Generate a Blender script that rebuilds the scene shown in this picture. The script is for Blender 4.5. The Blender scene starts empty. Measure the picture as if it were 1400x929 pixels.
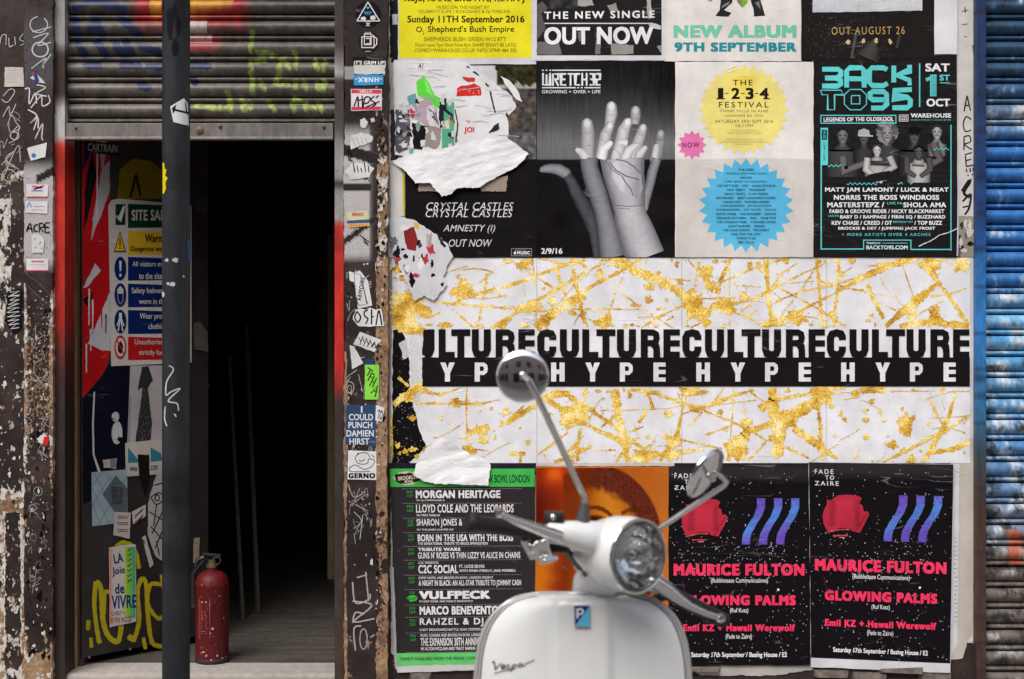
import bpy, bmesh, math, random
from mathutils import Vector, Matrix, noise
R = math.radians
SC = bpy.context.scene
COL = SC.collection
# ------------------------------------------------------------------ camera, sky, sun, exposure
CAM_H, CAM_D = 1.39, 5.211            # eye height, metres from the poster wall (wall face is y = 0)
CX, CY, K = 700.0, 464.5, 36.0 / 50.0 / 1400.0
cam_d = bpy.data.cameras.new('camera'); cam = bpy.data.objects.new('camera', cam_d); COL.objects.link(cam)
cam.location = (0, -CAM_D, CAM_H); cam.rotation_euler = (R(90), 0, 0)
cam_d.lens = 50; cam_d.sensor_width = 36; cam_d.clip_start = 0.05; cam_d.clip_end = 400
cam_d.dof.use_dof = True; cam_d.dof.focus_distance = CAM_D; cam_d.dof.aperture_fstop = 4.5
SC.camera = cam
W = bpy.data.worlds.new('World'); SC.world = W; W.use_nodes = True
nt = W.node_tree; bgn = nt.nodes['Background']
sky = nt.nodes.new('ShaderNodeTexSky'); sky.sky_type = 'NISHITA'; sky.sun_disc = False
SUN_EL, SUN_AZ = 52, 205             # azimuth: clockwise from +Y, the sun stands behind the camera's left shoulder
sky.sun_elevation = R(SUN_EL); sky.sun_rotation = R(SUN_AZ); sky.dust_density = 4.0; sky.air_density = 1.0
hs = nt.nodes.new('ShaderNodeHueSaturation'); hs.inputs['Saturation'].default_value = 0.55
nt.links.new(sky.outputs[0], hs.inputs['Color']); nt.links.new(hs.outputs[0], bgn.inputs[0])
bgn.inputs[1].default_value = 0.13
sun_d = bpy.data.lights.new('sun', 'SUN'); sun = bpy.data.objects.new('sun', sun_d); COL.objects.link(sun)
sun_d.energy = 1.2; sun_d.angle = R(40); sun_d.color = (1, 0.96, 0.91)
sd = Vector((math.sin(R(SUN_AZ)) * math.cos(R(SUN_EL)), math.cos(R(SUN_AZ)) * math.cos(R(SUN_EL)), math.sin(R(SUN_EL))))
sun.rotation_euler = (-sd).to_track_quat('-Z', 'Y').to_euler(); sun.location = (-6, -12, 12)
SC.view_settings.view_transform = 'Standard'; SC.view_settings.look = 'None'
SC.view_settings.exposure = 0.71; SC.view_settings.gamma = 1; SC.view_settings.use_curve_mapping = False

# ------------------------------------------------------------------ helpers
random.seed(7)
rnd = random.uniform
def lin(c):
    return tuple((v / 255 / 12.92) if v <= 10 else (((v / 255) + 0.055) / 1.055) ** 2.4 for v in c)
def Q(px, py, d):
    "point seen in direction (px, py) at distance d in front of the camera"
    return Vector(((px - CX) * K * d, d - CAM_D, CAM_H - (py - CY) * K * d))
def wall(b):
    return lambda px, py, l=0.0: Q(px, py, CAM_D - b - l)
def plane(p0, nrm):
    p0 = Vector(p0); nrm = Vector(nrm).normalized(); eye = Vector((0, -CAM_D, CAM_H))
    def f(px, py, l=0.0):
        r = Q(px, py, 1.0) - eye
        t = (p0 + nrm * l - eye).dot(nrm) / r.dot(nrm)
        return eye + r * t
    return f
def cyl(cx, cy, rad):
    "vertical cylinder surface facing the camera"
    def f(px, py, l=0.0):
        rr = rad + l; dx = (px - CX) * K
        a = 1 + dx * dx; b = -2 * (dx * cx + (cy + CAM_D)); c = cx * cx + (cy + CAM_D) ** 2 - rr * rr
        q = max(b * b - 4 * a * c, 0); t = (-b - math.sqrt(q)) / (2 * a)
        return Q(px, py, t)
    return f
def tag(o, label=None, cat=None, group=None, kind=None):
    if label: o['label'] = label
    if cat: o['category'] = cat
    if group: o['group'] = group
    if kind: o['kind'] = kind
    return o
def empty(name, loc, label=None, cat=None, group=None):
    o = bpy.data.objects.new(name, None); COL.objects.link(o); o.location = loc; o.empty_display_size = 0.1
    return tag(o, label, cat, group)
def mesh_obj(name, V, F, mats, parent=None, cols=None, smooth=False, mi=None, origin=None, attrs=None):
    me = bpy.data.meshes.new(name)
    if origin is None:
        origin = Vector((0, 0, 0))
        if parent is None and V:
            lo = [min(v[i] for v in V) for i in range(3)]; hi = [max(v[i] for v in V) for i in range(3)]
            origin = Vector(((lo[0] + hi[0]) / 2, (lo[1] + hi[1]) / 2, lo[2]))
    if parent is not None:
        origin = parent.location.copy()
        q = parent.parent
        while q is not None: origin += q.location; q = q.parent
    me.from_pydata([tuple(Vector(v) - origin) for v in V], [], F)
    for m in (mats if isinstance(mats, (list, tuple)) else [mats]): me.materials.append(m)
    if mi: me.polygons.foreach_set('material_index', mi)
    if cols:
        a = me.color_attributes.new('ink', 'FLOAT_COLOR', 'POINT')
        a.data.foreach_set('color', [x for c in cols for x in (c[0], c[1], c[2], c[3] if len(c) > 3 else 1.0)])
    for nm, dat in (attrs or {}).items():
        a = me.color_attributes.new(nm, 'FLOAT_COLOR', 'POINT')
        a.data.foreach_set('color', [x for c in dat for x in c])
    if smooth: me.polygons.foreach_set('use_smooth', [True] * len(me.polygons))
    me.update()
    o = bpy.data.objects.new(name, me); COL.objects.link(o)
    if parent is not None: o.parent = parent
    else: o.location = origin
    return o

# ---- materials
def newmat(name):
    m = bpy.data.materials.new(name); m.use_nodes = True
    return m, m.node_tree, m.node_tree.nodes['Principled BSDF']
class NB:
    "small node-building helper"
    def __init__(s, nt): s.nt = nt
    def n(s, t, **kw):
        x = s.nt.nodes.new(t)
        for k, v in kw.items(): setattr(x, k, v)
        return x
    def put(s, sock, v):
        if isinstance(v, bpy.types.NodeSocket): s.nt.links.new(v, sock)
        else: sock.default_value = v
    def pos(s): return s.n('ShaderNodeNewGeometry').outputs['Position']
    def mapv(s, v, scale, loc=(0, 0, 0)):
        x = s.n('ShaderNodeMapping'); s.put(x.inputs[0], v); x.inputs['Scale'].default_value = scale; x.inputs['Location'].default_value = loc
        return x.outputs[0]
    def noise(s, v, sc, det=4, rough=0.55, dist=0.0):
        x = s.n('ShaderNodeTexNoise'); s.put(x.inputs['Vector'], v); x.inputs['Scale'].default_value = sc
        x.inputs['Detail'].default_value = det; x.inputs['Roughness'].default_value = rough; x.inputs['Distortion'].default_value = dist
        return x.outputs[0]
    def math(s, op, a, b=0.0, c=None):
        x = s.n('ShaderNodeMath', operation=op); s.put(x.inputs[0], a); s.put(x.inputs[1], b)
        if c is not None: s.put(x.inputs[2], c)
        return x.outputs[0]
    def mr(s, v, a, b, c=0.0, d=1.0):
        x = s.n('ShaderNodeMapRange', interpolation_type='SMOOTHSTEP'); s.put(x.inputs[0], v)
        for i, q in enumerate((a, b, c, d)): x.inputs[i + 1].default_value = q
        return x.outputs[0]
    def mix(s, f, a, b, mode='MIX'):
        x = s.n('ShaderNodeMixRGB', blend_type=mode)
        for i, q in zip((0, 1, 2), (f, a, b)):
            if isinstance(q, tuple) and len(q) == 3: q = q + (1,)
            s.put(x.inputs[i], q)
        return x.outputs[0]
    def ramp(s, v, stops):
        x = s.n('ShaderNodeValToRGB'); s.put(x.inputs[0], v); e = x.color_ramp.elements
        while len(e) < len(stops): e.new(0.5)
        for i, (p, c) in enumerate(stops): e[i].position = p; e[i].color = c + (1,)
        return x.outputs[0]
    def attr(s, name):
        x = s.n('ShaderNodeAttribute', attribute_name=name); return x
    def bump(s, h, st, dist=0.002):
        x = s.n('ShaderNodeBump'); s.put(x.inputs['Height'], h); x.inputs['Strength'].default_value = st; x.inputs['Distance'].default_value = dist
        return x.outputs[0]
def paper_bump(b):
    p = b.pos()
    n1 = b.noise(b.mapv(p, (2.4, 1, 17)), 1.0, 2, 0.5, 0.5)
    line = b.mr(b.math('ABSOLUTE', b.math('SUBTRACT', n1, 0.5)), 0.0, 0.010, 1, 0)
    gate = b.mr(b.noise(p, 6.0, 2), 0.56, 0.68)
    crease = b.math('MULTIPLY', line, gate)
    wav = b.noise(b.mapv(p, (9, 1, 14)), 1.0, 3, 0.5)
    fine = b.noise(b.mapv(p, (90, 1, 90)), 1.0, 3, 0.6)
    big = b.noise(b.mapv(p, (4, 1, 3)), 1.0, 2, 0.5)
    h = b.math('ADD', b.math('MULTIPLY', crease, 0.55), b.math('ADD', b.math('MULTIPLY', wav, 1.5), b.math('ADD', b.math('MULTIPLY', fine, 0.10), b.math('MULTIPLY', big, 3.4))))
    return p, crease, h
def make_print():
    m, nt, bs = newmat('printed_paper'); b = NB(nt)
    p, crease, h = paper_bump(b)
    c = b.attr('ink').outputs['Color']
    st = b.mr(b.noise(b.mapv(p, (7, 1, 5)), 1.0, 5, 0.65), 0.25, 0.75, 0.80, 1.06)
    lv = b.n('ShaderNodeVectorMath', operation='SUBTRACT'); b.put(lv.inputs[0], c); lv.inputs[1].default_value = (.006, .006, .006); mxn = b.n('ShaderNodeVectorMath', operation='MAXIMUM'); b.put(mxn.inputs[0], lv.outputs[0]); mxn.inputs[1].default_value = (.0025, .0025, .0026); c = mxn.outputs[0]
    hsv = b.n('ShaderNodeHueSaturation'); b.put(hsv.inputs['Color'], c); b.put(hsv.inputs['Value'], st)
    c = hsv.outputs[0]
    wear = b.mr(b.noise(p, 140, 4, 0.7), 0.68, 0.74, 0, 0.35)
    wg = b.mr(b.noise(p, 6, 3), 0.52, 0.68)
    c = b.mix(b.math('MULTIPLY', wear, wg), c, (0.42, 0.41, 0.40))
    c = b.mix(b.math('MULTIPLY', crease, 0.20), c, (0.55, 0.54, 0.52))  # pale crease lines: glint put into the colour, along with worn ink
    b.put(bs.inputs['Base Color'], c); bs.inputs['Roughness'].default_value = 0.5; bs.inputs['Specular IOR Level'].default_value = 0.07
    b.put(bs.inputs['Normal'], b.bump(h, 0.85, 0.0022))
    return m
def make_gold():
    m, nt, bs = newmat('gold_ink'); b = NB(nt)
    p, crease, h = paper_bump(b)
    n = b.noise(b.mapv(p, (150, 1, 170)), 1.0, 4, 0.75, 0.8)
    n2 = b.noise(b.mapv(p, (14, 1, 14)), 1.0, 2)
    v = b.math('ADD', b.math('MULTIPLY', n, 1.0), b.math('MULTIPLY', b.math('SUBTRACT', n2, 0.5), 0.8))
    c = b.ramp(v, [(0.27, lin((140, 92, 20))), (0.39, lin((196, 146, 40))), (0.48, lin((220, 176, 58))), (0.57, lin((242, 214, 108))), (0.68, lin((253, 243, 200)))])
    b.put(bs.inputs['Base Color'], c); bs.inputs['Roughness'].default_value = 0.5
    b.put(bs.inputs['Normal'], b.bump(h, 0.85, 0.0022))
    return m
def make_peel():
    m, nt, bs = newmat('peeling_plaster'); b = NB(nt)
    p = b.pos(); pk = b.attr('peel'); sep = b.n('ShaderNodeSeparateColor'); b.put(sep.inputs[0], pk.outputs['Color'])
    sp = b.attr('ink')
    n1 = b.noise(b.mapv(p, (1, 1, 0.7)), 22, 9, 0.62, 0.4); n2 = b.noise(b.mapv(p, (1, 1, 0.75), (4, 2, 1)), 30, 8, 0.62, 0.5)
    n3 = b.noise(p, 60, 6, 0.65); n4 = b.noise(p, 9, 4); n5 = b.noise(p, 220, 3, 0.6)
    nf = b.noise(b.mapv(p, (1, 1, 0.8), (7, 1, 3)), 105, 7, 0.68, 0.3)
    n1 = b.math('ADD', b.math('MULTIPLY', n1, b.math('SUBTRACT', 1.0, sep.outputs[2])), b.math('MULTIPLY', nf, sep.outputs[2]))
    dm = b.mr(b.math('ADD', n1, b.math('SUBTRACT', sep.outputs[0], 0.5)), 0.495, 0.515)
    wm = b.mr(b.math('ADD', n2, b.math('SUBTRACT', sep.outputs[1], 0.5)), 0.495, 0.515)
    stone = b.ramp(b.math('ADD', b.math('MULTIPLY', n3, 0.6), b.math('MULTIPLY', n4, 0.4)), [(0.3, lin((70, 52, 42))), (0.45, lin((120, 92, 72))), (0.58, lin((158, 128, 100))), (0.75, lin((190, 168, 138)))])
    white = b.ramp(n3, [(0.3, lin((150, 142, 134))), (0.5, lin((196, 190, 182))), (0.7, lin((222, 218, 212)))])
    dark = b.ramp(b.math('ADD', b.math('MULTIPLY', n4, 0.6), b.math('MULTIPLY', n5, 0.4)), [(0.28, lin((20, 16, 15))), (0.5, lin((43, 34, 32))), (0.68, lin((70, 57, 53)))])
    c = b.mix(wm, stone, white)
    sa = b.math('MULTIPLY', sp.outputs['Alpha'], b.mr(n5, 0.3, 0.62, 1.0, 0.7))
    paint = b.mix(sa, dark, sp.outputs['Color'])
    c = b.mix(dm, c, paint)
    c = b.mix(b.mr(n5, 0.62, 0.7, 0, 0.5), c, (0.03, 0.025, 0.022))
    b.put(bs.inputs['Base Color'], c); bs.inputs['Roughness'].default_value = 0.62; bs.inputs['Specular IOR Level'].default_value = 0.2
    h = b.math('ADD', b.math('MULTIPLY', dm, 0.6), b.math('ADD', b.math('MULTIPLY', wm, 0.35), b.math('ADD', b.math('MULTIPLY', n3, 0.35), b.math('MULTIPLY', n5, 0.12))))
    b.put(bs.inputs['Normal'], b.bump(h, 0.9, 0.004))
    return m
def make_paint(name, rough=0.45, metal=0.0, wear=0.5, streak=False, speck=0.25):
    "painted metal: colour from the 'ink' attribute, chips and grime"
    m, nt, bs = newmat(name); b = NB(nt); p = b.pos()
    c = b.attr('ink').outputs['Color']
    n1 = b.noise(p, 90, 6, 0.7); n2 = b.noise(b.mapv(p, (3, 3, 1)), 12, 5, 0.6); n3 = b.noise(p, 300, 3, 0.6)
    hsv = b.n('ShaderNodeHueSaturation'); b.put(hsv.inputs['Color'], c); b.put(hsv.inputs['Value'], b.mr(n2, 0.3, 0.7, 0.72, 1.15))
    c = b.mix(b.math('MULTIPLY', b.mr(n1, 0.60, 0.66), wear), hsv.outputs[0], lin((46, 36, 32)))
    c = b.mix(b.math('MULTIPLY', b.mr(n3, 0.64, 0.72), speck), c, lin((150, 145, 138)))
    if streak:
        s = b.noise(b.mapv(p, (120, 1, 6)), 1.0, 4, 0.6)
        c = b.mix(b.mr(s, 0.55, 0.75, 0, 0.4), c, lin((22, 20, 20)))
    b.put(bs.inputs['Base Color'], c); bs.inputs['Roughness'].default_value = rough; bs.inputs['Metallic'].default_value = metal; bs.inputs['Specular IOR Level'].default_value = 0.28
    b.put(bs.inputs['Normal'], b.bump(b.math('ADD', b.math('MULTIPLY', n1, 0.5), b.math('MULTIPLY', n3, 0.3)), 0.35, 0.002))
    return m
def solid(name, col, rough=0.5, metal=0.0, var=0.15, sc=30, spec=0.5, coat=0.0, bump=0.0):
    m, nt, bs = newmat(name); b = NB(nt); p = b.pos(); c = lin(col)
    n = b.noise(p, sc, 5, 0.6)
    hsv = b.n('ShaderNodeHueSaturation'); hsv.inputs['Color'].default_value = c + (1,); b.put(hsv.inputs['Value'], b.mr(n, 0.25, 0.75, 1 - var, 1 + var))
    b.put(bs.inputs['Base Color'], hsv.outputs[0]); bs.inputs['Roughness'].default_value = rough; bs.inputs['Metallic'].default_value = metal
    bs.inputs['Specular IOR Level'].default_value = spec; bs.inputs['Coat Weight'].default_value = coat; bs.inputs['Coat Roughness'].default_value = 0.06
    if bump: b.put(bs.inputs['Normal'], b.bump(n, bump, 0.003))
    return m
M_PRINT = make_print(); M_GOLD = make_gold(); M_PEEL = make_peel()
M_PAINT = make_paint('painted_metal', 0.5, 0.0, 0.6)
M_SLAT = make_paint('shutter_paint', 0.38, 0.0, 0.55, True, 0.35)
M_WOOD = make_paint('old_timber', 0.65, 0.0, 0.7, False, 0.1)
M_POLE = make_paint('pole_paint', 0.42, 0.0, 0.5, False, 0.3)

# ---- flat printed work: shapes in photo pixels, laid on a surface
_glyph = {}
def glyphs(s, bold, shear, spc):
    k = (s, bold, shear, spc)
    if k not in _glyph:
        cu = bpy.data.curves.new('t', 'FONT'); cu.body = s; cu.size = 1; cu.offset = bold; cu.shear = shear; cu.space_character = spc; cu.resolution_u = 3
        ob = bpy.data.objects.new('t', cu); COL.objects.link(ob)
        me = bpy.data.meshes.new_from_object(ob.evaluated_get(bpy.context.evaluated_depsgraph_get()))
        V = [(v.co.x, v.co.y) for v in me.vertices]; F = [tuple(p.vertices) for p in me.polygons]
        bpy.data.objects.remove(ob); bpy.data.curves.remove(cu); bpy.data.meshes.remove(me)
        xs = [v[0] for v in V]; ys = [v[1] for v in V]
        _glyph[k] = (V, F, min(xs), max(xs), min(ys), max(ys))
    return _glyph[k]
def jag(pts, step=5.0, amp=1.2, closed=True):
    out = []; n = len(pts)
    for i in range(n if closed else n - 1):
        a, b = pts[i], pts[(i + 1) % n]; L = math.hypot(b[0] - a[0], b[1] - a[1]); m = max(1, int(L / step))
        nx, ny = -(b[1] - a[1]) / (L + 1e-9), (b[0] - a[0]) / (L + 1e-9)
        for j in range(m):
            t = j / m; q = rnd(-amp, amp) if j else rnd(-amp, amp) * 0.4
            out.append((a[0] + (b[0] - a[0]) * t + nx * q, a[1] + (b[1] - a[1]) * t + ny * q))
    return out
class Flat:
    def __init__(s, surf, warp=None):
        s.surf, s.warp = surf, warp or (lambda x, y: (x, y)); s.P = {}; s.cur = None; s.l = 0.0
    def part(s, name, mat=None):
        s.cur = s.P.setdefault(name, dict(V=[], F=[], C=[], m=mat or M_PRINT)); return s
    def up(s, d=0.0002): s.l += d; return s
    def add(s, V, F, C):
        c = s.cur; o = len(c['V'])
        for (x, y) in V:
            x, y = s.warp(x, y); c['V'].append(s.surf(x, y, s.l))
        c['F'] += [tuple(i + o for i in f) for f in F]; c['C'] += C if isinstance(C, list) else [C] * len(V); return s
    def poly(s, pts, col):
        return s.add(pts, [tuple(range(len(pts)))], lin(col))
    def rect(s, x0, y0, x1, y1, col): return s.poly([(x0, y0), (x1, y0), (x1, y1), (x0, y1)], col)
    def frame(s, x0, y0, x1, y1, w, col):
        s.rect(x0, y0, x1, y0 + w, col); s.rect(x0, y1 - w, x1, y1, col); s.rect(x0, y0 + w, x0 + w, y1 - w, col); return s.rect(x1 - w, y0 + w, x1, y1 - w, col)
    def disc(s, x, y, r, col, ry=None, n=14):
        ry = ry or r
        return s.poly([(x + r * math.cos(6.2832 * i / n), y + ry * math.sin(6.2832 * i / n)) for i in range(n)], col)
    def star(s, x, y, r1, r0, n, col):
        return s.poly([(x + (r1 if i % 2 == 0 else r0) * math.sin(math.pi * i / n), y - (r1 if i % 2 == 0 else r0) * math.cos(math.pi * i / n)) for i in range(2 * n)], col)
    def blob(s, x, y, rx, ry, col, j=0.25, n=26):
        ph = rnd(0, 9); n = n * 2 if max(rx, ry) > 5 else n
        return s.poly([(x + rx * q * math.cos(6.2832 * i / n), y + ry * q * math.sin(6.2832 * i / n)) for i in range(n) for q in [1 + j * (noise.noise(Vector((math.cos(6.2832 * i / n) * 1.6 + ph, math.sin(6.2832 * i / n) * 1.6, ph))) * 1.3 + noise.noise(Vector((math.cos(6.2832 * i / n) * 5 + ph, math.sin(6.2832 * i / n) * 5, ph))) * .7 + rnd(-.12, .12))]], col)
    def stroke(s, pts, w, col, soft=None, jit=0.0, step=None, tex=0.0):
        "ribbon along pts; soft = edge colour for a shaded ribbon"
        ws = list(w) if isinstance(w, (list, tuple)) else [w] * len(pts)
        if step:
            P2, W2 = [], []
            for i in range(len(pts) - 1):
                L = math.hypot(pts[i + 1][0] - pts[i][0], pts[i + 1][1] - pts[i][1]); m = max(1, int(L / step))
                for j in range(m):
                    t = j / m; P2.append((pts[i][0] * (1 - t) + pts[i + 1][0] * t, pts[i][1] * (1 - t) + pts[i + 1][1] * t)); W2.append(ws[i] * (1 - t) + ws[i + 1] * t)
            pts, ws = P2 + [pts[-1]], W2 + [ws[-1]]
        n = len(pts); V, C = [], []; na = 8 if soft else 1
        cc = lin(col); ec = lin(soft) if soft else cc
        for i in range(n):
            a, b = pts[max(i - 1, 0)], pts[min(i + 1, n - 1)]; dx, dy = b[0] - a[0], b[1] - a[1]; L = math.hypot(dx, dy) + 1e-9
            nx, ny = -dy / L, dx / L; mit = 1.0
            if 0 < i < n - 1:
                ax, ay = pts[i][0] - a[0], pts[i][1] - a[1]; la = math.hypot(ax, ay) + 1e-9
                mit = 1 / max(0.45, abs(nx * -ay / la + ny * ax / la))
            for k in range(na + 1):
                t = (k / na - 0.5) * ws[i] * mit
                if jit and k in (0, na): t += rnd(-jit, jit)
                V.append((pts[i][0] + nx * t, pts[i][1] + ny * t))
                q = abs(k / na - 0.5) * 2; q = q * q
                tx = 1 + tex * (.7 * noise.noise(Vector((V[-1][0] / 2.2, V[-1][1] / 5, 3))) + .6 * noise.noise(Vector((V[-1][0] / 8, V[-1][1] / 9, 7))))
                C.append(tuple((cc[z] * (1 - q) + ec[z] * q) * tx for z in range(3)) if soft else cc)
        F = [(i * (na + 1) + k, i * (na + 1) + k + 1, (i + 1) * (na + 1) + k + 1, (i + 1) * (na + 1) + k) for i in range(n - 1) for k in range(na)]
        return s.add(V, F, C)
    def brush(s, pts, w, col, jit=0.0, step=1.5, caps=True):
        "hand-made line: smoothed through its points, round ends"
        n = len(pts); P3 = []
        for i in range(n - 1):
            a0, a1, a2, a3 = pts[max(i - 1, 0)], pts[i], pts[i + 1], pts[min(i + 2, n - 1)]; m = max(2, int(math.hypot(a2[0] - a1[0], a2[1] - a1[1]) / step))
            for j in range(m):
                t = j / m; P3.append(tuple(.5 * (2 * a1[z] + (a2[z] - a0[z]) * t + (2 * a0[z] - 5 * a1[z] + 4 * a2[z] - a3[z]) * t * t + (3 * a1[z] - a0[z] - 3 * a2[z] + a3[z]) * t ** 3) for z in (0, 1)))
        P3.append(tuple(pts[-1])); m = len(P3); W3 = [w * (1 + .16 * noise.noise(Vector((p[0] / 7, p[1] / 7, 3)))) for p in P3]
        if caps:
            for k in range(min(4, m // 2)):
                q = min(1, math.sqrt(max(.05, 1 - (1 - (k + .3) * step / (w * .5 + .01)) ** 2)) if (k + .3) * step < w * .5 else 1); W3[k] *= q; W3[-1 - k] *= q
        return s.stroke(P3, W3, col, None, jit)
    def finger(s, pts, w, col, soft, tex=0.0):
        "soft ribbon with round tip at the first point"
        (x0, y0), (x1, y1) = pts[0], pts[1]; ws = list(w) if isinstance(w, (list, tuple)) else [w] * len(pts)
        L = math.hypot(x1 - x0, y1 - y0); ux, uy = (x1 - x0) / L, (y1 - y0) / L; r = ws[0] / 2
        tip = [(x0 + ux * r * (1 - math.cos(a)), y0 + uy * r * (1 - math.cos(a))) for a in (0.15, 0.6, 1.0, 1.4)]
        return s.stroke(tip + pts[1:], [2 * r * math.sin(a) for a in (0.15, 0.6, 1.0, 1.4)] + ws[1:], col, soft, 0, 2.5 if tex else None, tex)
    def grid(s, x0, y0, x1, y1, fn, step=2.0):
        nx, ny = max(1, int((x1 - x0) / step)), max(1, int((y1 - y0) / step)); V, C = [], []
        for j in range(ny + 1):
            for i in range(nx + 1):
                x, y = x0 + (x1 - x0) * i / nx, y0 + (y1 - y0) * j / ny; V.append((x, y)); C.append(lin(fn(x, y)))
        return s.add(V, [(j * (nx + 1) + i, j * (nx + 1) + i + 1, (j + 1) * (nx + 1) + i + 1, (j + 1) * (nx + 1) + i) for j in range(ny) for i in range(nx)], C)
    def text(s, t, x0, y0, x1, y1, col, bold=0.0, shear=0.0, spc=1.0, rot=0.0, slope=0.0):
        V, F, a, b, c, d = glyphs(t, 0.0, shear, spc * (1 + 0.9 * max(bold, 0)))
        e = bold * 0.8; offs = [(0, 0)]
        if bold > 0.008: offs = [(ex, ey) for ex in ((-e, 0, e) if bold > .04 else (-e, e)) for ey in (-e * .7, e * .7)]
        if bold > 0.008: a, b, c, d = a - e, b + e, c - e * .7, d + e * .7
        for (ex, ey) in offs: s._text([(u + ex, v + ey) for (u, v) in V], F, a, b, c, d, x0, y0, x1, y1, col, rot, slope)
        return s
    def _text(s, V, F, a, b, c, d, x0, y0, x1, y1, col, rot, slope):
        cx, cy = (x0 + x1) / 2, (y0 + y1) / 2
        ca, sa = math.cos(R(rot)), math.sin(R(rot)); out = []
        for (u, v) in V:
            x = (u - a) / (b - a) * (x1 - x0) - (x1 - x0) / 2; y = -((v - c) / (d - c) * (y1 - y0) - (y1 - y0) / 2) + slope * x
            out.append((cx + ca * x - sa * y, cy + sa * x + ca * y))
        return s.add(out, F, lin(col))
    def build(s, name, first, label, cat, group=None):
        "part 'first' is the thing itself, the others its children"
        f = s.P[first]; top = mesh_obj(name, f['V'], f['F'], f['m'], None, f['C']); tag(top, label, cat, group)
        for k, d in s.P.items():
            if k != first and d['V']: mesh_obj(k, d['V'], d['F'], d['m'], top, d['C'])
        return top
WHITE, BLACK = (226, 226, 229), (28, 26, 27)

# ---- solid shapes
class MB:
    def __init__(s): s.V, s.F, s.C = [], [], []
    def add(s, V, F, col=None):
        o = len(s.V); s.V += [Vector(v) for v in V]; s.F += [tuple(i + o for i in f) for f in F]; s.C += [lin(col) if col else (1, 1, 1)] * len(V); return s
    def box(s, x0, y0, z0, x1, y1, z1, col=None, nz=1, fn=None):
        for k in range(nz):
            pass
        V, F = [], []
        for k in range(nz + 1):
            z = z0 + (z1 - z0) * k / nz; V += [(x0, y0, z), (x1, y0, z), (x1, y1, z), (x0, y1, z)]
        for k in range(nz):
            for i in range(4): F.append((4 * k + i, 4 * k + (i + 1) % 4, 4 * k + 4 + (i + 1) % 4, 4 * k + 4 + i))
        F += [(3, 2, 1, 0), (4 * nz, 4 * nz + 1, 4 * nz + 2, 4 * nz + 3)]
        o = len(s.V); s.add(V, F, col)
        if fn: s.C[o:] = [lin(fn(v[2])) for v in V]
        return s
    def tube(s, pts, rad, n=12, col=None, cap=True, closed=False):
        pts = [Vector(p) for p in pts]; m = len(pts); rs = list(rad) if isinstance(rad, (list, tuple)) else [rad] * m
        V, F = [], []; up = None
        for i in range(m):
            if closed: t = (pts[(i + 1) % m] - pts[i - 1]).normalized()
            else: t = (pts[min(i + 1, m - 1)] - pts[max(i - 1, 0)]).normalized()
            if up is None:
                up = Vector((0, 0, 1)) if abs(t.z) < 0.9 else Vector((0, 1, 0))
            a = t.cross(up).normalized(); up = a.cross(t).normalized()
            for k in range(n):
                q = 6.283185 * k / n; V.append(pts[i] + (a * math.cos(q) + up * math.sin(q)) * rs[i])
        for i in range(m if closed else m - 1):
            j = (i + 1) % m
            for k in range(n): F.append((i * n + k, i * n + (k + 1) % n, j * n + (k + 1) % n, j * n + k))
        if cap and not closed: F += [tuple(range(n - 1, -1, -1)), tuple((m - 1) * n + k for k in range(n))]
        return s.add(V, F, col)
    def lathe(s, prof, o, ax, n=32, col=None, cap=True):
        "prof: (along axis, radius)"
        o, ax = Vector(o), Vector(ax).normalized(); a = ax.cross(Vector((0, 0, 1)))
        if a.length < 0.05: a = Vector((1, 0, 0))
        a.normalize(); b = ax.cross(a); V, F = [], []
        for (t, r) in prof:
            for k in range(n):
                q = 6.283185 * k / n; V.append(o + ax * t + (a * math.cos(q) + b * math.sin(q)) * max(r, 1e-4))
        for i in range(len(prof) - 1):
            for k in range(n): F.append((i * n + k, i * n + (k + 1) % n, (i + 1) * n + (k + 1) % n, (i + 1) * n + k))
        if cap: F += [tuple(range(n - 1, -1, -1)), tuple((len(prof) - 1) * n + k for k in range(n))]
        return s.add(V, F, col)
    def build(s, name, mat, parent=None, smooth=True, cols=False, remesh=None, bevel=0.0, auto=40):
        o = mesh_obj(name, s.V, s.F, mat, parent, s.C if cols else None, False)
        bm = bmesh.new(); bm.from_mesh(o.data); bmesh.ops.recalc_face_normals(bm, faces=bm.faces); bm.to_mesh(o.data); bm.free()
        mods = []
        if remesh:
            r = o.modifiers.new('r', 'REMESH'); r.mode = 'VOXEL'; r.voxel_size = remesh; r.use_smooth_shade = True
            q = o.modifiers.new('s', 'SMOOTH'); q.iterations = 8; q.factor = 0.5
        if bevel:
            q = o.modifiers.new('b', 'BEVEL'); q.width = bevel; q.segments = 2; q.limit_method = 'ANGLE'; q.angle_limit = R(40)
        if remesh or bevel:
            me = bpy.data.meshes.new_from_object(o.evaluated_get(bpy.context.evaluated_depsgraph_get())); me.name = name
            o.modifiers.clear(); o.data = me
        if smooth:
            o.data.polygons.foreach_set('use_smooth', [True] * len(o.data.polygons))
            if not remesh:
                bm = bmesh.new(); bm.from_mesh(o.data)
                for e in bm.edges:
                    if len(e.link_faces) == 2 and e.calc_face_angle(0) > R(auto): e.smooth = False
                bm.to_mesh(o.data); bm.free()
        return o
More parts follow.
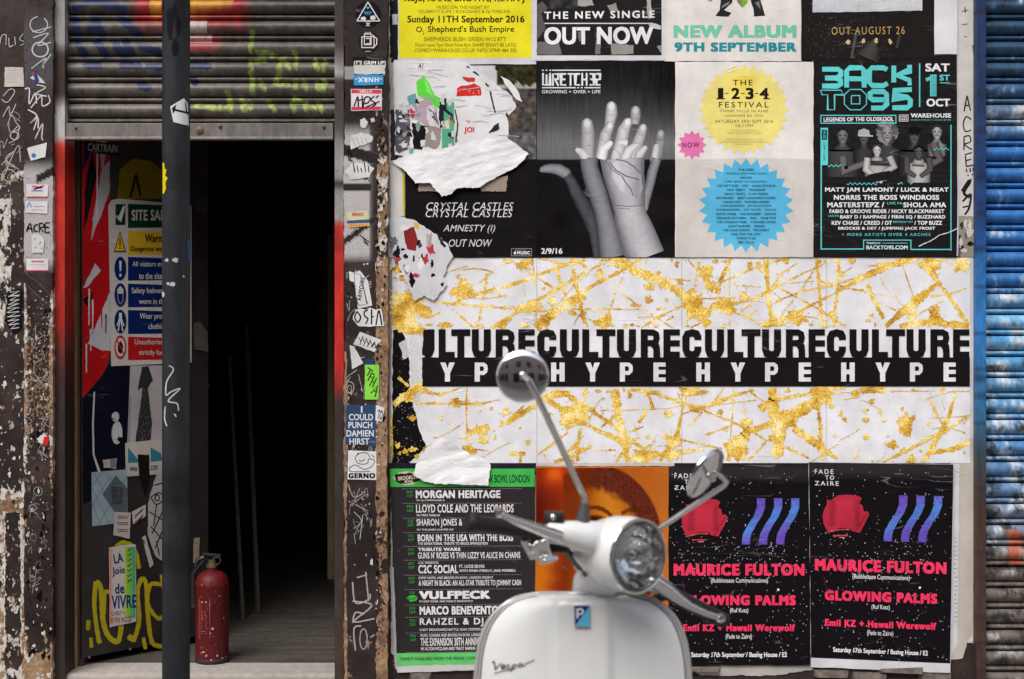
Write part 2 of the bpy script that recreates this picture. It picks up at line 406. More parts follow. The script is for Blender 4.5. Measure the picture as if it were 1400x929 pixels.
# ------------------------------------------------------------------ the setting
def ns(x, y, z=0.0): return noise.noise(Vector((x, y, z)))
def mixc(a, b, t):
    t = min(1, max(0, t)); return tuple(a[i] * (1 - t) + b[i] * t for i in range(len(a)))
def sst(v, a, b):
    t = min(1, max(0, (v - a) / (b - a))); return t * t * (3 - 2 * t)
def interp(v, stops):
    for i in range(len(stops) - 1):
        a, b = stops[i], stops[i + 1]
        if v <= b[0]:
            t = min(1, max(0, (v - a[0]) / (b[0] - a[0]))); return mixc(a[1], b[1], t) if isinstance(a[1], tuple) else a[1] * (1 - t) + b[1] * t
    return stops[-1][1]
ZROW = lambda z, d=CAM_D: CY + (CAM_H - z) / (K * d)
def slab(name, x0, x1, r0, r1, b, back, fn, step=3.0, edge=0.0, parent=None, mat=None):
    "wall piece: subdivided front face at offset b, side faces running back to 'back'; fn(px,row) -> (dark, white, ink rgba)"
    d = CAM_D - b; nx, ny = max(1, int((x1 - x0) / step)), max(1, int((r1 - r0) / step)); V, F, PK, INK = [], [], [], []
    for j in range(ny + 1):
        for i in range(nx + 1):
            x, y = x0 + (x1 - x0) * i / nx, r0 + (r1 - r0) * j / ny
            xx = x
            if edge and i in (0, nx): xx += ns(y / 9, x0 + i) * edge + ns(y / 40, x0 + i, 3) * edge * 1.3
            pk = fn(x, y); V.append(Q(xx, y, d)); PK.append((pk[0], pk[1], pk[3] if len(pk) > 3 else .12, 1)); c = lin(pk[2][:3]); INK.append(c + (pk[2][3],))
    F = [(j * (nx + 1) + i, j * (nx + 1) + i + 1, (j + 1) * (nx + 1) + i + 1, (j + 1) * (nx + 1) + i) for j in range(ny) for i in range(nx)]
    ring = [i for i in range(nx + 1)] + [j * (nx + 1) + nx for j in range(1, ny + 1)] + [ny * (nx + 1) + i for i in range(nx - 1, -1, -1)] + [j * (nx + 1) for j in range(ny - 1, 0, -1)]
    o = len(V)
    for k in ring: V.append(Vector((V[k].x, -back, V[k].z))); PK.append(PK[k]); INK.append(INK[k])
    m = len(ring)
    for k in range(m): F.append((ring[(k + 1) % m], ring[k], o + k, o + (k + 1) % m))
    return mesh_obj(name, V, F, mat or M_PEEL, parent, None, False, attrs={'peel': PK, 'ink': INK})

# ground, road, pavement, doorway floor
def ground_mat(name, base, sc, var, rough=0.85):
    m, nt, bs = newmat(name); b = NB(nt); p = b.pos()
    n = b.noise(p, sc, 6, 0.65); n2 = b.noise(p, 1.3, 4)
    v = b.math('ADD', b.math('MULTIPLY', n, 0.6), b.math('MULTIPLY', n2, 0.4))
    c = b.ramp(v, [(0.3, tuple(x * (1 - var) for x in base)), (0.7, tuple(x * (1 + var) for x in base))])
    b.put(bs.inputs['Base Color'], c); bs.inputs['Roughness'].default_value = rough
    b.put(bs.inputs['Normal'], b.bump(n, 0.5, 0.006)); return m
def sheet(name, x0, y0, x1, y1, z, mat):
    return tag(mesh_obj(name, [(x0, y0, z), (x1, y0, z), (x1, y1, z), (x0, y1, z)], [(0, 1, 2, 3)], mat), kind='structure')
sheet('ground', -150, -150, 150, 150, -0.12, ground_mat('earth', (0.10, 0.095, 0.09), 8, 0.3))
sheet('road', -150, -10.5, 150, -4.2, -0.116, ground_mat('asphalt', (0.13, 0.128, 0.125), 60, 0.35))
M_PAVE = ground_mat('paving_stone', (0.24, 0.23, 0.215), 40, 0.35)
def kerbed(name, y0, y1):
    mb = MB(); mb.box(-60, y0, -0.2, 60, y1, 0.0); o = mb.build(name, M_PAVE, smooth=False); tag(o, kind='structure')
kerbed('pavement', -4.2, 0.3); kerbed('far_pavement', -13.6, -10.5)
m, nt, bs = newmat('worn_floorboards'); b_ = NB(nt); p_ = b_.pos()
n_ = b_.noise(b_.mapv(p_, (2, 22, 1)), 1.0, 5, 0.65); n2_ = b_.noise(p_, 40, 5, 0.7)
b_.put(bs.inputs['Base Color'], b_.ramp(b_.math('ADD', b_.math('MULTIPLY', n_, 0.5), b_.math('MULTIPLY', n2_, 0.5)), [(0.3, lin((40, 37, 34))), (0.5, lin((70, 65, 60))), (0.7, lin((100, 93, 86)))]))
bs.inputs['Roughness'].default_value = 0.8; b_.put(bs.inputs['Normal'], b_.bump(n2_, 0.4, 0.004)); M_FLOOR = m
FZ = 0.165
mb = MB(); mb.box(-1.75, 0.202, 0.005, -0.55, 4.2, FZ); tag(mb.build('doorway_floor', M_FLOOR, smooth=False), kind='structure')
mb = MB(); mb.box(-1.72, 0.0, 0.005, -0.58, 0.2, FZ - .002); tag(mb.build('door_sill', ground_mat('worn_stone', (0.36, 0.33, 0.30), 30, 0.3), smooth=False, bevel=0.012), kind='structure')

# dark room behind the doorway
M_DARK = solid('dark_wall', (24, 22, 21), 0.95, 0, 0.3, 8)  # near-black wall colour with slight random variation
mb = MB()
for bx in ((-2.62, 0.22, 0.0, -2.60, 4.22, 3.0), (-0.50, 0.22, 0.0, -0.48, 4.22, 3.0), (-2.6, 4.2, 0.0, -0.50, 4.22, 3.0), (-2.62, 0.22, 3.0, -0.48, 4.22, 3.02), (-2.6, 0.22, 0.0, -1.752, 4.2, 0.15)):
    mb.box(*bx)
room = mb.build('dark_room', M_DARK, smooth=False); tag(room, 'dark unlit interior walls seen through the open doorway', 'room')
# boards leaning inside
M_BOARD = solid('grey_board', (84, 78, 72), 0.7, 0, 0.3, 20)
for i, (x, y, h, lean, w) in enumerate(((-1.285, 1.0, 1.15, 0.11, 0.018), (-1.235, 1.15, 1.3, 0.10, 0.020), (-0.98, 1.9, 1.5, 0.09, 0.05))):
    mb = MB(); mb.tube([(x + lean, y, FZ), (x, y + 0.25, FZ + h)], w / 2, 4)
    tag(mb.build('timber_batten', M_BOARD, smooth=False), ('thin grey batten leaning in the dark doorway, nearest the fire extinguisher', 'thin grey batten leaning in the dark doorway, just behind the nearest one', 'thicker grey batten leaning deep in the middle of the dark room')[i], 'batten', 'battens leaning in the dark room')
mb = MB()
for i in range(9):
    x0 = -0.80 + i * 0.031; mb.box(x0, 0.95 + 0.015 * (i % 2), 0.35, x0 + 0.033, 0.98 + 0.015 * (i % 2), 1.85)
tag(mb.build('curtain', solid('olive_cloth', (70, 60, 36), 0.9, 0, 0.25, 10), bevel=0.006), 'dim olive brown curtain hanging inside the doorway on the right', 'curtain')
mb = MB(); q = Q(438, 400, 5.6); mb.box(-0.635, 0.34, 0.98, -0.600, 0.37, 1.86)
tag(mb.build('timber_post', solid('ochre_wood', (150, 128, 72), 0.6, 0, 0.2, 15), bevel=0.004, smooth=False), 'short ochre wooden post just inside the right door jamb', 'post')

# ---- left wall and its pilaster
def f_left(x, y):
    dk = interp(y, [(-300, .95), (90, .92), (200, .72), (250, .50), (380, .46), (470, .60), (640, .60), (690, .44), (800, .42), (985, .40)])
    wh = interp(y, [(-300, .3), (200, .5), (260, .72), (480, .80), (640, .86), (690, .42), (740, .55), (985, .45)])
    if 700 < y < 985 and 8 < x < 30: dk += .14; wh += .22
    if x > 16 and 250 < y < 420: dk += .25
    if 120 < y < 200 and x < 30: dk += .0
    g = 0.25 if y < 300 else 0.0
    return dk, wh, (84, 72, 68, g)
def f_pil(x, y):
    e = min(x - 33, 72 - x)
    dk = interp(y, [(-300, 1.1), (190, 1.0), (250, 1.0), (370, .95), (400, .62), (470, .54), (560, .52), (620, .60), (660, .72), (850, .80), (890, .55), (900, .35), (985, .3)])
    wh = interp(y, [(-300, .4), (360, .6), (420, .55), (520, .40), (640, .50), (720, .3), (880, .42), (985, .5)])
    if e < 5: dk -= .18 if y > 380 else .03
    a, c = 0.0, (150, 146, 144)
    if y < 150: a, c = .75 * sst(abs(y - 75), 75, 30), (86, 84, 88)
    if 215 < y < 375: a, c = .97 * sst(y, 215, 240) * sst(y, 378, 350), (186, 182, 182)
    d = abs((x - 33) - (y - 232) * -1.6 - 20)
    if 225 < y < 260 and x > 50 and abs(y - 243 + (x - 55) * .5) < 6: a, c = 1, (26, 24, 25)
    if 370 < y < 420 and abs(y - 385 - (x - 40) * .9) < 8: a, c = .9, (34, 32, 34)
    return dk, wh, (c[0], c[1], c[2], a), (.85 * sst(y, 375, 430) if y < 700 else .3)
lw = slab('left_wall', -14, 33.5, -40, 985, 0.0, -0.3, f_left, 3.0, 0.8); tag(lw, 'flaking brown and white plaster wall at the far left edge', 'wall')
ext = slab('wall_extension', -700, -14, -300, 985, 0.001, -0.3, lambda x, y: (.75, .6, (70, 60, 58, .2)), 20, 0, lw)
lp = slab('left_pilaster', 33, 72, -300, 985, 0.045, -0.2, f_pil, 2.5, 1.5); tag(lp, 'narrow flaking pilaster with graffiti left of the red door channel', 'pilaster')
# ---- right pilaster
def f_rp(x, y):
    dk = interp(y, [(-300, 1.0), (160, .95), (250, .80), (350, .84), (365, .66), (470, .64), (620, .60), (680, .66), (800, .74), (880, .62), (985, .5)])
    wh = interp(y, [(-300, .4), (190, .5), (250, .62), (340, .66), (380, .45), (600, .35), (985, .4)])
    if x > 512: dk -= sst(x, 511, 517) * (.36 if 120 < y < 700 else .2); wh -= .12
    if x < 474 and y > 480: dk -= .3
    a, c = 0.0, (160, 156, 154)
    if 165 < y < 360 and x < 511: a = .97 * sst(y, 165, 190) * sst(y, 362, 345) * sst(x, 513, 503); c = (198, 195, 194)
    if 170 < y < 300 and abs(y - 205 - (x - 470) * .28) < 8: a, c = 1, (30, 28, 30)
    if abs(y - 255 - (x - 470) * .02) < 5 and x < 508: a, c = 1, (30, 28, 30)
    if 290 < y < 350 and abs(y - 330 + (x - 472) * .75) < 5: a, c = 1, (30, 28, 30)
    if 92 < y < 110 and x < 486: a, c = .8, (180, 178, 176)
    if x > 506: a *= .3
    return dk, wh, (c[0], c[1], c[2], a)
rp = slab('right_pilaster', 470.5, 530, -300, 985, 0.045, -0.2, f_rp, 2.5, 1.6); tag(rp, 'dark flaking pilaster covered in stickers between doorway and posters', 'pilaster')

# ---- door channels (steel guides either side of the doorway)
def f_lch(z):
    y = ZROW(z)
    return interp(y, [(-300, (58, 50, 48)), (0, (140, 136, 134)), (60, (176, 172, 170)), (78, (60, 48, 46)), (130, (58, 46, 44)), (150, (190, 186, 184)), (190, (176, 172, 170)), (200, (196, 54, 40)), (225, (150, 36, 28)), (250, (204, 52, 40)), (350, (196, 46, 36)), (440, (168, 40, 32)), (485, (92, 44, 38)), (540, (54, 44, 42)), (985, (50, 40, 38))])
mb = MB(); d = CAM_D - 0.02; a, b2 = Q(73, 0, d), Q(88.5, 0, d)
mb.box(a.x, -0.02, 0.0, b2.x, 0.1, 3.4, None, 260, f_lch)
tag(mb.build('steel_channel', M_PAINT, smooth=False, cols=True), 'upright steel door channel sprayed red and grey, left of the doorway', 'door frame', 'steel channels beside the doorway')
def f_rch(z):
    y = ZROW(z)
    return interp(y, [(-300, (70, 62, 60)), (60, (66, 60, 58)), (90, (150, 146, 142)), (102, (176, 172, 168)), (112, (60, 54, 54)), (180, (84, 80, 80)), (205, (150, 146, 146)), (245, (152, 150, 148)), (252, (50, 46, 46)), (262, (140, 138, 136)), (300, (158, 154, 150)), (310, (196, 52, 40)), (340, (150, 40, 34)), (350, (204, 50, 40)), (430, (206, 50, 40)), (500, (198, 46, 38)), (530, (150, 44, 38)), (550, (58, 50, 48)), (700, (56, 50, 48)), (985, (72, 58, 48))])
mb = MB(); a, b2 = Q(457.5, 0, d), Q(469.8, 0, d)
mb.box(a.x, -0.02, 0.0, b2.x, 0.1, 3.4, None, 260, f_rch)
tag(mb.build('steel_channel', M_PAINT, smooth=False, cols=True), 'upright steel door channel sprayed grey and red, right of the doorway', 'door frame', 'steel channels beside the doorway')
# timber jamb inside the left channel
mb = MB(); d = CAM_D + 0.10
a, b2 = Q(88.5, 0, d), Q(103, 0, d)
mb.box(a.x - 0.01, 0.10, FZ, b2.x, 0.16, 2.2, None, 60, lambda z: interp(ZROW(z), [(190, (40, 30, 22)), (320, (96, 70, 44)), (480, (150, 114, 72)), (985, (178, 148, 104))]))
a2 = Q(104, 0, d + .02); b3 = Q(112.5, 0, d + .02)
mb.box(a2.x, 0.13, FZ, b3.x, 0.19, 2.2, (84, 66, 50), 4)
mb.box(b2.x - .002, 0.125, FZ, a2.x + .002, 0.13, 2.2, (206, 190, 160), 4)
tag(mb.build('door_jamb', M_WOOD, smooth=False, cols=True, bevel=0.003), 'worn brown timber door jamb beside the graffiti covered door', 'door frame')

# ---- roller shutters
def slats(name, x0, x1, top, pitch, n, b, paint, parent, step=4.0):
    prof = []                                  # (fraction of the pitch, outward bulge, facing)
    for i in range(9): t = i / 8; prof.append((0.02 + 0.62 * t, 0.021 * math.sin(math.pi * (0.10 + 0.84 * t)) ** 0.8))
    prof += [(0.675, -0.006), (0.70, -0.006)]
    for i in range(5): t = i / 4; prof.append((0.72 + 0.22 * t, 0.002 + 0.011 * math.sin(math.pi * t)))
    prof += [(0.965, -0.008), (1.0, -0.008)]
    nx = int((x1 - x0) / step); V, F, C = [], [], []; rows = 0
    for k in range(n):
        for (t, o) in prof:
            y = top + pitch * (k + t); rows += 1
            for i in range(nx + 1):
                x = x0 + (x1 - x0) * i / nx; v = Q(x, y, CAM_D - b); V.append((v.x, v.y - o, v.z)); C.append(lin(paint(x, y, t)))
    F = [(j * (nx + 1) + i, (j + 1) * (nx + 1) + i, (j + 1) * (nx + 1) + i + 1, j * (nx + 1) + i + 1) for j in range(rows - 1) for i in range(nx)]
    return mesh_obj(name, V, F, M_SLAT, parent, C, True)
def sl(px, py, segs, w):
    for (x0, y0, x1, y1) in segs:
        dx, dy = x1 - x0, y1 - y0; t = max(0, min(1, ((px - x0) * dx + (py - y0) * dy) / (dx * dx + dy * dy + 1e-9)))
        if math.hypot(px - x0 - t * dx, py - y0 - t * dy) < w: return True
    return False
LIME = [(345, 45, 344, 70), (344, 85, 346, 128), (346, 86, 362, 84), (352, 74, 375, 76), (382, 95, 388, 80), (388, 80, 396, 95), (384, 98, 378, 112), (378, 116, 394, 118), (404, 74, 406, 94), (404, 112, 405, 122), (416, 112, 420, 124), (432, 84, 434, 96), (445, 84, 443, 98), (434, 114, 436, 124), (444, 112, 442, 124), (270, 146, 312, 150), (312, 128, 318, 152), (332, 138, 336, 152), (342, 140, 344, 150), (368, 140, 376, 152), (400, 142, 404, 152), (420, 142, 420, 150), (436, 142, 440, 152), (356, 112, 362, 124), (402, 136, 430, 150)]
NAVY = [(106, 10, 130, 2), (104, 28, 108, 50), (128, 34, 126, 46), (132, 28, 142, 50), (168, 28, 190, 48), (108, 62, 118, 76), (134, 58, 146, 76), (160, 64, 170, 76), (174, 58, 180, 74), (196, 66, 222, 74), (120, 90, 136, 92), (170, 90, 190, 92), (204, 92, 222, 94), (264, 90, 286, 92), (194, 118, 204, 122), (140, 4, 170, 14), (264, 110, 268, 114)]
def paint_l(x, y, t):
    g = interp(y, [(-300, 60), (20, 70), (60, 80), (100, 92), (170, 96)]) + 20 * ns(x / 60, y / 20, 1) + 16 * ns(x / 9, y / 6, 5) + 9 * ns(x / 3, y / 2.5, 8); c = (g, g * .94, g * .87)
    if 0.66 < t < 0.71 or t > 0.95: c = mixc(c, (28, 26, 25), .8)
    if y < 60:
        r = sst(y + ns(x / 14, y / 10) * 12, 56, 22)
        if 176 < x < 346: c = mixc(c, (146, 40, 44), r * sst(x, 172, 196) * sst(x, 350, 325))
        if 205 < x < 222 or 256 < x < 320: c = mixc(c, (190, 144, 36), .85 * sst(y + ns(x / 10, 3) * 6 + (x - 256) * .25 * (x > 256), 36, 14))
        if 256 < x < 285 and 28 < y < 46: c = mixc(c, (190, 186, 180), .8)
    if 256 < x < 320 and 48 < y < 72: c = mixc(c, (176, 70, 76), sst(x, 320, 280) * .8)
    if 256 < x < 290 and 48 < y < 60: c = mixc(c, (210, 205, 200), .6)
    xx, yy = x + 2 * ns(x / 6, y / 6, 9), y + 2 * ns(x / 5, y / 5, 2)
    if sl(xx, yy, NAVY, 5.5): c = (34, 42, 78)
    if sl(xx, yy, LIME, 3.6): c = mixc(c, (166, 194, 78), min(.85, .62 + .6 * ns(x / 5, y / 5, 30)))
    return tuple(max(8, min(255, q)) for q in c)
sh = empty('roller_shutter', Q(275, 190, CAM_D + .02), 'half raised grey roller shutter with lime and red spray paint above the doorway', 'roller shutter')
slats('slat_curtain', 87, 459, -282, 28.3, 16, -0.03, paint_l, sh, 2.0)
mb = MB(); a, b2 = Q(90.5, 169.5, CAM_D), Q(456, 190.5, CAM_D)
mb.box(a.x, -0.012, b2.z, b2.x, 0.045, a.z, (118, 112, 108), 1); mb.box(a.x, -0.022, b2.z - .004, b2.x, -0.012, b2.z + .006, (140, 134, 128), 1)
mb.build('bottom_bar', M_SLAT, sh, smooth=False, cols=True, bevel=0.002)
for (px, py, r) in ((273, 178, .0135), (301, 173, .007), (443, 169 + 5, .006), (104, 175, .005)):
    q = Q(px, py, CAM_D - .012); mb = MB(); mb.lathe([(0, r), (.006, r), (.009, r * .6), (.011, r * .3)], (q.x, -0.011, q.z), (0, -1, 0), 12, (120, 98, 76))
    mb.build('bolt', M_PAINT, sh, cols=True)
def paint_r(x, y, t):
    n = ns(x / 30, y / 22, 7) + .5 * ns(x / 6, y / 12, 3) + .3 * ns(x / 2.6, y / 4, 13); n2 = ns(x / 22, y / 16, 21) + .45 * ns(x / 4, y / 7, 11) + .3 * ns(x / 2.4, y / 3, 17)
    base = interp(y, [(-300, (30, 54, 82)), (60, (38, 68, 100)), (130, (50, 86, 122)), (160, (104, 124, 150)), (200, (48, 106, 172)), (300, (44, 102, 170)), (390, (52, 110, 172)), (430, (104, 166, 206)), (470, (76, 148, 202)), (520, (92, 146, 188)), (600, (74, 126, 180)), (660, (92, 128, 168)), (720, (112, 124, 142)), (770, (112, 104, 98)), (985, (98, 90, 84))])
    wf = interp(y, [(-300, -.6), (120, -.2), (150, .35), (185, 0), (300, -.3), (380, .0), (430, .35), (500, .25), (600, .3), (680, .3), (760, -.1), (985, -.1)])
    c = mixc(base, (200, 206, 212), .9 * sst(n + wf, .05, .8))
    df = interp(y, [(-300, .1), (100, 0), (160, -.25), (400, -.45), (520, -.1), (700, .15), (985, .2)])
    c = mixc(c, (30, 28, 30), sst(n2 + df, .1, .75) * .8)
    if 725 < y < 775 and abs(x - 1386 - 8 * ns(y / 9, 2)) < 9 + 6 * ns(x / 4, y / 4): c = mixc(c, (196, 92, 60), .75)
    if t > 0.95 or .66 < t < .71: c = mixc(c, (14, 15, 20), .85)
    return tuple(max(6, min(255, q)) for q in c)
sh2 = empty('roller_shutter', Q(1500, 985, CAM_D), 'closed blue and white spray painted roller shutter at the right edge', 'roller shutter')
slats('slat_curtain', 1346, 1480, -287 + .3, 28.7, 44, -0.02, paint_r, sh2, 2.0)
slats('slat_curtain_end', 1480, 2000, -287 + .3, 28.7, 44, -0.02, paint_r, sh2, 20.0)
mb = MB(); a, b2 = Q(1335.5, 0, CAM_D - .04), Q(1348.5, 0, CAM_D - .04)
mb.box(a.x, -0.04, 0, b2.x, 0.12, 3.4, None, 260, lambda z: mixc(interp(ZROW(z), [(-300, (26, 44, 84)), (150, (30, 52, 92)), (300, (26, 62, 118)), (360, (42, 104, 168)), (440, (48, 120, 190)), (560, (44, 104, 150)), (610, (54, 74, 92)), (660, (58, 52, 52)), (720, (70, 50, 46)), (985, (66, 50, 46))]), (20, 24, 36), .35 * (ns(z * 30, 4) > .2)))
fr = mb.build('shutter_frame', M_PAINT, smooth=False, cols=True, bevel=.002); tag(fr, 'blue and rust brown steel upright between the posters and the blue shutter', 'shutter frame')

# ---- the poster wall itself
def f_hoard(x, y):
    dk = .1; wh = .95
    if y > 893: dk = .50 + .25 * sst(y, 900, 925); wh = .52
    if x > 1300 and y > 880: dk = .85
    if x > 1331 + 2 * ns(y / 20, 3): wh = .35; dk = .45
    if x < 537: dk = .60; wh = .55
    return dk, wh, (70, 62, 58, .3)
hw = slab('poster_wall', 529.5, 1336, -300, 985, 0.0, -0.25, f_hoard, 4.0); tag(hw, 'flyposted wall under the layers of posters, peeling brown below them', 'wall')
M_RENDER = solid('broken_render', (92, 84, 78), .85, 0, .45, 40, .3, 0, .6)
for i, (x0, x1, y0, y1) in enumerate(((1112, 1160, 915, 925), (1165, 1212, 918, 929), (1200, 1262, 908, 920), (1255, 1300, 916, 934), (560, 590, 918, 930), (930, 985, 910, 917))):
    a, b2 = Q(x0, y0, CAM_D), Q(x1, y1, CAM_D); tilt = rnd(-.006, .012)
    mb = MB(); mb.add([(a.x, -.004, a.z), (b2.x, -.004, a.z + tilt), (b2.x - .01, -.026, b2.z), (a.x + .012, -.02, b2.z + tilt), (a.x, 0, b2.z), (b2.x, 0, b2.z)], [(0, 1, 2, 3), (3, 2, 5, 4), (0, 3, 4), (1, 5, 2)], (96, 88, 82)); mb.build('plaster_flake', M_RENDER, hw, smooth=False)
# building above and around
m, nt, bs = newmat('brickwork'); b_ = NB(nt); br = b_.n('ShaderNodeTexBrick'); b_.put(br.inputs['Vector'], b_.n('ShaderNodeTexCoord').outputs['Object'])
mp = b_.n('ShaderNodeMapping'); mp.inputs['Rotation'].default_value = (R(90), 0, 0); b_.put(mp.inputs[0], b_.n('ShaderNodeTexCoord').outputs['Object']); b_.put(br.inputs['Vector'], mp.outputs[0])
br.inputs['Scale'].default_value = 4.4; br.inputs['Color1'].default_value = lin((150, 98, 74)) + (1,); br.inputs['Color2'].default_value = lin((120, 76, 60)) + (1,); br.inputs['Mortar'].default_value = lin((150, 144, 134)) + (1,)
b_.put(bs.inputs['Base Color'], br.outputs['Color']); bs.inputs['Roughness'].default_value = .85; M_BRICK = m
mb = MB(); mb.box(-14, 0.02, 3.42, 14, 6, 9); tag(mb.build('brick_building', M_BRICK, smooth=False), 'brick upper storeys over the shuttered shop fronts', 'building')
mb = MB(); mb.box(-14, 0.24, 0.0, -2.64, 6, 3.42); mb.box(-0.46, 0.24, 0, 14, 6, 3.42); mb.build('rear_wall', M_BRICK, bpy.data.objects['brick_building'], smooth=False)
bp = Vector((0, -17, 0))
bd = empty('terrace_building', (0, -13.7, 0), 'pale brick terrace across the road, mirrored in the chrome of the white scooter', 'building')
mb = MB(); mb.box(-22, -18, 0, 22, -13.7, 9.4); mb.build('wall', solid('pale_brick', (176, 160, 146), .85, 0, .2, 12), bd, smooth=False)
M_WIN = solid('dark_glass', (34, 40, 48), .08, 0, .1, 3); M_WF = solid('white_joinery', (220, 218, 212), .5)
for i in range(7):
    for z, w, h in ((0.5, 5.2, 2.5), (4.1, 1.5, 2.1), (4.1, 1.5, 2.1)):
        x = -21 + i * 6.4 + (0 if z < 1 else .5); k = len([c for c in bd.children]); x += 2.6 if z > 1 and k % 3 == 0 else 0
        fr = MB(); fr.box(x, -13.7, z, x + w, -13.62, z + h); f_ = fr.build('window', M_WF, bd, smooth=False)
        n = 3 if w > 2 else 1
        for q in range(n): pn = MB(); pn.box(x + .1 + q * w / n, -13.62, z + .1, x + (q + 1) * w / n - .05, -13.60, z + h - .1); pn.build('pane', M_WIN, f_, smooth=False)
# ------------------------------------------------------------------ posters
_add0 = Flat.add
def _add1(s, V, F, C):
    s.l += getattr(s, 'inc', 1.2e-5); return _add0(s, V, F, C)
Flat.add = _add1
def dots(s, pts, col):
    V, F = [], []
    for (x, y, r) in pts:
        o = len(V); V += [(x - r, y), (x - r * .5, y - r), (x + r * .6, y - r * .9), (x + r, y), (x + r * .4, y + r), (x - r * .7, y + r * .8)]; F.append(tuple(range(o, o + 6)))
    return s.add(V, F, lin(col))
Flat.dots = dots
def sheet_shape(f, x0, y0, x1, y1, col, amp=0.5):
    return f.poly(jag([(x0, y0), (x1, y0), (x1, y1), (x0, y1)], 14, amp), col)
POSTERS = 'posters pasted on the wall'

# old paper margins and scraps that show between the posters
f = Flat(wall(.0012)); f.part('paper_strip')
sheet_shape(f, 1290, -40, 1333, 604, (206, 202, 198), .9); f.part('handwriting')
for st in ([(1322, 131), (1318, 153)], [(1322, 131), (1327, 152)], [(1319, 145), (1326, 144)], [(1328, 164), (1321, 160), (1317, 170), (1320, 180), (1328, 178)], [(1317, 188), (1325, 186), (1327, 194), (1319, 198), (1329, 205)], [(1318, 189), (1318, 206)], [(1319, 212), (1329, 209)], [(1320, 213), (1321, 228)], [(1321, 220), (1328, 218)], [(1321, 228), (1331, 226)], [(1321, 231), (1322, 236)], [(1326, 230), (1327, 236)], [(1330, 230), (1331, 235)], [(1323, 239), (1324, 241)], [(1329, 238), (1330, 240)]):
    f.brush(st, 1.9, (36, 34, 36))
for st, w in (([(1315, 262), (1324, 248), (1326, 250), (1318, 264), (1326, 270)], 3.6), ([(1316, 276), (1327, 266), (1325, 284), (1319, 294)], 3.0), ([(1316, 284), (1324, 282)], 2.4), ([(1319, 10), (1320, 18)], 1.4), ([(1315, 16), (1324, 14)], 1), ([(1315, 34), (1324, 33)], 1), ([(1318, 50), (1322, 51)], 1.2)):
    f.brush(st, w, (44, 42, 44))
f.poly(jag([(1329, 62), (1334, 60), (1334, 78), (1330, 74)], 4, .6), (60, 130, 150))
f.build('paper_strip', 'paper_strip', 'white paper strip with black handwritten letters beside the upper blue shutter', 'paper')
f = Flat(wall(.0014)); f.part('paper_strip'); f.poly(jag([(1298, 598), (1331, 600), (1333, 700), (1332, 780), (1329, 865), (1322, 880), (1316, 900), (1299, 902)], 5, 1.0), (190, 184, 176))
f.part('edge_sheet').up(.001); f.poly(jag([(1300, 634), (1312, 634), (1310, 740), (1309, 880), (1298, 903), (1296, 800)], 7, .8), (206, 206, 214))
f.part('print_traces'); [f.rect(1305 + rnd(-1, 1), y, 1308 + rnd(-1, 1), y + 1.2, (140, 140, 148)) for y in range(735, 850, 6)]
f.build('paper_strip', 'paper_strip', 'yellowed layered paper edge beside the lowest brown part of the shutter', 'paper')
f = Flat(wall(.001)); f.part('paper_base'); sheet_shape(f, 531, -40, 1312, 352, (200, 196, 194), 1); f.part('scrap')
for (x, y, w, h, c) in ((533, 0, 12, 80, (40, 36, 40)), (536, 20, 8, 14, (210, 206, 200)), (535, 80, 18, 6, (30, 28, 30)), (620, 84, 34, 4, (52, 48, 52)), (640, 80, 90, 6, (196, 192, 192)), (922, 82, 188, 3, (30, 40, 84)), (534, 150, 10, 70, (60, 56, 60)), (1086, 84, 10, 10, (44, 42, 44))):
    f.poly(jag([(x, y), (x + w, y), (x + w, y + h), (x, y + h)], 4, 1), c)
f.build('old_paper_layer', 'paper_base', 'greyish old paper layer showing in the gaps of the upper two poster rows', 'paper')

# 1 yellow poster
f = Flat(wall(.006)); f.part('sheet'); sheet_shape(f, 544, -46, 733, 88, (208, 206, 210)); f.part('print').up(); f.poly([(546, -44), (727, -44), (726.5, 79), (545.5, 80)], (232, 220, 46))
f.part('lettering').up(); K1 = (36, 32, 14); K2 = (112, 104, 30)
f.text('KoJo, KANE BROWN, KEVIN J', 553, -7, 717, 5, K1, .035); f.text('MUSIC ON THE NIGHT BY', 597, 8, 669, 12.6, K2); f.text('CELEBRITY SUPA | RICKOSHAY & DJ TIMELESS', 572, 14, 697, 19.4, K2)
f.text('Sunday 11TH September 2016', 557, 21.6, 717, 34, K1, .03); f.text('O', 569, 36.5, 577, 44.5, K1, .012); f.text('2', 577.6, 43, 580.4, 47.5, K1); f.text("Shepherd's Bush Empire", 585, 35.5, 703, 46.5, K1, .012)
f.text('SHEPHERDS BUSH GREEN W12 8TT', 580, 51, 692, 56.6, K2); f.text('Doors open 7pm ShowTime 8pm SHARP (DONT BE LATE)', 568, 59.4, 705, 65.2, K2); f.text('COMEDYWAREHOUSE.CO.UK INFO: 07949 484 350', 567, 66.6, 706, 71.6, K2)
f.build('poster', 'sheet', 'bright yellow event poster with black lettering, at the top left of the wall', 'poster', POSTERS)
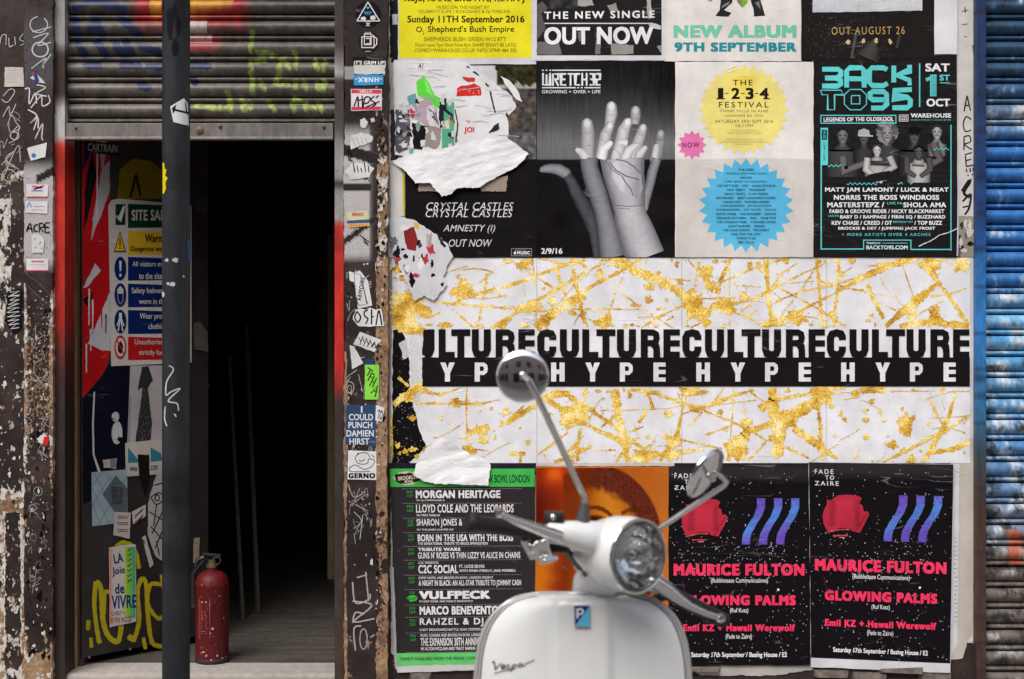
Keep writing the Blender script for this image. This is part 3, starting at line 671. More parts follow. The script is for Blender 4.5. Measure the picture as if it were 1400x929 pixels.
# 2 new single
f = Flat(wall(.007)); f.part('sheet'); sheet_shape(f, 727, -46, 910, 83, (212, 212, 216)); f.part('photo').up(); f.rect(734, -44, 904.5, 76, (40, 38, 38)); f.up()
for pts, c in (([(734, 8), (742, 2), (749, 12), (740, 18), (746, 40), (734, 55)], (92, 90, 88)), ([(734, 58), (764, 56), (768, 75), (734, 75)], (112, 110, 108)), ([(781, 0), (806, -8), (812, 8), (786, 9)], (170, 168, 166)), ([(830, 8), (842, 4), (846, 16), (835, 18)], (150, 148, 146)), ([(884, 0), (890, 0), (892, 25), (886, 26)], (176, 172, 170)), ([(835, 60), (866, 62), (866, 74), (836, 75)], (150, 148, 144)), ([(898, 64), (904, 62), (904, 74)], (150, 148, 144)), ([(790, 44), (797, 42), (800, 56), (792, 57)], (110, 108, 106)), ([(815, 38), (821, 36), (821, 74), (814, 75)], (120, 118, 116)), ([(886, 34), (896, 32), (904, 36), (903, 41), (892, 39)], (200, 198, 196))):
    f.poly(jag(pts, 5, .8), c)
f.grid(748, -20, 790, 12, lambda x, y: (lambda v: (v, v, v))(52 + 46 * ns(x / 8, y / 8, 3)), 3)
f.part('lettering').up(); f.text('THE NEW SINGLE', 744, 15.4, 895, 25.6, (232, 232, 234), .035, 0, 1.25, 0, -.012); f.rect(744.5, 31.6, 893, 33, (220, 220, 222)); f.text('OUT NOW', 744, 37, 893, 61, (228, 228, 231), .05, 0, 1.0, 0, -.005)
f.build('poster', 'sheet', 'black and white poster with a white border and big white capitals, top row', 'poster', POSTERS)
# 3 new album
f = Flat(wall(.0065)); f.part('sheet'); sheet_shape(f, 908, -46, 1096, 84, (222, 217, 212)); f.part('photo').up()
for pts, c in (([(986, -10), (1003, -10), (1001, 4), (990, 14), (1000, 18), (996, 23), (978, 22), (984, 14)], (44, 46, 48)), ([(1022, -10), (1036, -10), (1042, 8), (1046, 22), (1031, 23), (1030, 12)], (44, 46, 48)), ([(1006, -8), (1023, -8), (1022, 4), (1015, 11), (1008, 3)], (124, 168, 60)), ([(1006, -8), (1014, -8), (1014, 10), (1008, 3)], (140, 116, 108)), ([(966, 0), (975, -1), (972, 3)], (150, 150, 90)), ([(988, 8), (998, 2), (996, 6), (986, 12)], (130, 136, 140)), ([(1032, 4), (1038, 2), (1040, 14)], (110, 114, 118))):
    f.poly(jag(pts, 5, .4), c)
f.part('lettering').up(); f.text('NEW ALBUM', 921, 34.6, 1089, 52, (118, 196, 168), .075, 0, 1.06, 0, 0); f.text('9TH SEPTEMBER', 922, 58.2, 1089, 71, (42, 142, 152), .07, 0, 1.06)
f.build('poster', 'sheet', 'off white poster with green and teal block capitals, top row', 'poster', POSTERS)
# 4 dark
f = Flat(wall(.007)); f.part('sheet'); f.poly(jag([(1095, -46), (1277.5, -46), (1277.5, 79), (1200, 80), (1095.5, 83)], 14, .4), (37, 35, 34)); f.part('photo').up()
f.grid(1111, -44, 1261, 18, lambda x, y: (lambda v: (v * .96, v * .97, v))(196 + 14 * ns(x / 20, y / 16) + 24 * sst(y, 30, -30)), 4); f.poly(jag([(1110, 20.5), (1110, 17), (1262, 15), (1262, 19), (1180, 22)], 9, .7), (37, 35, 34))
f.dots([(rnd(1113, 1260), rnd(0, 18), rnd(.2, .6)) for i in range(70)], (110, 112, 120)); f.part('speckle').up()
f.dots([(1100 + abs(random.gauss(0, 45)), rnd(22, 80), rnd(.2, .55)) for i in range(150)] + [(random.gauss(1195, 16), rnd(54, 80), rnd(.3, .6)) for i in range(70)], (120, 116, 112))
f.finger([(1196, 54), (1192, 66), (1186, 80)], [10, 22, 36], (74, 72, 70), (37, 35, 34)); f.stroke([(1170, 48), (1164, 80)], 5, (84, 80, 78), (37, 35, 34)); f.stroke([(1230, 48), (1226, 66)], 4, (74, 70, 68), (37, 35, 34))
f.part('lettering').up(); f.text('OUT AUGUST 26', 1137, 36.8, 1237, 47.4, (188, 150, 98), .006, 0, 1.25, 0, -.01)
for x, y in ((1160, 58), (1180, 57), (1198, 56), (1217, 57)): f.blob(x, y, 2.6, 3.2, (206, 180, 130), .5, 14)
f.build('poster', 'sheet', 'dark speckled poster with small gold capitals, top row', 'poster', POSTERS)
f = Flat(wall(.0075)); f.part('blank_sheet'); sheet_shape(f, 1277.5, -46, 1309, 74.5, (214, 214, 220)); f.build('blank_poster', 'blank_sheet', 'narrow blank white sheet right of the dark gold lettered poster', 'poster', POSTERS)

# 6 torn black poster
f = Flat(wall(.006)); f.part('sheet'); sheet_shape(f, 554, 89, 734, 352, (31, 29, 30)); f.part('photo').up()
def crowd(x, y):
    v = 60 + 34 * ns(x / 7, y / 7, 2) + 20 * ns(x / 3, y / 3, 6)
    if y < 116 + 6 * ns(x / 8, 1): return (v * .86, v * .82, v * .52) if x > 680 - (116 - y) * .1 else (206, 206, 212)
    if y < 122: return (170, 164, 158)
    if 688 < x < 712 and 135 < y < 168: return (v * 1.7, v * 1.45, v * 1.3)
    return (v * 1.25, v * 1.18, v * 1.14) if y < 182 else (v * 1.35 + 14, v * 1.33 + 14, v * 1.33 + 16)
f.grid(628, 90, 733, 218, crowd, 2.5); f.part('lettering').up()
for dy, dx in ((0, 0), (9.8, -1)): f.text('CRYSTAL CASTLES', 583 + dx, 277 + dy, 702 + dx, 287.6 + dy, (214, 214, 216), -.004, .28, 1.05)
f.text('AMNESTY (I)', 606, 307.6, 677, 319.6, (214, 214, 216), -.002, .28, 1.05); f.text('OUT NOW', 613.5, 327.5, 673, 337.8, (214, 214, 216), -.002, .28)
f.frame(699, 340, 727, 350.5, .7, (150, 150, 152)); f.text('MUSIC', 707, 343.8, 724.5, 348.2, (226, 226, 228), .05, 0, 1.1); f.text('listen on', 706, 341.3, 719, 343, (170, 170, 172)); f.disc(704, 346.3, 1.7, (226, 226, 228), 2); f.stroke([(704.2, 344.2), (704.9, 342.9)], .7, (226, 226, 228))
f.build('poster', 'sheet', 'black torn poster with thin slanted white capitals, left of the two hands', 'poster', POSTERS)
# torn remains over it
f = Flat(wall(.0082)); f.part('scrap_layer'); f.poly(jag([(538, 83), (640, 84), (648, 96), (664, 104), (690, 124), (700, 132), (706, 146), (696, 158), (690, 150), (695, 170), (694, 192), (660, 194), (640, 200), (560, 215), (540, 212), (541, 170), (538, 130)], 4, 1.2), (220, 220, 222))
f.part('scrap_print').up()
f.poly(jag([(569, 112), (579, 104), (588, 116), (594, 130), (603, 136), (599, 149), (590, 143), (580, 136), (571, 131)], 4, .5), (96, 218, 66)); f.poly(jag([(580, 108), (587, 118), (592, 132), (584, 128)], 4, .5), (134, 232, 104))
f.poly(jag([(625, 121), (631, 117), (640, 117), (648, 114), (657, 119), (658, 131), (641, 132), (624, 132)], 4, .7), (202, 52, 46)); f.poly(jag([(632, 105), (650, 107), (649, 112), (640, 113), (633, 108)], 4, .6), (196, 60, 54)); f.dots([(rnd(626, 656), rnd(121, 131), .8) for i in range(9)], (232, 180, 176))
f.text('JOI', 634.5, 174, 648.5, 183.6, (206, 50, 50), .05); f.text('THE', 637, 165, 643, 168, (206, 80, 80), .03); f.text('A1', 571.5, 87, 579, 93.5, (50, 50, 54), .02, .2)
f.grid(604, 140, 621, 206, lambda x, y: (40, 140, 104) if (int(x * .8) + int(y * .8)) % 2 else (120, 190, 160), 1.3)
f.poly(jag([(601, 140), (610, 134), (611, 150), (619, 156), (622, 170), (616, 158), (606, 152), (607, 170), (602, 178), (600, 160)], 3, .8), (40, 40, 50)); f.poly(jag([(563, 140), (585, 136), (598, 150), (594, 170), (580, 172), (566, 160)], 4, 1.4), (176, 158, 172))
f.poly(jag([(584, 146), (592, 144), (602, 170), (597, 176), (584, 164)], 4, 1), (214, 206, 210)); [f.stroke([(586 + i * 3, 148 + i * 2), (592 + i * 2.5, 162 + i * 3)], 1.4, (60, 52, 70)) for i in range(4)]
f.poly(jag([(560, 146), (567, 152), (566, 164), (561, 160)], 3, .8), (196, 50, 66)); f.poly(jag([(557, 132), (568, 128), (572, 140), (560, 144)], 3, 1.2), (110, 160, 176)); f.poly(jag([(607, 166), (618, 160), (619, 168), (606, 178)], 3, .6), (206, 170, 60))
f.poly(jag([(563, 168), (583, 172), (581, 196), (577, 205), (566, 204)], 4, 1.2), (34, 30, 32)); f.poly(jag([(584, 170), (603, 176), (602, 196), (596, 204), (580, 200)], 4, 1), (152, 140, 132)); f.poly(jag([(541, 150), (560, 150), (560, 204), (546, 210), (540, 206)], 4, 1.2), (88, 84, 92))
for i in range(14): f.blob(rnd(543, 560), rnd(146, 205), rnd(1.5, 5), rnd(1.5, 5), random.choice([(206, 206, 210), (36, 32, 36), (190, 200, 214), (120, 116, 120)]), .5, 14)
for i in range(36):
    x, y = rnd(546, 622), rnd(128, 206); q = random.choice([(214, 214, 216), (200, 202, 206), (46, 44, 48), (150, 146, 150), (186, 176, 190), (110, 170, 140), (214, 214, 216)])
    f.poly(jag([(x, y), (x + rnd(2, 8), y + rnd(-3, 2)), (x + rnd(3, 9), y + rnd(3, 11)), (x + rnd(-2, 3), y + rnd(4, 12))], 2, .7), q)
for i in range(26): x, y = rnd(545, 700), rnd(88, 190); f.stroke([(x, y), (x + rnd(3, 16), y + rnd(-2, 3)), (x + rnd(16, 30), y + rnd(-3, 5))], rnd(.4, .9), (186, 186, 190), None, .2, 3)  # paper creases drawn as thin grey lines, their shade put into the colour
for x0, y0, x1, y1 in ((638, 91, 642, 93), (647, 98, 655, 103), (664, 114, 668, 118), (670, 125, 674, 142), (674, 142, 677, 154)): f.stroke([(x0, y0), (x1, y1)], 2, (50, 48, 52), None, .5, 2)
f.poly(jag([(668, 182), (675, 172), (682, 168), (683, 176), (676, 180)], 3, .6), (44, 44, 48)); f.stroke([(622, 150), (626, 170), (623, 195)], 1.8, (60, 58, 62), None, .4, 3); f.poly(jag([(684, 104), (696, 110), (708, 124), (714, 140), (706, 136), (694, 120)], 5, .6), (228, 228, 230))
f.build('torn_paper', 'scrap_layer', 'torn collage of poster remains with a lime green patch and a red shape', 'torn paper')
M_TORN = M_PRINT
def flap(name, pts, b, col, label, lift=.02, rows=None, grad=None, extra=None):
    "crumpled loose paper, real relief"
    bm = bmesh.new(); ring = jag(pts, 2.6, .8); vs = [bm.verts.new((x, y, 0)) for x, y in ring]; bm.faces.new(vs)
    bmesh.ops.triangulate(bm, faces=bm.faces[:]); 
    for it in range(4):
        bmesh.ops.subdivide_edges(bm, edges=[e for e in bm.edges if e.calc_length() > 4.5], cuts=1, use_grid_fill=True); bmesh.ops.triangulate(bm, faces=[q for q in bm.faces if len(q.verts) > 3])
    bm.verts.ensure_lookup_table(); V, C = [], []
    xs = [p[0] for p in pts]; ys = [p[1] for p in pts]; cx, cy = (min(xs) + max(xs)) / 2, (min(ys) + max(ys)) / 2
    for i, v in enumerate(bm.verts):
        x, y = v.co.x, v.co.y; h = abs(ns(x / 70 + y / 90, y / 40, 4)) * .009 + abs(ns(x / 22 + y / 40, y / 12 + x / 50, 8)) * .0032 + abs(ns(x / 40, y / 5, 2)) * .0010
        h += lift * sst(y, min(ys), max(ys)); v.index = i
        V.append(Q(x, y, CAM_D - b - h)); C.append(lin(grad(x, y) if grad else col))
    F = [tuple(v.index for v in q.verts) for q in bm.faces]; bm.free()
    o = mesh_obj(name, V, F, M_TORN, None, C, False); return tag(o, label, 'torn paper')
flap('torn_flap', [(537, 221), (555, 212), (583, 206), (604, 204), (612, 202), (640, 194), (659, 190), (678, 189), (694, 189), (723, 211), (706, 229), (681, 241), (654, 257), (633, 257), (625, 258), (616, 266), (604, 269), (587, 250), (568, 251), (560, 241), (550, 230), (543, 227)], .011, (226, 226, 228), 'large crumpled white flap of torn paper hanging over the black torn poster', .010)
f = Flat(wall(.0102)); f.part('scrap'); f.poly(jag([(572, 247), (590, 250), (600, 262), (572, 262)], 3, .7), (150, 138, 128)); f.build('paper_scrap', 'scrap', 'small brown paper scrap below the left end of the large white flap', 'torn paper')
f = Flat(wall(.0102)); f.part('scrap'); f.poly(jag([(655, 253), (680, 244), (694, 240), (692, 262), (658, 262)], 3, .7), (156, 144, 132)); f.build('paper_scrap', 'scrap', 'brown paper scrap below the right end of the large white flap', 'torn paper')
f = Flat(wall(.0090)); f.part('scrap'); f.poly(jag([(533, 226), (546, 228), (552, 240), (553, 296), (534, 300)], 4, .8), (206, 204, 200)); f.part('scrap_print').up(); f.poly([(549.5, 236), (552.5, 240), (553.5, 296), (551.5, 296)], (206, 190, 50)); f.build('paper_scrap', 'scrap', 'tall white scrap with a yellow edge at the left of the slanted lettering', 'torn paper')
f = Flat(wall(.0106)); f.part('scrap_layer'); f.poly(jag([(533, 298), (552, 297), (566, 301), (590, 316), (612, 334), (620, 351), (612, 362), (606, 378), (611, 390), (592, 412), (580, 404), (566, 412), (552, 380), (540, 350), (534, 330)], 4, 1.2), (206, 206, 210)); f.part('scrap_print').up()
for i in range(46):
    x, y = rnd(536, 592), rnd(303, 378)
    if y - 300 > (x - 545) * .9: f.blob(x, y, rnd(1.5, 6), rnd(1.5, 7), random.choice([(30, 28, 32), (34, 30, 34), (206, 206, 210), (186, 60, 70), (226, 222, 222), (120, 116, 124), (190, 204, 214), (70, 64, 70)]), .55, 16)
f.poly(jag([(552, 316), (566, 310), (571, 328), (568, 344), (556, 340)], 4, .8), (130, 46, 48)); f.poly(jag([(566, 303), (572, 306), (573, 313), (567, 312)], 3, .4), (214, 180, 60)); f.poly(jag([(583, 320), (590, 322), (590, 336), (586, 340), (583, 334)], 3, .4), (170, 168, 172))
f.stroke([(598, 318), (604, 332), (609, 338)], 3.5, (44, 42, 46), None, .8, 3); f.poly(jag([(562, 372), (568, 384), (564, 394), (559, 386)], 3, .8), (30, 28, 32)); f.blob(605, 389, 2.6, 2.6, (30, 28, 32), .5, 12); f.stroke([(590, 318), (585, 345)], 1, (190, 60, 80))
f.build('torn_paper', 'scrap_layer', 'torn collage of paper remains beside the left end of the gold splashes', 'torn paper')

# 8 two hands
f = Flat(wall(.0058), lambda x, y: (min(max(x, 733), 925), min(y, 352))); f.part('sheet'); sheet_shape(f, 733, 84, 925, 352, (30, 28, 30)); f.part('photo').up()
def hb(x, y):
    if y > 217.5: v = 26 + 6 * ns(x / 30, y / 30); return (v + 3, v + 1, v + 3)
    v = interp(y, [(84, 30), (120, 40), (160, 74), (195, 112), (217, 108)]) * (1 - .28 * sst(x, 860, 925) * sst(y, 200, 120)) + 10 * ns(x / 2.2, y / 40, 4); return (v, v, v + 1)
f.grid(734, 85, 923.5, 351.5, hb, 2.4); G = lambda v: (v - 2, v - 2, v + 4)
HF = (([(802, 162), (804, 180), (803, 216)], [16, 18, 19], 190, 118), ([(836, 139), (836, 155), (833, 172)], [15, 17, 14], 204, 104), ([(869, 145), (869, 158), (868, 170)], [14, 15, 12], 184, 96), ([(836, 167), (828, 185), (822, 216)], [12, 16, 17], 204, 124), ([(861, 162), (853, 178), (844, 216)], [13, 17, 18], 208, 124), ([(881, 170), (874, 190), (865, 216)], [12, 15, 16], 202, 122), ([(904, 178), (902, 195), (899, 216)], [11, 12, 12], 160, 112))
for pts, w, c, e in HF: f.finger(pts, w, G(c), G(e), .10)
for pts, w, c, e in HF:                                   # nails and knuckle creases
    (x0, y0), (x1, y1) = pts[0], pts[1]; L = math.hypot(x1 - x0, y1 - y0); ux, uy = (x1 - x0) / L, (y1 - y0) / L; r = w[0] / 2
    f.blob(x0 + ux * r * .95, y0 + uy * r * .95, r * .55, r * .62, G(min(235, c + 22)), .08, 14)
    for dd, q in ((r * 2.3, .8), (r * 2.6, .6), (r * 4.6, .7)):
        cx, cy = x0 + ux * dd, y0 + uy * dd
        if cy < 212: f.stroke([(cx + uy * r * q, cy - ux * r * q - .6), (cx, cy + .5), (cx - uy * r * q, cy + ux * r * q - .6)], .8, G(c - 52), G(c - 18))
for pts, w, c, e in (([(787, 204), (796, 209), (802, 217)], [8, 12, 14], 220, 160), ([(837, 194), (825, 204), (822, 218)], [9, 13, 14], 232, 170), ([(846, 195), (852, 195), (858, 196)], [7, 9, 8], 232, 180), ([(872, 197), (860, 206), (854, 218)], [9, 13, 15], 222, 150), ([(884, 200), (875, 210), (871, 222)], [8, 12, 13], 216, 140), ([(898, 197), (897, 205), (894, 222)], [9, 10, 11], 212, 136), ([(840, 206), (842, 212), (842, 218)], [10, 13, 14], 208, 156)):
    f.finger(pts, w, G(c), G(e), .06)
f.stroke([(739, 235), (741, 232.5), (746, 231), (753, 230.6), (764, 232), (773, 237), (779, 245)], [4, 9, 12, 14, 16, 16, 13], G(150), G(60), 0, 2, .15)
f.stroke([(775, 240), (782, 250), (788, 264), (797, 280), (806, 298), (812, 320), (816, 352)], [14, 16, 18, 22, 20, 14, 10], G(84), G(32), 0, 2, .3)
f.stroke([(805, 217), (806, 230), (811, 246), (816.5, 262), (825, 290), (830, 310), (838, 352)], [25, 24, 26, 27, 25, 29, 37], G(140), G(58), 0, 2, .14)
f.stroke([(898, 217), (892, 235), (889, 250), (884, 270), (882, 288)], [13, 14, 13, 12, 7], G(150), G(70), 0, 2, .14)
f.stroke([(852, 217), (853, 232), (854, 246), (857, 262), (860, 282), (864, 300), (872, 320), (884, 352)], [58, 56, 52, 46, 41, 44, 48, 51], G(192), G(104), 0, 2, .10)
f.stroke([(842, 222), (846, 240), (852, 262)], [10, 20, 8], G(206), G(186), 0, 2, .06); f.stroke([(872, 236), (872, 256), (870, 272)], [6, 14, 6], G(160), G(176), 0, 2, .08)
for pts, w in (([(833, 222), (842, 233), (856, 241), (874, 246)], 1.8), ([(828, 219), (836, 232), (848, 240)], 1.4), ([(842, 218), (856, 221), (868, 229), (876, 238)], 1.8), ([(866, 268), (862, 258), (854, 248), (850, 240)], 1.6), ([(841, 281), (860, 282.5), (880, 281)], 1.2), ([(843, 285), (862, 286)], .8), ([(822, 218), (826, 240), (833, 262), (841, 290), (845, 312), (856, 352)], 2.8), ([(877, 222), (881, 250), (881, 282)], 2.2), ([(798, 262), (806, 270)], 1), ([(800, 258), (804, 268)], .9)): f.stroke(pts, w, (92, 90, 96), (146, 144, 150), 0, 2)
f.part('lettering').up(); 
for st in ([(742.4,100),(742.4,116.4),(752,116.4),(752,100)],[(747.2,102),(747.2,116)],[(756,117.6),(756,101.4),(763,101.4),(763,108.6),(756,108.6)],[(759,109),(763.4,117.6)],[(774,101.4),(767,101.4),(767,116.4),(774,116.4)],[(767,108.8),(773,108.8)],[(776,101.4),(784,101.4)],[(780,102.6),(780,117.6)],[(793,101.4),(786.6,101.4),(786.6,116.4),(793,116.4)],[(796,100),(796,117.6)],[(802,100),(802,117.6)],[(796,109),(802,109)],[(806,101.4),(812,101.4),(812,116.4),(806,116.4)],[(807,108.8),(812,108.8)],[(815,101.4),(820.4,101.4),(820.4,108.8),(815.4,108.8),(815.4,116.4),(821,116.4)]): f.stroke([(x * 1.0, y) for x, y in st], 2.5, (224, 224, 228))
f.rect(741, 95.6, 743.5, 97.2, WHITE); f.rect(746, 95.6, 748.5, 97.2, WHITE); f.rect(751, 95.6, 753.5, 97.2, WHITE); f.rect(755, 95.6, 821, 97.2, WHITE)
f.rect(741, 119.4, 787, 121, WHITE); f.rect(789, 119.4, 791.5, 121, WHITE); f.rect(794, 119.4, 796.5, 121, WHITE); f.rect(799, 119.4, 821, 121, WHITE); f.text('GROWING + OVER + LIFE', 741, 123.4, 821, 128, (214, 214, 216), .025); f.text('2/9/16', 740, 339.6, 769, 347.4, (228, 228, 230), .03)
f.build('poster', 'sheet', 'black and white poster of two hands reaching upwards', 'poster', POSTERS)
# 9 festival
f = Flat(wall(.0064)); f.part('sheet'); sheet_shape(f, 923, 85, 1112, 352, (226, 222, 218)); f.part('lower_sheet').up(); f.poly(jag([(924, 216.5), (960, 218), (1030, 216), (1112, 218), (1112, 352), (925, 352)], 14, .4), (208, 203, 199))
f.part('starburst').up(); f.star(1017, 150, 62, 54, 28, (234, 220, 128)); f.grid(990, 104, 1044, 150, lambda x, y: mixc((228, 206, 84), (234, 220, 128), math.hypot((x - 1017) / 27, (y - 104) / 46)), 3); f.star(1020, 281, 65, 55, 26, (92, 182, 222)); f.star(946, 198.5, 20, 15, 12, (228, 122, 176))
f.part('lettering').up(); K3 = (40, 36, 30); K4 = (128, 120, 84)
f.text('THE', 1002, 109.4, 1029, 117, K3, .012, 0, 1.25); f.text('1', 981.5, 120.6, 989, 135.6, K3, .045); f.rect(991, 127.6, 996, 128.6, K3); f.text('2', 1000, 120.4, 1011.5, 135.6, K3, .045); f.rect(1013, 127.6, 1018, 128.6, K3); f.text('3', 1019.5, 120.4, 1030.5, 136, K3, .045); f.rect(1032, 127.6, 1037, 128.6, K3); f.text('4', 1038.5, 120.4, 1051, 135.6, K3, .045)
f.rect(979.5, 134.4, 991, 135.9, K3); f.rect(1043.5, 134.6, 1052.5, 135.9, K3); f.text('FESTIVAL', 983, 139.6, 1051, 147.2, K3, .006, 0, 1.3)
f.text('THREE MILLS ISLAND', 984, 150.2, 1050, 153.6, K4, 0, 0, 1.2); f.text('LONDON E3 3DU', 990, 156.6, 1043, 160, K4, 0, 0, 1.2); f.text('SATURDAY 3RD SEPT 2016', 978, 164, 1057, 168, (104, 98, 70), 0, 0, 1.2); f.text('12-11PM', 1006, 170.2, 1030, 173.4, K4)
for y, w in ((177.5, 19), (181, 23), (189.5, 25), (193, 32), (196.5, 12)): f.text('TICKETS AND INFORMATION ONLINE', 1017 - w, y, 1017 + w, y + 2, (196, 186, 128))
f.text('NOW', 933, 195, 956, 202, (110, 52, 84), .01, 0, 1.2)
LN = ['THE CRIBS', 'THE JESUS AND MARY CHAIN', 'SPECTOR', 'CARL BARAT & THE JACKALS', 'THE WYTCHES    VOV    GANG OF FOUR', 'MILK TEETH    TELEGRAM', 'NANCY PANTS    CLAW MARKS', 'BO NINGEN    SAINT LEONARDS HORSES', 'VIOLIN KIDS    THOMAS COHEN', 'LOVE BUZZARD    JIM SCLAVUNOS', 'PHOBOPHOBES    FAT WHITE    TOY DJ', 'NOVA TWINS    THE BLINDERS    CROWS', 'TEENAGE MOTHERS    PINS    TAKE WPS', 'THE WINACHI TRIBE    STRANGE CAGES', 'GIANT BURGER    SWAMI', 'THE LUCID DREAM    YOUTHBAY', 'NAIL THE TAIL NYC', 'SCREAM CLUB', 'SEA CELLS']
for i, t in enumerate(LN): w = min(41, len(t) * 1.18); f.text(t, 1020 - w, 230.8 + i * 5.5, 1020 + w, 233.8 + i * 5.5, (30, 66, 96), .012)
f.build('poster', 'sheet', 'white poster with pale yellow, pink and blue starbursts', 'poster', POSTERS)
# 10 teal on black
T = (98, 204, 206)
f = Flat(wall(.0062)); f.part('sheet'); f.poly(jag([(1112, 83), (1180, 81), (1308, 75), (1309, 345), (1309, 352), (1112, 352)], 14, .3), (35, 33, 35)); f.part('photo').up()
def bricks(x, y):
    v = 36 + 7 * ns(x / 5, y / 4); r = int(y / 7.5); u = (y % 7.5 < .9) or ((x + (r % 2) * 9) % 18 < .9)
    return (v + (7 if u else 0), v + (5 if u else 0), v + (7 if u else 0))
f.grid(1113, 84, 1308, 351, bricks, 2.4)
def fig(x, y, r, skin, top, w, h, hair=None, cap=None):
    f.finger([(x, y + r * 1.0), (x, y + r * 1.9), (x, y + r + h)], [w * .55, w, w * .9], (top,) * 3, (int(top * .45),) * 3); f.stroke([(x, y + r * .6), (x, y + r * 1.5)], r * .9, (int(skin * .8),) * 3, (int(skin * .5),) * 3)
    if hair:
        for k in range(16): a = k * .41; f.blob(x + r * 1.0 * math.cos(a), y - r * .15 + r * 1.15 * math.sin(a), r * .42, r * .42, (int(hair * rnd(.6, 1.3)),) * 3, .5, 10)
    f.finger([(x, y - r), (x, y - r * .2), (x + .3, y + r * .55), (x + .2, y + r)], [r * 1.45, r * 1.6, r * 1.25, r * .6], (skin,) * 3, (int(skin * .45),) * 3)
    for sx in (-.34, .34): f.stroke([(x + (sx - .2) * r, y - r * .08), (x + (sx + .2) * r, y - r * .08)], r * .24, (int(skin * .42),) * 3, (int(skin * .8),) * 3)
    f.stroke([(x - r * .26, y + r * .52), (x + r * .28, y + r * .52)], r * .16, (int(skin * .45),) * 3, (int(skin * .8),) * 3); f.stroke([(x - r * .16, y + r * .26), (x + r * .18, y + r * .26)], r * .12, (int(skin * .6),) * 3)
    if not hair and not cap: f.stroke([(x - r * .72, y - r * .5), (x - r * .5, y - r * .86), (x, y - r * 1.0), (x + r * .5, y - r * .86), (x + r * .72, y - r * .5)], r * .42, (int(skin * .3),) * 3)
    if cap: f.poly([(x - r * .95, y - r * .25), (x - r * .8, y - r * 1.05), (x, y - r * 1.35), (x + r * .8, y - r * 1.05), (x + r * .95, y - r * .25)], (cap,) * 3); f.stroke([(x - r * .8, y - r * .25), (x + r * 1.4, y - r * .2)], r * .22, (min(255, cap + 14),) * 3)
fig(1152, 186, 10, 120, 74, 50, 46); fig(1181, 188, 9, 92, 62, 30, 30, None, 168); fig(1250, 186, 10, 96, 60, 52, 44, None, 26); fig(1281, 181, 9, 170, 150, 26, 24); fig(1213, 183, 11, 150, 70, 36, 34, 110)
f.stroke([(1152, 214), (1154, 234), (1186, 222)], [12, 11, 9], (112, 110, 110), (44, 42, 42), 0, 2); f.stroke([(1276, 196), (1284, 218), (1262, 232)], [14, 12, 8], (104, 100, 100), (40, 38, 38), 0, 2)
fig(1199, 206, 7.5, 206, 176, 36, 34); fig(1256, 208, 8, 92, 178, 34, 34)
f.stroke([(1186, 216), (1184, 232), (1198, 243), (1206, 250)], [9, 9, 7, 5], (196, 194, 194), (110, 108, 108), 0, 2); f.stroke([(1216, 214), (1222, 228), (1206, 238), (1198, 250)], [9, 9, 6, 4], (190, 188, 188), (110, 108, 108), 0, 2); f.stroke([(1190, 224), (1216, 225)], 5, (60, 60, 62)); f.stroke([(1240, 216), (1240, 234), (1252, 242)], [9, 8, 6], (90, 86, 86), (44, 42, 42), 0, 2); f.stroke([(1270, 216), (1272, 232), (1258, 242)], [9, 8, 6], (90, 86, 86), (44, 42, 42), 0, 2); f.stroke([(1247, 226), (1264, 227)], 3, (90, 90, 92))
f.stroke([(1178, 252), (1192, 244), (1214, 240), (1226, 252)], 12, (36, 34, 36), (40, 38, 40), 0, 2)
f.part('lettering').up()
for st in ([(1124, 95), (1146, 95), (1149.5, 98), (1149.5, 103), (1144, 107), (1128, 107)], [(1143, 107.4), (1149.5, 110), (1149.5, 115), (1145, 118), (1124, 118)], [(1157.5, 120), (1157.5, 97), (1162, 93), (1178, 93), (1181.5, 97), (1181.5, 120)], [(1161, 108), (1178, 108)], [(1213, 95.6), (1208, 93), (1192, 93), (1188.5, 97), (1188.5, 113), (1193, 117.4), (1208, 117.4), (1213.5, 114)], [(1222, 90), (1222, 113)], [(1243.5, 89), (1243.5, 97), (1227, 103.4), (1243.5, 110), (1243.5, 117)], [(1191, 148), (1207, 148), (1212, 143.5), (1212, 128.5), (1208, 125.6), (1193, 125.6), (1189.6, 128), (1189.6, 134), (1193, 136.6), (1209, 136.6)], [(1246.6, 122.6), (1222, 124), (1222, 133.4), (1241, 133.4), (1244.5, 137), (1244.5, 144), (1240, 147.6), (1220, 147.6)]):
    f.stroke(st, 6.6, T)
for st in ([(1121.6, 123.6), (1150, 123.6), (1153, 130), (1141, 130), (1141, 150.4), (1131.6, 150.4), (1131.6, 130), (1124, 130), (1121.6, 123.6)], [(1162, 122.6), (1177, 122.6), (1184.6, 130), (1184.6, 143), (1177, 150.4), (1162, 150.4), (1154.4, 143), (1154.4, 130), (1162, 122.6)], [(1164, 131), (1175.6, 131), (1175.6, 142.4), (1164, 142.4), (1164, 131)]): f.stroke(st, 1.3, T)
f.rect(1256.4, 87, 1258.2, 146.6, T); f.text('SAT', 1265, 87, 1298.5, 98.2, WHITE, .05); f.text('OCT', 1266.6, 135.2, 1299, 146, WHITE, .05); f.stroke([(1276, 102.4), (1276, 132)], 8.6, T); f.stroke([(1266, 109.6), (1272, 107)], 4.6, T)
for x in (1274, 1276.4, 1278.6): f.stroke([(x, 104), (x, 131)], .7, (36, 90, 94))
f.text('ST', 1284.6, 102.4, 1298.6, 110.6, T, .05); f.rect(1285, 113, 1298.6, 114.2, T)
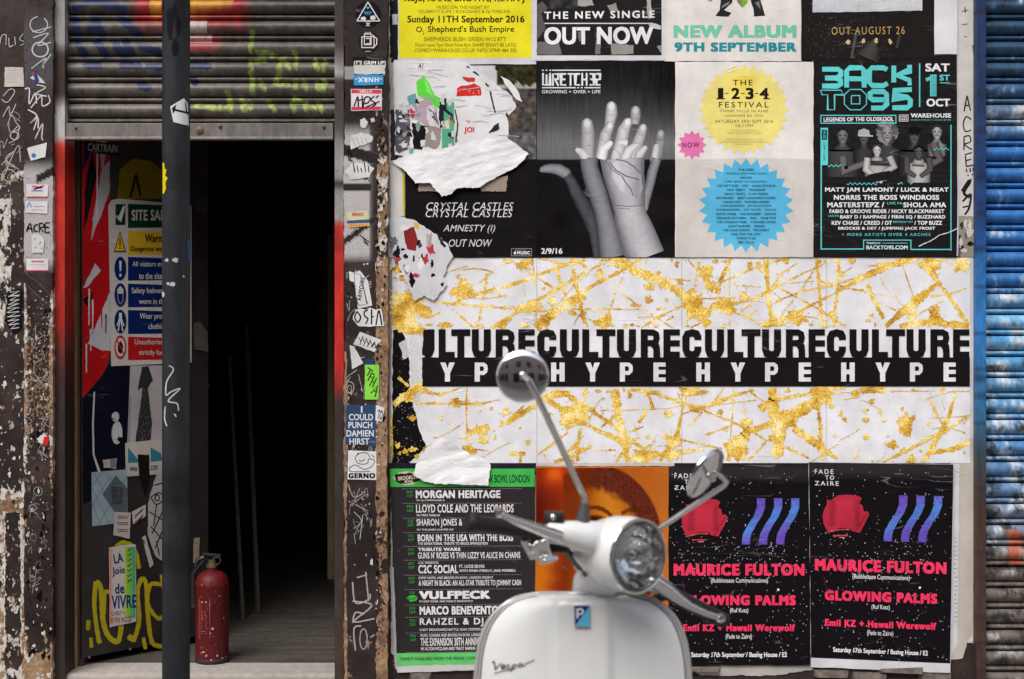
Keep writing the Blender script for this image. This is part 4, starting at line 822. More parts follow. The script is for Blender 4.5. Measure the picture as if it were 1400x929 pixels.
f.frame(1121.6, 157.4, 1225.6, 169.4, 1.4, T); f.text('LEGENDS OF THE OLDSKOOL', 1126, 160.4, 1222, 166.2, WHITE, .045, 0, 1.0, -.6); f.frame(1229, 157, 1242, 166.4, .9, (210, 210, 212)); f.text('GSS', 1230.8, 158.6, 1240.2, 164.8, (210, 210, 212), .03); f.text('WAREHOUSE', 1245, 155.2, 1300.4, 161.2, WHITE, .045); f.text('88 GREAT SUFFOLK ST, LONDON SE1 0BE', 1245, 163.4, 1300, 165.4, T)
f.rect(1121.8, 175, 1132, 226, T); f.rect(1123.4, 178, 1130.6, 191.6, (35, 33, 35)); f.text('2016', 1121.4, 183, 1132.4, 186.8, T, .02, 0, 1, -90); f.text('10PM - 6AM', 1115, 207, 1139, 210, (50, 110, 112), .02, 0, 1, -90)
f.rect(1121.8, 226, 1123.6, 341.6, T); f.rect(1299.4, 171, 1300.9, 204, T); f.rect(1299.4, 204, 1300.9, 343, T); f.rect(1123.6, 340, 1180, 341.6, T); f.rect(1180, 328, 1181.4, 341.6, T); f.rect(1181.4, 328, 1244.6, 329.3, T); f.rect(1244.6, 328, 1246, 341.8, T); f.rect(1246, 340.6, 1299.4, 342.2, T)
for x0, x1, y in ((1132, 1152, 227), (1158, 1200, 251.6), (1227, 1235, 251), (1244, 1250, 250.6), (1276, 1299, 204)): f.stroke([(x0 + i * .8, y + 1.3 * math.sin(i * .8)) for i in range(int((x1 - x0) / .8))], 1, T)
for t, x0, x1, y0, y1 in (('MATT JAM LAMONT / LUCK & NEAT', 1128, 1297, 256.6, 264.2), ('NORRIS THE BOSS WINDROSS', 1140, 1284, 266.8, 273.6), ('MASTERSTEPZ /', 1131, 1209, 276.8, 283.8), ('SHOLA AMA', 1235, 1293.6, 277, 283.8), ('FABIO & GROOVE RIDER / NICKY BLACKMARKET', 1134, 1291, 286.4, 291.8), ('BABY D / RAMPAGE / FIRIN SQ / BUZZHARD', 1148.6, 1292.4, 294.4, 300), ('KEV CHASE / CREED / DT', 1137, 1219.6, 302.2, 307.8), ('/ TOP BUZZ', 1250, 1288, 302.2, 307.8), ('BROCKIE & DET / JUMPING JACK FROST', 1146, 1278.6, 310.4, 315.6)): f.text(t, x0, y0, x1, y1, WHITE, .045, 0, 1.04)
for t, x0, x1, y0, y1 in (('LIVE PA', 1213, 1234, 276.4, 280), ('LIVE PA', 1132.4, 1147, 294.2, 297), ('BIRTHDAY SET', 1221, 1248.4, 302.4, 305), ('+ MORE ARTISTS OVER 4 ARCHES', 1151, 1272, 319, 323, )): f.text(t, x0, y0, x1, y1, T, .012, 0, 1.3 if x0 == 1151 else 1)
f.text('TICKETS AT', 1184.4, 331.4, 1204, 334, WHITE, .04); f.rect(1206, 332.4, 1241, 332.9, WHITE); f.text('BACKTO95.COM', 1184.4, 335.8, 1241, 341.4, (190, 226, 226), .045)
f.part('tear').up(); f.stroke([(1310, 312), (1300, 317), (1284, 322), (1272, 330), (1262, 334), (1256, 337)], [1.6, 1.2, 1.4, 1.0, 1.6, .8], (206, 206, 208), None, .35, 3); f.stroke([(1311, 240), (1310, 290), (1309, 350)], 1.8, (196, 202, 222), None, .3, 8)
f.build('poster', 'sheet', 'black poster with teal angular lettering and a grey group photo', 'poster', POSTERS)
f = Flat(wall(.0034)); f.part('scrap_layer'); f.poly(jag([(1309, 296), (1334, 296), (1334, 352), (1309, 352)], 4, 1), (150, 146, 130)); f.part('scrap_print').up()
for i in range(16): f.blob(rnd(1311, 1331), rnd(300, 350), rnd(1.5, 5), rnd(2, 6), random.choice([(36, 34, 36), (176, 190, 150), (210, 206, 200), (120, 84, 72), (60, 56, 58)]), .5, 14)
f.build('torn_paper', 'scrap_layer', 'small torn mottled remains right of the teal lettered poster', 'torn paper')

# 11 gold splashed banner
def clampb(x, y): return (min(max(x, 531.5), 1326.5), min(max(y, 352.6), 633.4))
f = Flat(wall(.0022), clampb); f.part('sheet'); f.poly(jag([(531, 353), (1327, 352.6), (1327, 634), (531, 634)], 30, .2), (226, 226, 231))
f.part('torn_patch').up(.0001)
f.poly(jag([(537, 452), (548, 449), (556, 470), (560, 500), (560, 530), (566, 560), (574, 590), (583, 612), (572, 622), (560, 634), (536, 634)], 5, 1), (30, 28, 30)); f.poly(jag([(560, 456), (582, 449), (578, 470), (577, 530), (572, 560), (562, 520)], 5, 1), (214, 214, 218)); f.poly(jag([(545, 470), (556, 462), (560, 486), (552, 492)], 4, 1), (206, 206, 210))
f.poly(jag([(531, 340), (536, 352), (536, 420), (534, 520), (536, 634), (531, 634)], 5, .8), (160, 150, 140)); f.dots([(rnd(538, 576), rnd(455, 632), rnd(.3, .9)) for i in range(120) ], (150, 148, 146))
f.inc = 4e-6; f.part('gold_ink', M_GOLD)
def conv(o, fct): return lambda p: (o[0] + p[0] / fct, o[1] + p[1] / fct)
GU1 = conv((530, 340), 4.644); GU2 = conv((780, 340), 4.645); GU3 = conv((1060, 340), 4.118); GL1 = conv((530, 510), 4.889); GL2 = conv((780, 510), 4.828); GL3 = conv((1060, 510), 4.118)
STROKES = [(GU1, 4.644, [([(530,300),(760,240),(930,180),(1090,115),(1254,70)],22),([(400,350),(600,365),(850,390),(1060,400)],18),([(270,340),(420,350),(520,300),(630,270)],16),([(410,385),(550,505)],14),([(660,505),(740,460),(850,390),(950,330),(1110,240),(1254,150)],24),([(630,160),(615,280),(590,400),(570,505)],16),([(660,150),(600,205),(530,240)],11),([(770,60),(830,110)],14),([(880,145),(1050,250)],13),([(920,60),(930,180),(935,260)],11),([(1080,100),(1090,200),(1130,300)],20),([(1180,130),(1200,250),(1230,400),(1250,480)],20),([(940,505),(1040,420),(1130,355),(1254,290)],62),([(960,60),(1080,90),(1180,100)],16),([(1160,60),(1254,120)],14),([(710,120),(780,60)],7),([(270,440),(340,400)],14),([(940,410),(945,470)],9),([(1100,320),(1200,370)],12)]),
 (GU2, 4.645, [([(0,200),(200,100),(330,60)],14),([(0,330),(150,230),(330,140),(450,60)],24),([(20,60),(110,125)],12),([(20,200),(60,330),(110,500)],18),([(240,60),(400,140),(560,200),(700,280),(800,390),(880,490)],[30,55,50,60,95,50]),([(330,180),(280,300),(250,400)],10),([(0,385),(250,385),(480,390)],12),([(330,290),(470,390),(650,505)],11),([(455,505),(550,440),(720,360)],18),([(570,185),(760,205)],9),([(1020,60),(960,190),(930,290)],26),([(820,60),(790,240)],14),([(740,60),(800,140)],8),([(970,210),(1130,140),(1260,90),(1347,70)],16),([(1010,130),(1010,300),(1005,490)],11),([(1240,60),(1250,200),(1260,350),(1290,480)],30),([(1040,235),(1210,245)],8),([(1080,400),(1250,280),(1347,160)],14),([(1020,400),(1130,440),(1230,500)],14),([(1280,350),(1347,330)],8),([(800,320),(1050,315)],12),([(760,505),(850,460)],10),([(740,400),(740,490)],7),([(610,455),(660,435)],8),([(1120,430),(1180,400)],16),([(1230,490),(1347,440)],46),([(1060,350),(1130,330),(1347,230)],12)]),
 (GU3, 4.118, [([(230,50),(245,200),(265,445)],18),([(357,50),(350,250),(325,440)],18),([(0,215),(200,120),(370,50)],12),([(0,300),(150,240),(340,205),(500,150)],12),([(0,165),(140,70)],8),([(30,225),(250,345),(400,445)],12),([(130,355),(340,250),(500,160),(640,95),(810,50)],[14,16,30,42,34]),([(0,200),(220,185)],6),([(240,180),(440,230),(520,245)],12),([(520,200),(550,280),(610,395)],22),([(560,260),(640,260)],8),([(560,295),(680,350)],8),([(620,440),(700,370),(800,290),(910,200)],[24,40,52,20]),([(840,70),(910,180),(1000,300),(1090,430)],[60,26,20,24]),([(700,440),(850,415),(1090,435)],36),([(870,270),(980,260),(1095,215)],10),([(780,385),(950,290)],8),([(950,50),(1010,95)],10),([(150,230),(230,100)],10),([(20,390),(100,290)],8),([(0,430),(60,390),(150,345)],20)]),
 (GL1, 4.889, [([(40,215),(160,120),(220,75)],45),([(210,120),(350,145),(480,105)],[30,20,8]),([(70,30),(140,90)],20),([(190,205),(440,205),(620,208),(740,180)],[14,20,18,6]),([(530,95),(525,300),(540,490)],13),([(750,360),(900,230)],12),([(790,340),(1000,205)],32),([(745,360),(770,325)],26),([(820,300),(910,220)],12),([(1000,550),(1080,490),(1215,390)],16),([(1020,190),(1120,140),(1220,140)],52),([(1080,190),(1180,250),(1260,310)],40),([(1200,140),(1260,190)],30),([(1290,370),(1270,480),(1270,590)],20),([(1110,600),(1200,570),(1310,500)],24),([(1200,530),(1310,420)],14),([(470,435),(560,440)],12),([(540,400),(680,360)],40),([(570,510),(670,520)],9),([(810,540),(920,540)],28),([(890,550),(885,600)],16),([(22,280),(30,560)],16)]),
 (GL2, 4.828, [([(0,160),(90,230),(160,250)],40),([(100,100),(85,200)],24),([(290,110),(300,180),(320,300),(345,400),(375,590)],[60,50,40,50,24]),([(90,330),(200,390),(300,430),(400,490)],[24,26,50,40]),([(150,260),(260,330),(340,400),(480,500)],24),([(200,250),(400,245),(640,235),(740,215)],[10,6,6,14]),([(200,360),(300,280)],16),([(400,110),(540,130),(700,185),(840,230)],22),([(480,100),(520,160),(545,240)],24),([(500,250),(450,330)],22),([(480,355),(390,390)],14),([(770,110),(740,230),(720,330),(700,430),(590,580)],[18,16,22,44,24]),([(740,270),(900,220),(1080,150),(1180,120)],[14,28,24,14]),([(1010,100),(940,200)],16),([(870,260),(790,345)],12),([(880,250),(1060,320),(1200,390),(1300,450)],14),([(890,410),(1060,350)],16),([(1075,100),(1070,250),(1055,440)],10),([(980,210),(1230,180)],6),([(420,520),(600,540),(760,520),(880,505)],[30,40,30,14]),([(300,590),(350,520)],22),([(560,450),(480,510)],12),([(720,440),(900,480),(1000,500)],12),([(1020,500),(1150,420),(1180,350)],70),([(1170,580),(1290,460)],14),([(1200,380),(1400,310)],42),([(1250,240),(1340,180),(1330,100)],50),([(1040,580),(1060,480)],30),([(1180,120),(1300,210),(1400,300)],16),([(160,515),(300,510)],11),([(0,555),(140,485)],20),([(60,380),(45,480),(0,510)],18),([(50,580),(45,480)],16)]),
 (GL3, 4.118, [([(0,270),(120,220),(240,160),(300,90)],[80,60,60,50]),([(200,95),(390,82)],20),([(0,150),(150,125),(250,110)],20),([(100,310),(190,370),(260,420),(350,485)],[34,44,40,20]),([(240,180),(255,320),(250,420),(275,490)],20),([(60,420),(190,480)],14),([(480,100),(620,95)],32),([(640,103),(900,103)],5),([(1015,110),(980,240),(945,310),(900,390),(835,500)],[10,22,26,34,24]),([(870,155),(940,290)],14),([(600,505),(740,440),(900,350),(950,330),(1090,240)],[12,18,20,24,14]),([(880,450),(1000,430),(1095,390)],[20,26,40]),([(445,490),(475,430)],12),([(290,115),(420,110)],7)])]
BLOBS = [(GU1, 4.644, [(470,265,60,50),(860,110,45,28),(150,350,100,80),(210,190,70,45),(110,460,70,60),(360,490,45,18),(1050,335,35,25),(720,485,35,20),(900,370,70,30),(445,180,12,13),(710,298,12,9),(745,298,9,8),(373,98,10,10),(990,257,10,8),(1175,410,18,15),(60,110,40,40),(100,180,30,20),(60,310,35,25),(240,410,45,30),(170,510,60,30),(50,410,40,20)]),
 (GU2, 4.645, [(865,160,45,55),(895,240,30,30),(800,380,75,62),(985,370,70,50),(760,320,60,50),(215,465,55,45),(180,165,25,30),(500,325,22,20),(610,325,10,12),(575,382,28,8),(555,155,15,10),(1105,305,26,30),(1140,105,20,22),(1195,100,12,24),(1215,135,14,16),(675,100,12,16),(500,240,30,20),(310,90,60,35),(10,90,20,25),(10,405,15,15),(580,240,18,14),(695,215,20,18),(400,360,20,10)]),
 (GU3, 4.118, [(885,90,55,40),(1050,90,45,45),(120,385,50,40),(320,375,25,18),(900,370,35,35),(770,370,30,40),(540,380,16,9),(525,405,14,8),(680,262,10,8),(430,70,20,15),(600,95,60,12),(60,65,20,16),(380,140,16,12),(20,410,30,25),(900,405,40,18)]),
 (GL1, 4.889, [(450,205,32,30),(785,265,30,24),(545,510,40,30),(640,450,45,20),(690,240,11,11),(620,255,6,6),(360,303,14,12),(420,338,8,8),(1230,300,78,70),(935,465,14,18),(720,430,10,16),(165,305,22,20),(70,485,18,18),(120,525,18,18),(170,512,24,18),(80,538,10,10),(195,558,16,14),(240,522,10,10),(1080,275,14,12),(885,370,8,7),(710,385,8,5),(635,395,40,25),(130,160,50,30),(215,105,40,26)]),
 (GL2, 4.828, [(810,120,70,25),(650,270,28,20),(510,425,14,10),(630,420,25,14),(990,258,20,16),(1150,255,10,20),(725,155,14,12),(210,170,7,7),(180,120,18,10),(390,140,14,25),(1360,430,50,90),(1110,520,50,50),(470,560,70,30),(660,550,50,30),(1350,260,40,60),(680,450,40,40),(840,235,60,18),(1160,330,40,30),(40,270,75,65)]),
 (GL3, 4.118, [(445,120,25,20),(540,163,16,12),(508,215,16,10),(510,265,20,12),(590,215,12,18),(610,265,14,12),(370,230,13,14),(390,262,12,12),(315,185,14,12),(510,360,16,14),(635,357,6,5),(660,405,28,20),(730,285,40,55),(715,200,10,10),(775,255,14,14),(865,285,10,9),(765,485,22,18),(545,495,8,6),(720,440,20,14),(820,440,10,6),(330,350,12,8),(1065,450,6,5),(20,440,30,40),(270,110,60,50),(60,270,60,40)])]
random.seed(21)
specks = []
for cv, k, lst in STROKES:
    for pts, w in lst:
        pp = [cv(p) for p in pts]; ww = [q / k * 1.0 for q in w] if isinstance(w, list) else [w / k * .98] * len(pp)
        P3, W3 = [pp[0]], [ww[0]]                          # uneven ribbon: width wanders, short gaps in thin ones
        for i in range(len(pp) - 1):
            L = math.hypot(pp[i + 1][0] - pp[i][0], pp[i + 1][1] - pp[i][1]); m = max(1, int(L / 1.1))
            for j in range(1, m + 1):
                t = j / m; x, y = pp[i][0] * (1 - t) + pp[i + 1][0] * t, pp[i][1] * (1 - t) + pp[i + 1][1] * t
                w0 = ww[i] * (1 - t) + ww[i + 1] * t; q = ns(x / 5, y / 5, k + len(pts)); w1 = w0 * (1 + .55 * q + .25 * ns(x / 1.3, y / 1.3, 4))
                if ns(x / 11, y / 11, 31) > .12 and w0 < 4: w1 *= .35 + .4 * random.random()
                P3.append((x + .35 * ns(x / 4, y / 4, 11), y + .35 * ns(x / 4, y / 4, 12))); W3.append(max(.35, w1))
                if random.random() < .16: a = rnd(-1, 1); specks.append((x + a * (w0 * .5 + rnd(1, 4)), y + rnd(-1, 1) * (w0 * .5 + rnd(1, 4)), rnd(.25, 1.1)))
        f.stroke(P3, W3, (200, 150, 40), None, .3)
for cv, k, lst in BLOBS:
    for (x, y, rx, ry) in lst:
        c = cv((x, y)); f.blob(c[0], c[1], rx / k * 1.02, ry / k * 1.02, (200, 150, 40), .5, 34)
        for j in range(int(rx / 6)): a = rnd(0, 6.28); q = rnd(.9, 1.6); specks.append((c[0] + rx / k * q * math.cos(a), c[1] + ry / k * q * math.sin(a), rnd(.3, 1.0)))
for i in range(46):                                    # fine dribbles
    x, y = rnd(540, 1320), rnd(356, 446) if i % 2 else rnd(533, 630); a = rnd(-1.2, 1.2) + (3.14 if i % 3 else 0); L = rnd(10, 70); w0 = rnd(.5, 1.3); bend = rnd(-.5, .5); P3 = []
    for j in range(int(L)):
        xx, yy = x + math.cos(a + bend * j / L) * j, y + math.sin(a + bend * j / L) * j
        if not (354 < yy < 447 or 531 < yy < 632): break
        P3.append((xx + .4 * ns(xx / 4, yy / 4, 2), yy + .4 * ns(xx / 4, yy / 4, 5)))
    if len(P3) > 4: f.stroke(P3, [w0 * (1 + .8 * ns(p[0] / 2.5, p[1] / 2.5, 3)) for p in P3], (200, 150, 40), None, .15); specks += [(p[0] + rnd(-4, 4), p[1] + rnd(-4, 4), rnd(.25, .8)) for p in P3[::6]]
for i in range(60): f.blob(rnd(540, 1322), random.choice((355, 357, 444, 446, 533, 535, 630)), rnd(1, 6), rnd(.8, 3.4), (200, 150, 40), .5, 18)
specks += [(rnd(536, 1325), rnd(355, 447), rnd(.2, .6)) for i in range(260)] + [(rnd(580, 1325), rnd(533, 631), rnd(.2, .6)) for i in range(260)]
f.dots([s_ for s_ in specks if s_[1] < 448 or s_[1] > 532], (200, 150, 40))
f.inc = 1.2e-5; f.part('lettering').up(.0001); BK = (33, 31, 31)
def g_C(x): f.stroke([(x + 21.3, 465), (x + 21.3, 460.5), (x + 19.5, 457), (x + 13.3, 455.2), (x + 7, 457), (x + 5, 461.5), (x + 5, 478.5), (x + 7, 483.5), (x + 13.3, 485.6), (x + 19.5, 483.5), (x + 21.3, 479), (x + 21.3, 474)], 9.6, BK)
def g_U(x): f.stroke([(x + 4.8, 450.5), (x + 4.8, 478.5), (x + 6.6, 483.4), (x + 13, 485.6), (x + 19.4, 483.4), (x + 21.2, 478.5), (x + 21.2, 450.5)], 9.6, BK)
def g_L(x): f.rect(x, 450.5, x + 9.6, 490, BK); f.rect(x + 9.6, 481.4, x + 22, 490, BK)
def g_T(x): f.rect(x, 450.5, x + 26, 459.6, BK); f.rect(x + 8.2, 459.6, x + 17.8, 490, BK)
def g_R(x): f.rect(x, 450.5, x + 9.6, 490, BK); f.stroke([(x + 9.6, 454.8), (x + 17, 454.8), (x + 20.6, 457), (x + 21.8, 462), (x + 20.6, 467), (x + 17, 469.4), (x + 9.6, 469.4)], 8.4, BK); f.stroke([(x + 17, 471), (x + 21, 474), (x + 21.8, 480), (x + 22, 490)], 9.2, BK)
def g_E(x): f.rect(x, 450.5, x + 9.6, 490, BK); [f.rect(x + 9.6, y, x + 22.4, y + 8.4, BK) for y in (450.5, 465.4, 481)]
for i, x in enumerate((536, 734.4, 932.8, 1130.4)):
    if i: g_C(x); g_U(x + 31)
    else: f.stroke([(594 - 4.8, 450.5), (594 - 4.8, 478.5), (592 - 4.8, 483.4), (580, 486)], 9.6, BK); f.poly(jag([(579, 451), (589, 450.5), (588, 475), (580, 486), (577, 486)], 4, .6), BK)
    g_L(x + 61.6 + (2 if i == 0 else 0)); g_T(x + 81); g_U(x + 109); g_R(x + 141.6); g_E(x + 172.6)
f.poly(jag([(577, 489), (579, 489)], 30, 0, False) + [(1326, 489), (1326, 528.6), (577.4, 528.6)] + jag([(577.4, 528), (577, 492)], 4, .6, False), BK)
f.up(.0001); HW = (222, 223, 226)
def h_H(x): f.rect(x, 496, x + 7, 522, HW); f.rect(x + 11.6, 496, x + 18.6, 522, HW); f.rect(x + 7, 505.6, x + 11.6, 511.8, HW)
def h_Y(x): f.poly([(x, 496), (x + 7.4, 496), (x + 10, 504), (x + 12.6, 496), (x + 20, 496), (x + 13.5, 511), (x + 13.5, 522), (x + 6.5, 522), (x + 6.5, 511)], HW)
def h_P(x): f.rect(x, 496, x + 7, 522, HW); f.stroke([(x + 7, 498.6), (x + 12, 498.6), (x + 14.6, 500.6), (x + 15.2, 504.4), (x + 14.6, 508), (x + 12, 510.2), (x + 7, 510.2)], 5.2, HW)
def h_E(x): f.rect(x, 496, x + 7, 522, HW); [f.rect(x + 7, y, x + 16.6, y + 5.6, HW) for y in (496, 506, 516.4)]
for i, x in enumerate((555, 753.4, 952, 1150)):
    if i: h_H(x)
    h_Y(x + 46.8); h_P(x + 94); h_E(x + 140)
f.up(.0001)
f.part('sheet_seam')
for x in (733.4, 931.6, 1129.4): f.rect(x, 353, x + .5, 450, (176, 176, 182)); f.rect(x, 529, x + .5, 633, (176, 176, 182))
f.build('poster', 'sheet', 'wide white poster splashed with gold, black capitals across its middle', 'poster', POSTERS)
# strip under it
f = Flat(wall(.0016)); f.part('scrap'); f.poly(jag([(533, 628), (1306, 628), (1306, 650), (533, 650)], 9, .6), (44, 42, 50)); f.part('pale_edge').up(.0012); f.poly(jag([(733, 633.6), (922, 633), (922, 637.4), (733, 637.6)], 6, .5), (206, 204, 200)); f.build('paper_scrap', 'scrap', 'dark strip of older paper showing just under the gold splashed poster', 'torn paper')
# 12 gig list
LW = (222, 220, 222); GR = (72, 178, 84)
f = Flat(wall(.0106), lambda x, y: (x + (y - 640) * .026 * (1 - (x - 533) / 200), y + (x - 533) * -.012 * (y - 640) / 275)); f.part('sheet'); f.poly(jag([(533, 641), (731.5, 640), (731, 912), (534, 914)], 12, .5), (52, 48, 50))
f.part('header').up(); f.rect(533, 641, 731, 666, GR); f.rect(534, 893.5, 731, 911, (104, 196, 112)); f.poly(jag([(534, 911), (731, 909), (731, 917), (536, 920)], 9, .8), (196, 196, 196)); f.poly(jag([(529, 775), (535, 776), (536, 915), (533, 915)], 7, .6), (170, 172, 172))
f.part('lettering').up(); f.text('BOWL LONDON', 676, 649.4, 724, 660.6, (30, 40, 32), .02); f.text('X', 669, 649.6, 674, 660.6, (30, 40, 32), .02)
f.blob(556, 654, 17, 8.5, (206, 196, 176), .2, 22); f.blob(556, 654, 15.6, 7.2, (54, 38, 36), .2, 22); f.text('BROOKLYN', 544, 650.6, 572, 656, (214, 204, 186), .04, 0, 1, -6); f.text('BOWL', 553, 657, 565, 660.6, (214, 204, 186), .04)
B = .05
for t, x0, x1, y0, y1, bo in (('MORGAN HERITAGE', 567.6, 684, 670.6, 681.6, .06), ('W/ DJ COMMANDER B', 568, 607, 683.4, 686.2, .02), ('LLOYD COLE AND THE LEOPARDS', 567.6, 702, 690, 701.4, .03), ('W/ MIKE MARLIN', 568, 600, 703.4, 706.4, .02), ('SHARON JONES &', 568, 631, 710, 722, .02), ('W/ THE JAMES HUNTER SIX', 568, 619, 723.4, 726.6, .02), ('BORN IN THE USA WITH THE BOSS', 569, 701, 731, 740.8, .045), ('THE SENSATIONAL TRIBUTE TO BRUCE SPRINGSTEEN', 569, 666, 742, 745.6, .03), ('TRIBUTE WARS', 569, 628, 749.4, 754, .06), ("GUNS N' ROSES VS THIN LIZZY VS ALICE IN CHAINS", 569, 711, 755.4, 764.4, .03), ('C2C PRESENTS', 569, 597, 768.4, 771.6, .02), ('C2C SOCIAL', 569, 624.4, 773, 784.6, .04), ('FT. LUCIE SILVAS', 626, 661, 773, 777.4, .04), ("WITH RYAN O'REILLY, JAKE MORRELL", 626, 705, 779.4, 784, .04), ('GYPSY HOTEL AND BROOKLYN BOWL LONDON PRESENT', 569, 673, 789, 792.4, .02), ('A NIGHT IN BLACK: AN ALL-STAR TRIBUTE TO JOHNNY CASH', 569, 712, 794, 804, .03), ('VULFPECK', 569.4, 669, 808.6, 820, .08), ('W/ JOEY DOSIK AND MARCO BENEVENTO', 569, 644, 821.6, 825.2, .02), ('MARCO BENEVENTO', 569.4, 680, 829.6, 841.4, .06), ('RAHZEL & DJ JS-1', 569.4, 688, 846, 858, .03), ('B-BOY BREAKDANCE BATTLE, RAIN CREWSOUL VS', 569.4, 664, 860, 864, .02), ('MUSIC CONNEX AND BROOKLYN BOWL LONDON', 570, 658, 867.4, 871.4, .02), ('THE EXPANSION 30TH ANNIVERSARY', 570, 672, 873, 884, .03), ('W/ ALTON MCCLAIN AND TRACY HAMLIN', 570, 647, 885.6, 890, .03)):
    f.text(t, x0, y0, x1, y1, LW, bo, 0, 1.18 if 'RAHZEL' in t else 1.03)
f.part('rules'); 
for y in (668.6, 688.6, 708.8, 728.6, 747.6, 766.4, 787, 806.6, 827.6, 844.6, 866, 892.6): f.dots([(550 + i * 2.2, y, .42) for i in range(75)], (180, 178, 180))
f.part('dates')
for y, a, b_ in ((671, 'SUN', '11/9'), (691, 'FRI', '16/9'), (711, 'TUE', '20/9'), (731, 'THU', '6/9'), (750, 'THU', '8/9'), (769, 'SAT', '10/9'), (789, 'SUN', '13/9'), (809, 'THU', '15/9'), (830, 'SUN', '18/9'), (847, 'THU', '22/9'), (868, 'FRI', '30/9')):
    f.text(a, 555, y, 563.4, y + 4, (66, 140, 72), .03); f.text(b_, 555.4, y + 5.4, 563.4, y + 9.4, (66, 140, 72), .03)
f.blob(559, 819, 7, 4, (66, 190, 76), .3, 16); f.text('SOLD OUT', 553, 817, 565, 821, (34, 60, 36), .03)
f.text('TICKETS AVAILABLE FROM THE VENUE / LONDON SE10 0DX / BOX OFFICE', 540, 899, 716, 903, (34, 84, 44), .01)
f.build('poster', 'sheet', 'dark gig list poster with green header and white condensed capitals', 'poster', POSTERS)
flap('torn_flap', [(566, 650), (570, 630), (584, 612), (603, 600), (612, 602), (630, 614), (644, 622), (660, 626), (671, 636), (669, 650), (668, 664), (640, 663), (600, 662), (580, 659)], .0135, (230, 230, 232), 'white fan shaped flap of torn paper over the green poster header', .006)
# 13 orange portrait
f = Flat(wall(.0112)); f.part('sheet'); sheet_shape(f, 732.5, 638, 914.5, 872, (196, 110, 40)); f.part('photo').up()
def face(x, y):
    c = interp(x, [(733, (92, 32, 22)), (765, (140, 54, 28)), (800, (176, 84, 32)), (850, (196, 108, 40)), (914, (204, 128, 52))])
    c = mixc(c, (176, 56, 30), .6 * sst(y, 700, 650) * sst(x, 800, 770))
    c = mixc(c, (232, 112, 36), .8 * math.exp(-((x - 757) / 15) ** 2 - ((y - 650) / 13) ** 2) + .6 * math.exp(-((x - 759) / 8) ** 2 - ((y - 647) / 6) ** 2))
    d = math.hypot((x - 815) / 91, (y - 748) / 112)
    if d < 1.02 and x > 770:
        sk = interp(x, [(770, (150, 64, 26)), (800, (198, 120, 36)), (830, (216, 146, 46)), (850, (208, 136, 44)), (885, (190, 114, 40))]); v = 30 * ns(x / 2.2, y / 2.2, 5) + 16 * ns(x / 5, y / 4, 2)
        hair = (104 + v, 52 + v * .7, 40 + v * .6); e = math.hypot((x - 806) / 76, (y - 752) / 86) + .05 * ns(x / 7, y / 7)
        h = mixc(sk, hair, sst(e, .90, 1.05)); h = mixc(h, (176, 70, 34), sst(x, 812, 780) * .6 * sst(y, 720, 690))
        if abs(y - (694 + (x - 812) ** 2 * .02)) < 3.4 and 788 < x < 838: h = mixc(h, (92, 46, 24), .8)
        q = math.hypot((x - 812) / 17, (y - 709) / 6)
        if q < 1: h = mixc((60, 28, 18), h, q ** 2)
        if abs(y - (697 + (x - 868) ** 2 * .016)) < 3 and 850 < x < 886: h = mixc(h, (92, 46, 24), .7)
        q = math.hypot((x - 866) / 13, (y - 711) / 5)
        if q < 1: h = mixc((60, 28, 18), h, q ** 2)
        h = mixc(h, (128, 66, 26), .7 * math.exp(-((x - 838 - (y - 730) * .12) / 5) ** 2) * sst(y, 705, 740) * sst(y, 782, 772)); h = mixc(h, (236, 176, 76), .5 * math.exp(-((x - 847) / 4) ** 2) * sst(y, 705, 745) * sst(y, 776, 766))
        q = math.hypot((x - 843) / 11, (y - 777) / 4); h = mixc((84, 36, 18), h, min(1, q)) if q < 1 else h
        q = math.hypot((x - 842) / 23, (y - 806 + 2.5 * math.cos((x - 842) / 6)) / 7); h = mixc((138, 52, 34), h, min(1, q ** 3)) if q < 1 else h
        h = mixc(h, (110, 52, 22), .65 * sst(x + .2 * (y - 740), 812, 778))
        c = mixc(h, c, sst(d, .985, 1.02))
    if x < 780 and y > 745: c = mixc(c, (226, 140, 40), .85 * sst(x + 8 * ns(y / 18, 3), 772, 742) * sst(y, 745, 770))
    return tuple(max(8, min(252, q * k_)) for q, k_ in zip(c, (.93, .84, .8)))
f.grid(733, 640, 913.5, 871, face, 1.8); f.build('poster', 'sheet', 'orange toned close up portrait poster partly hidden by the headlight', 'poster', POSTERS)
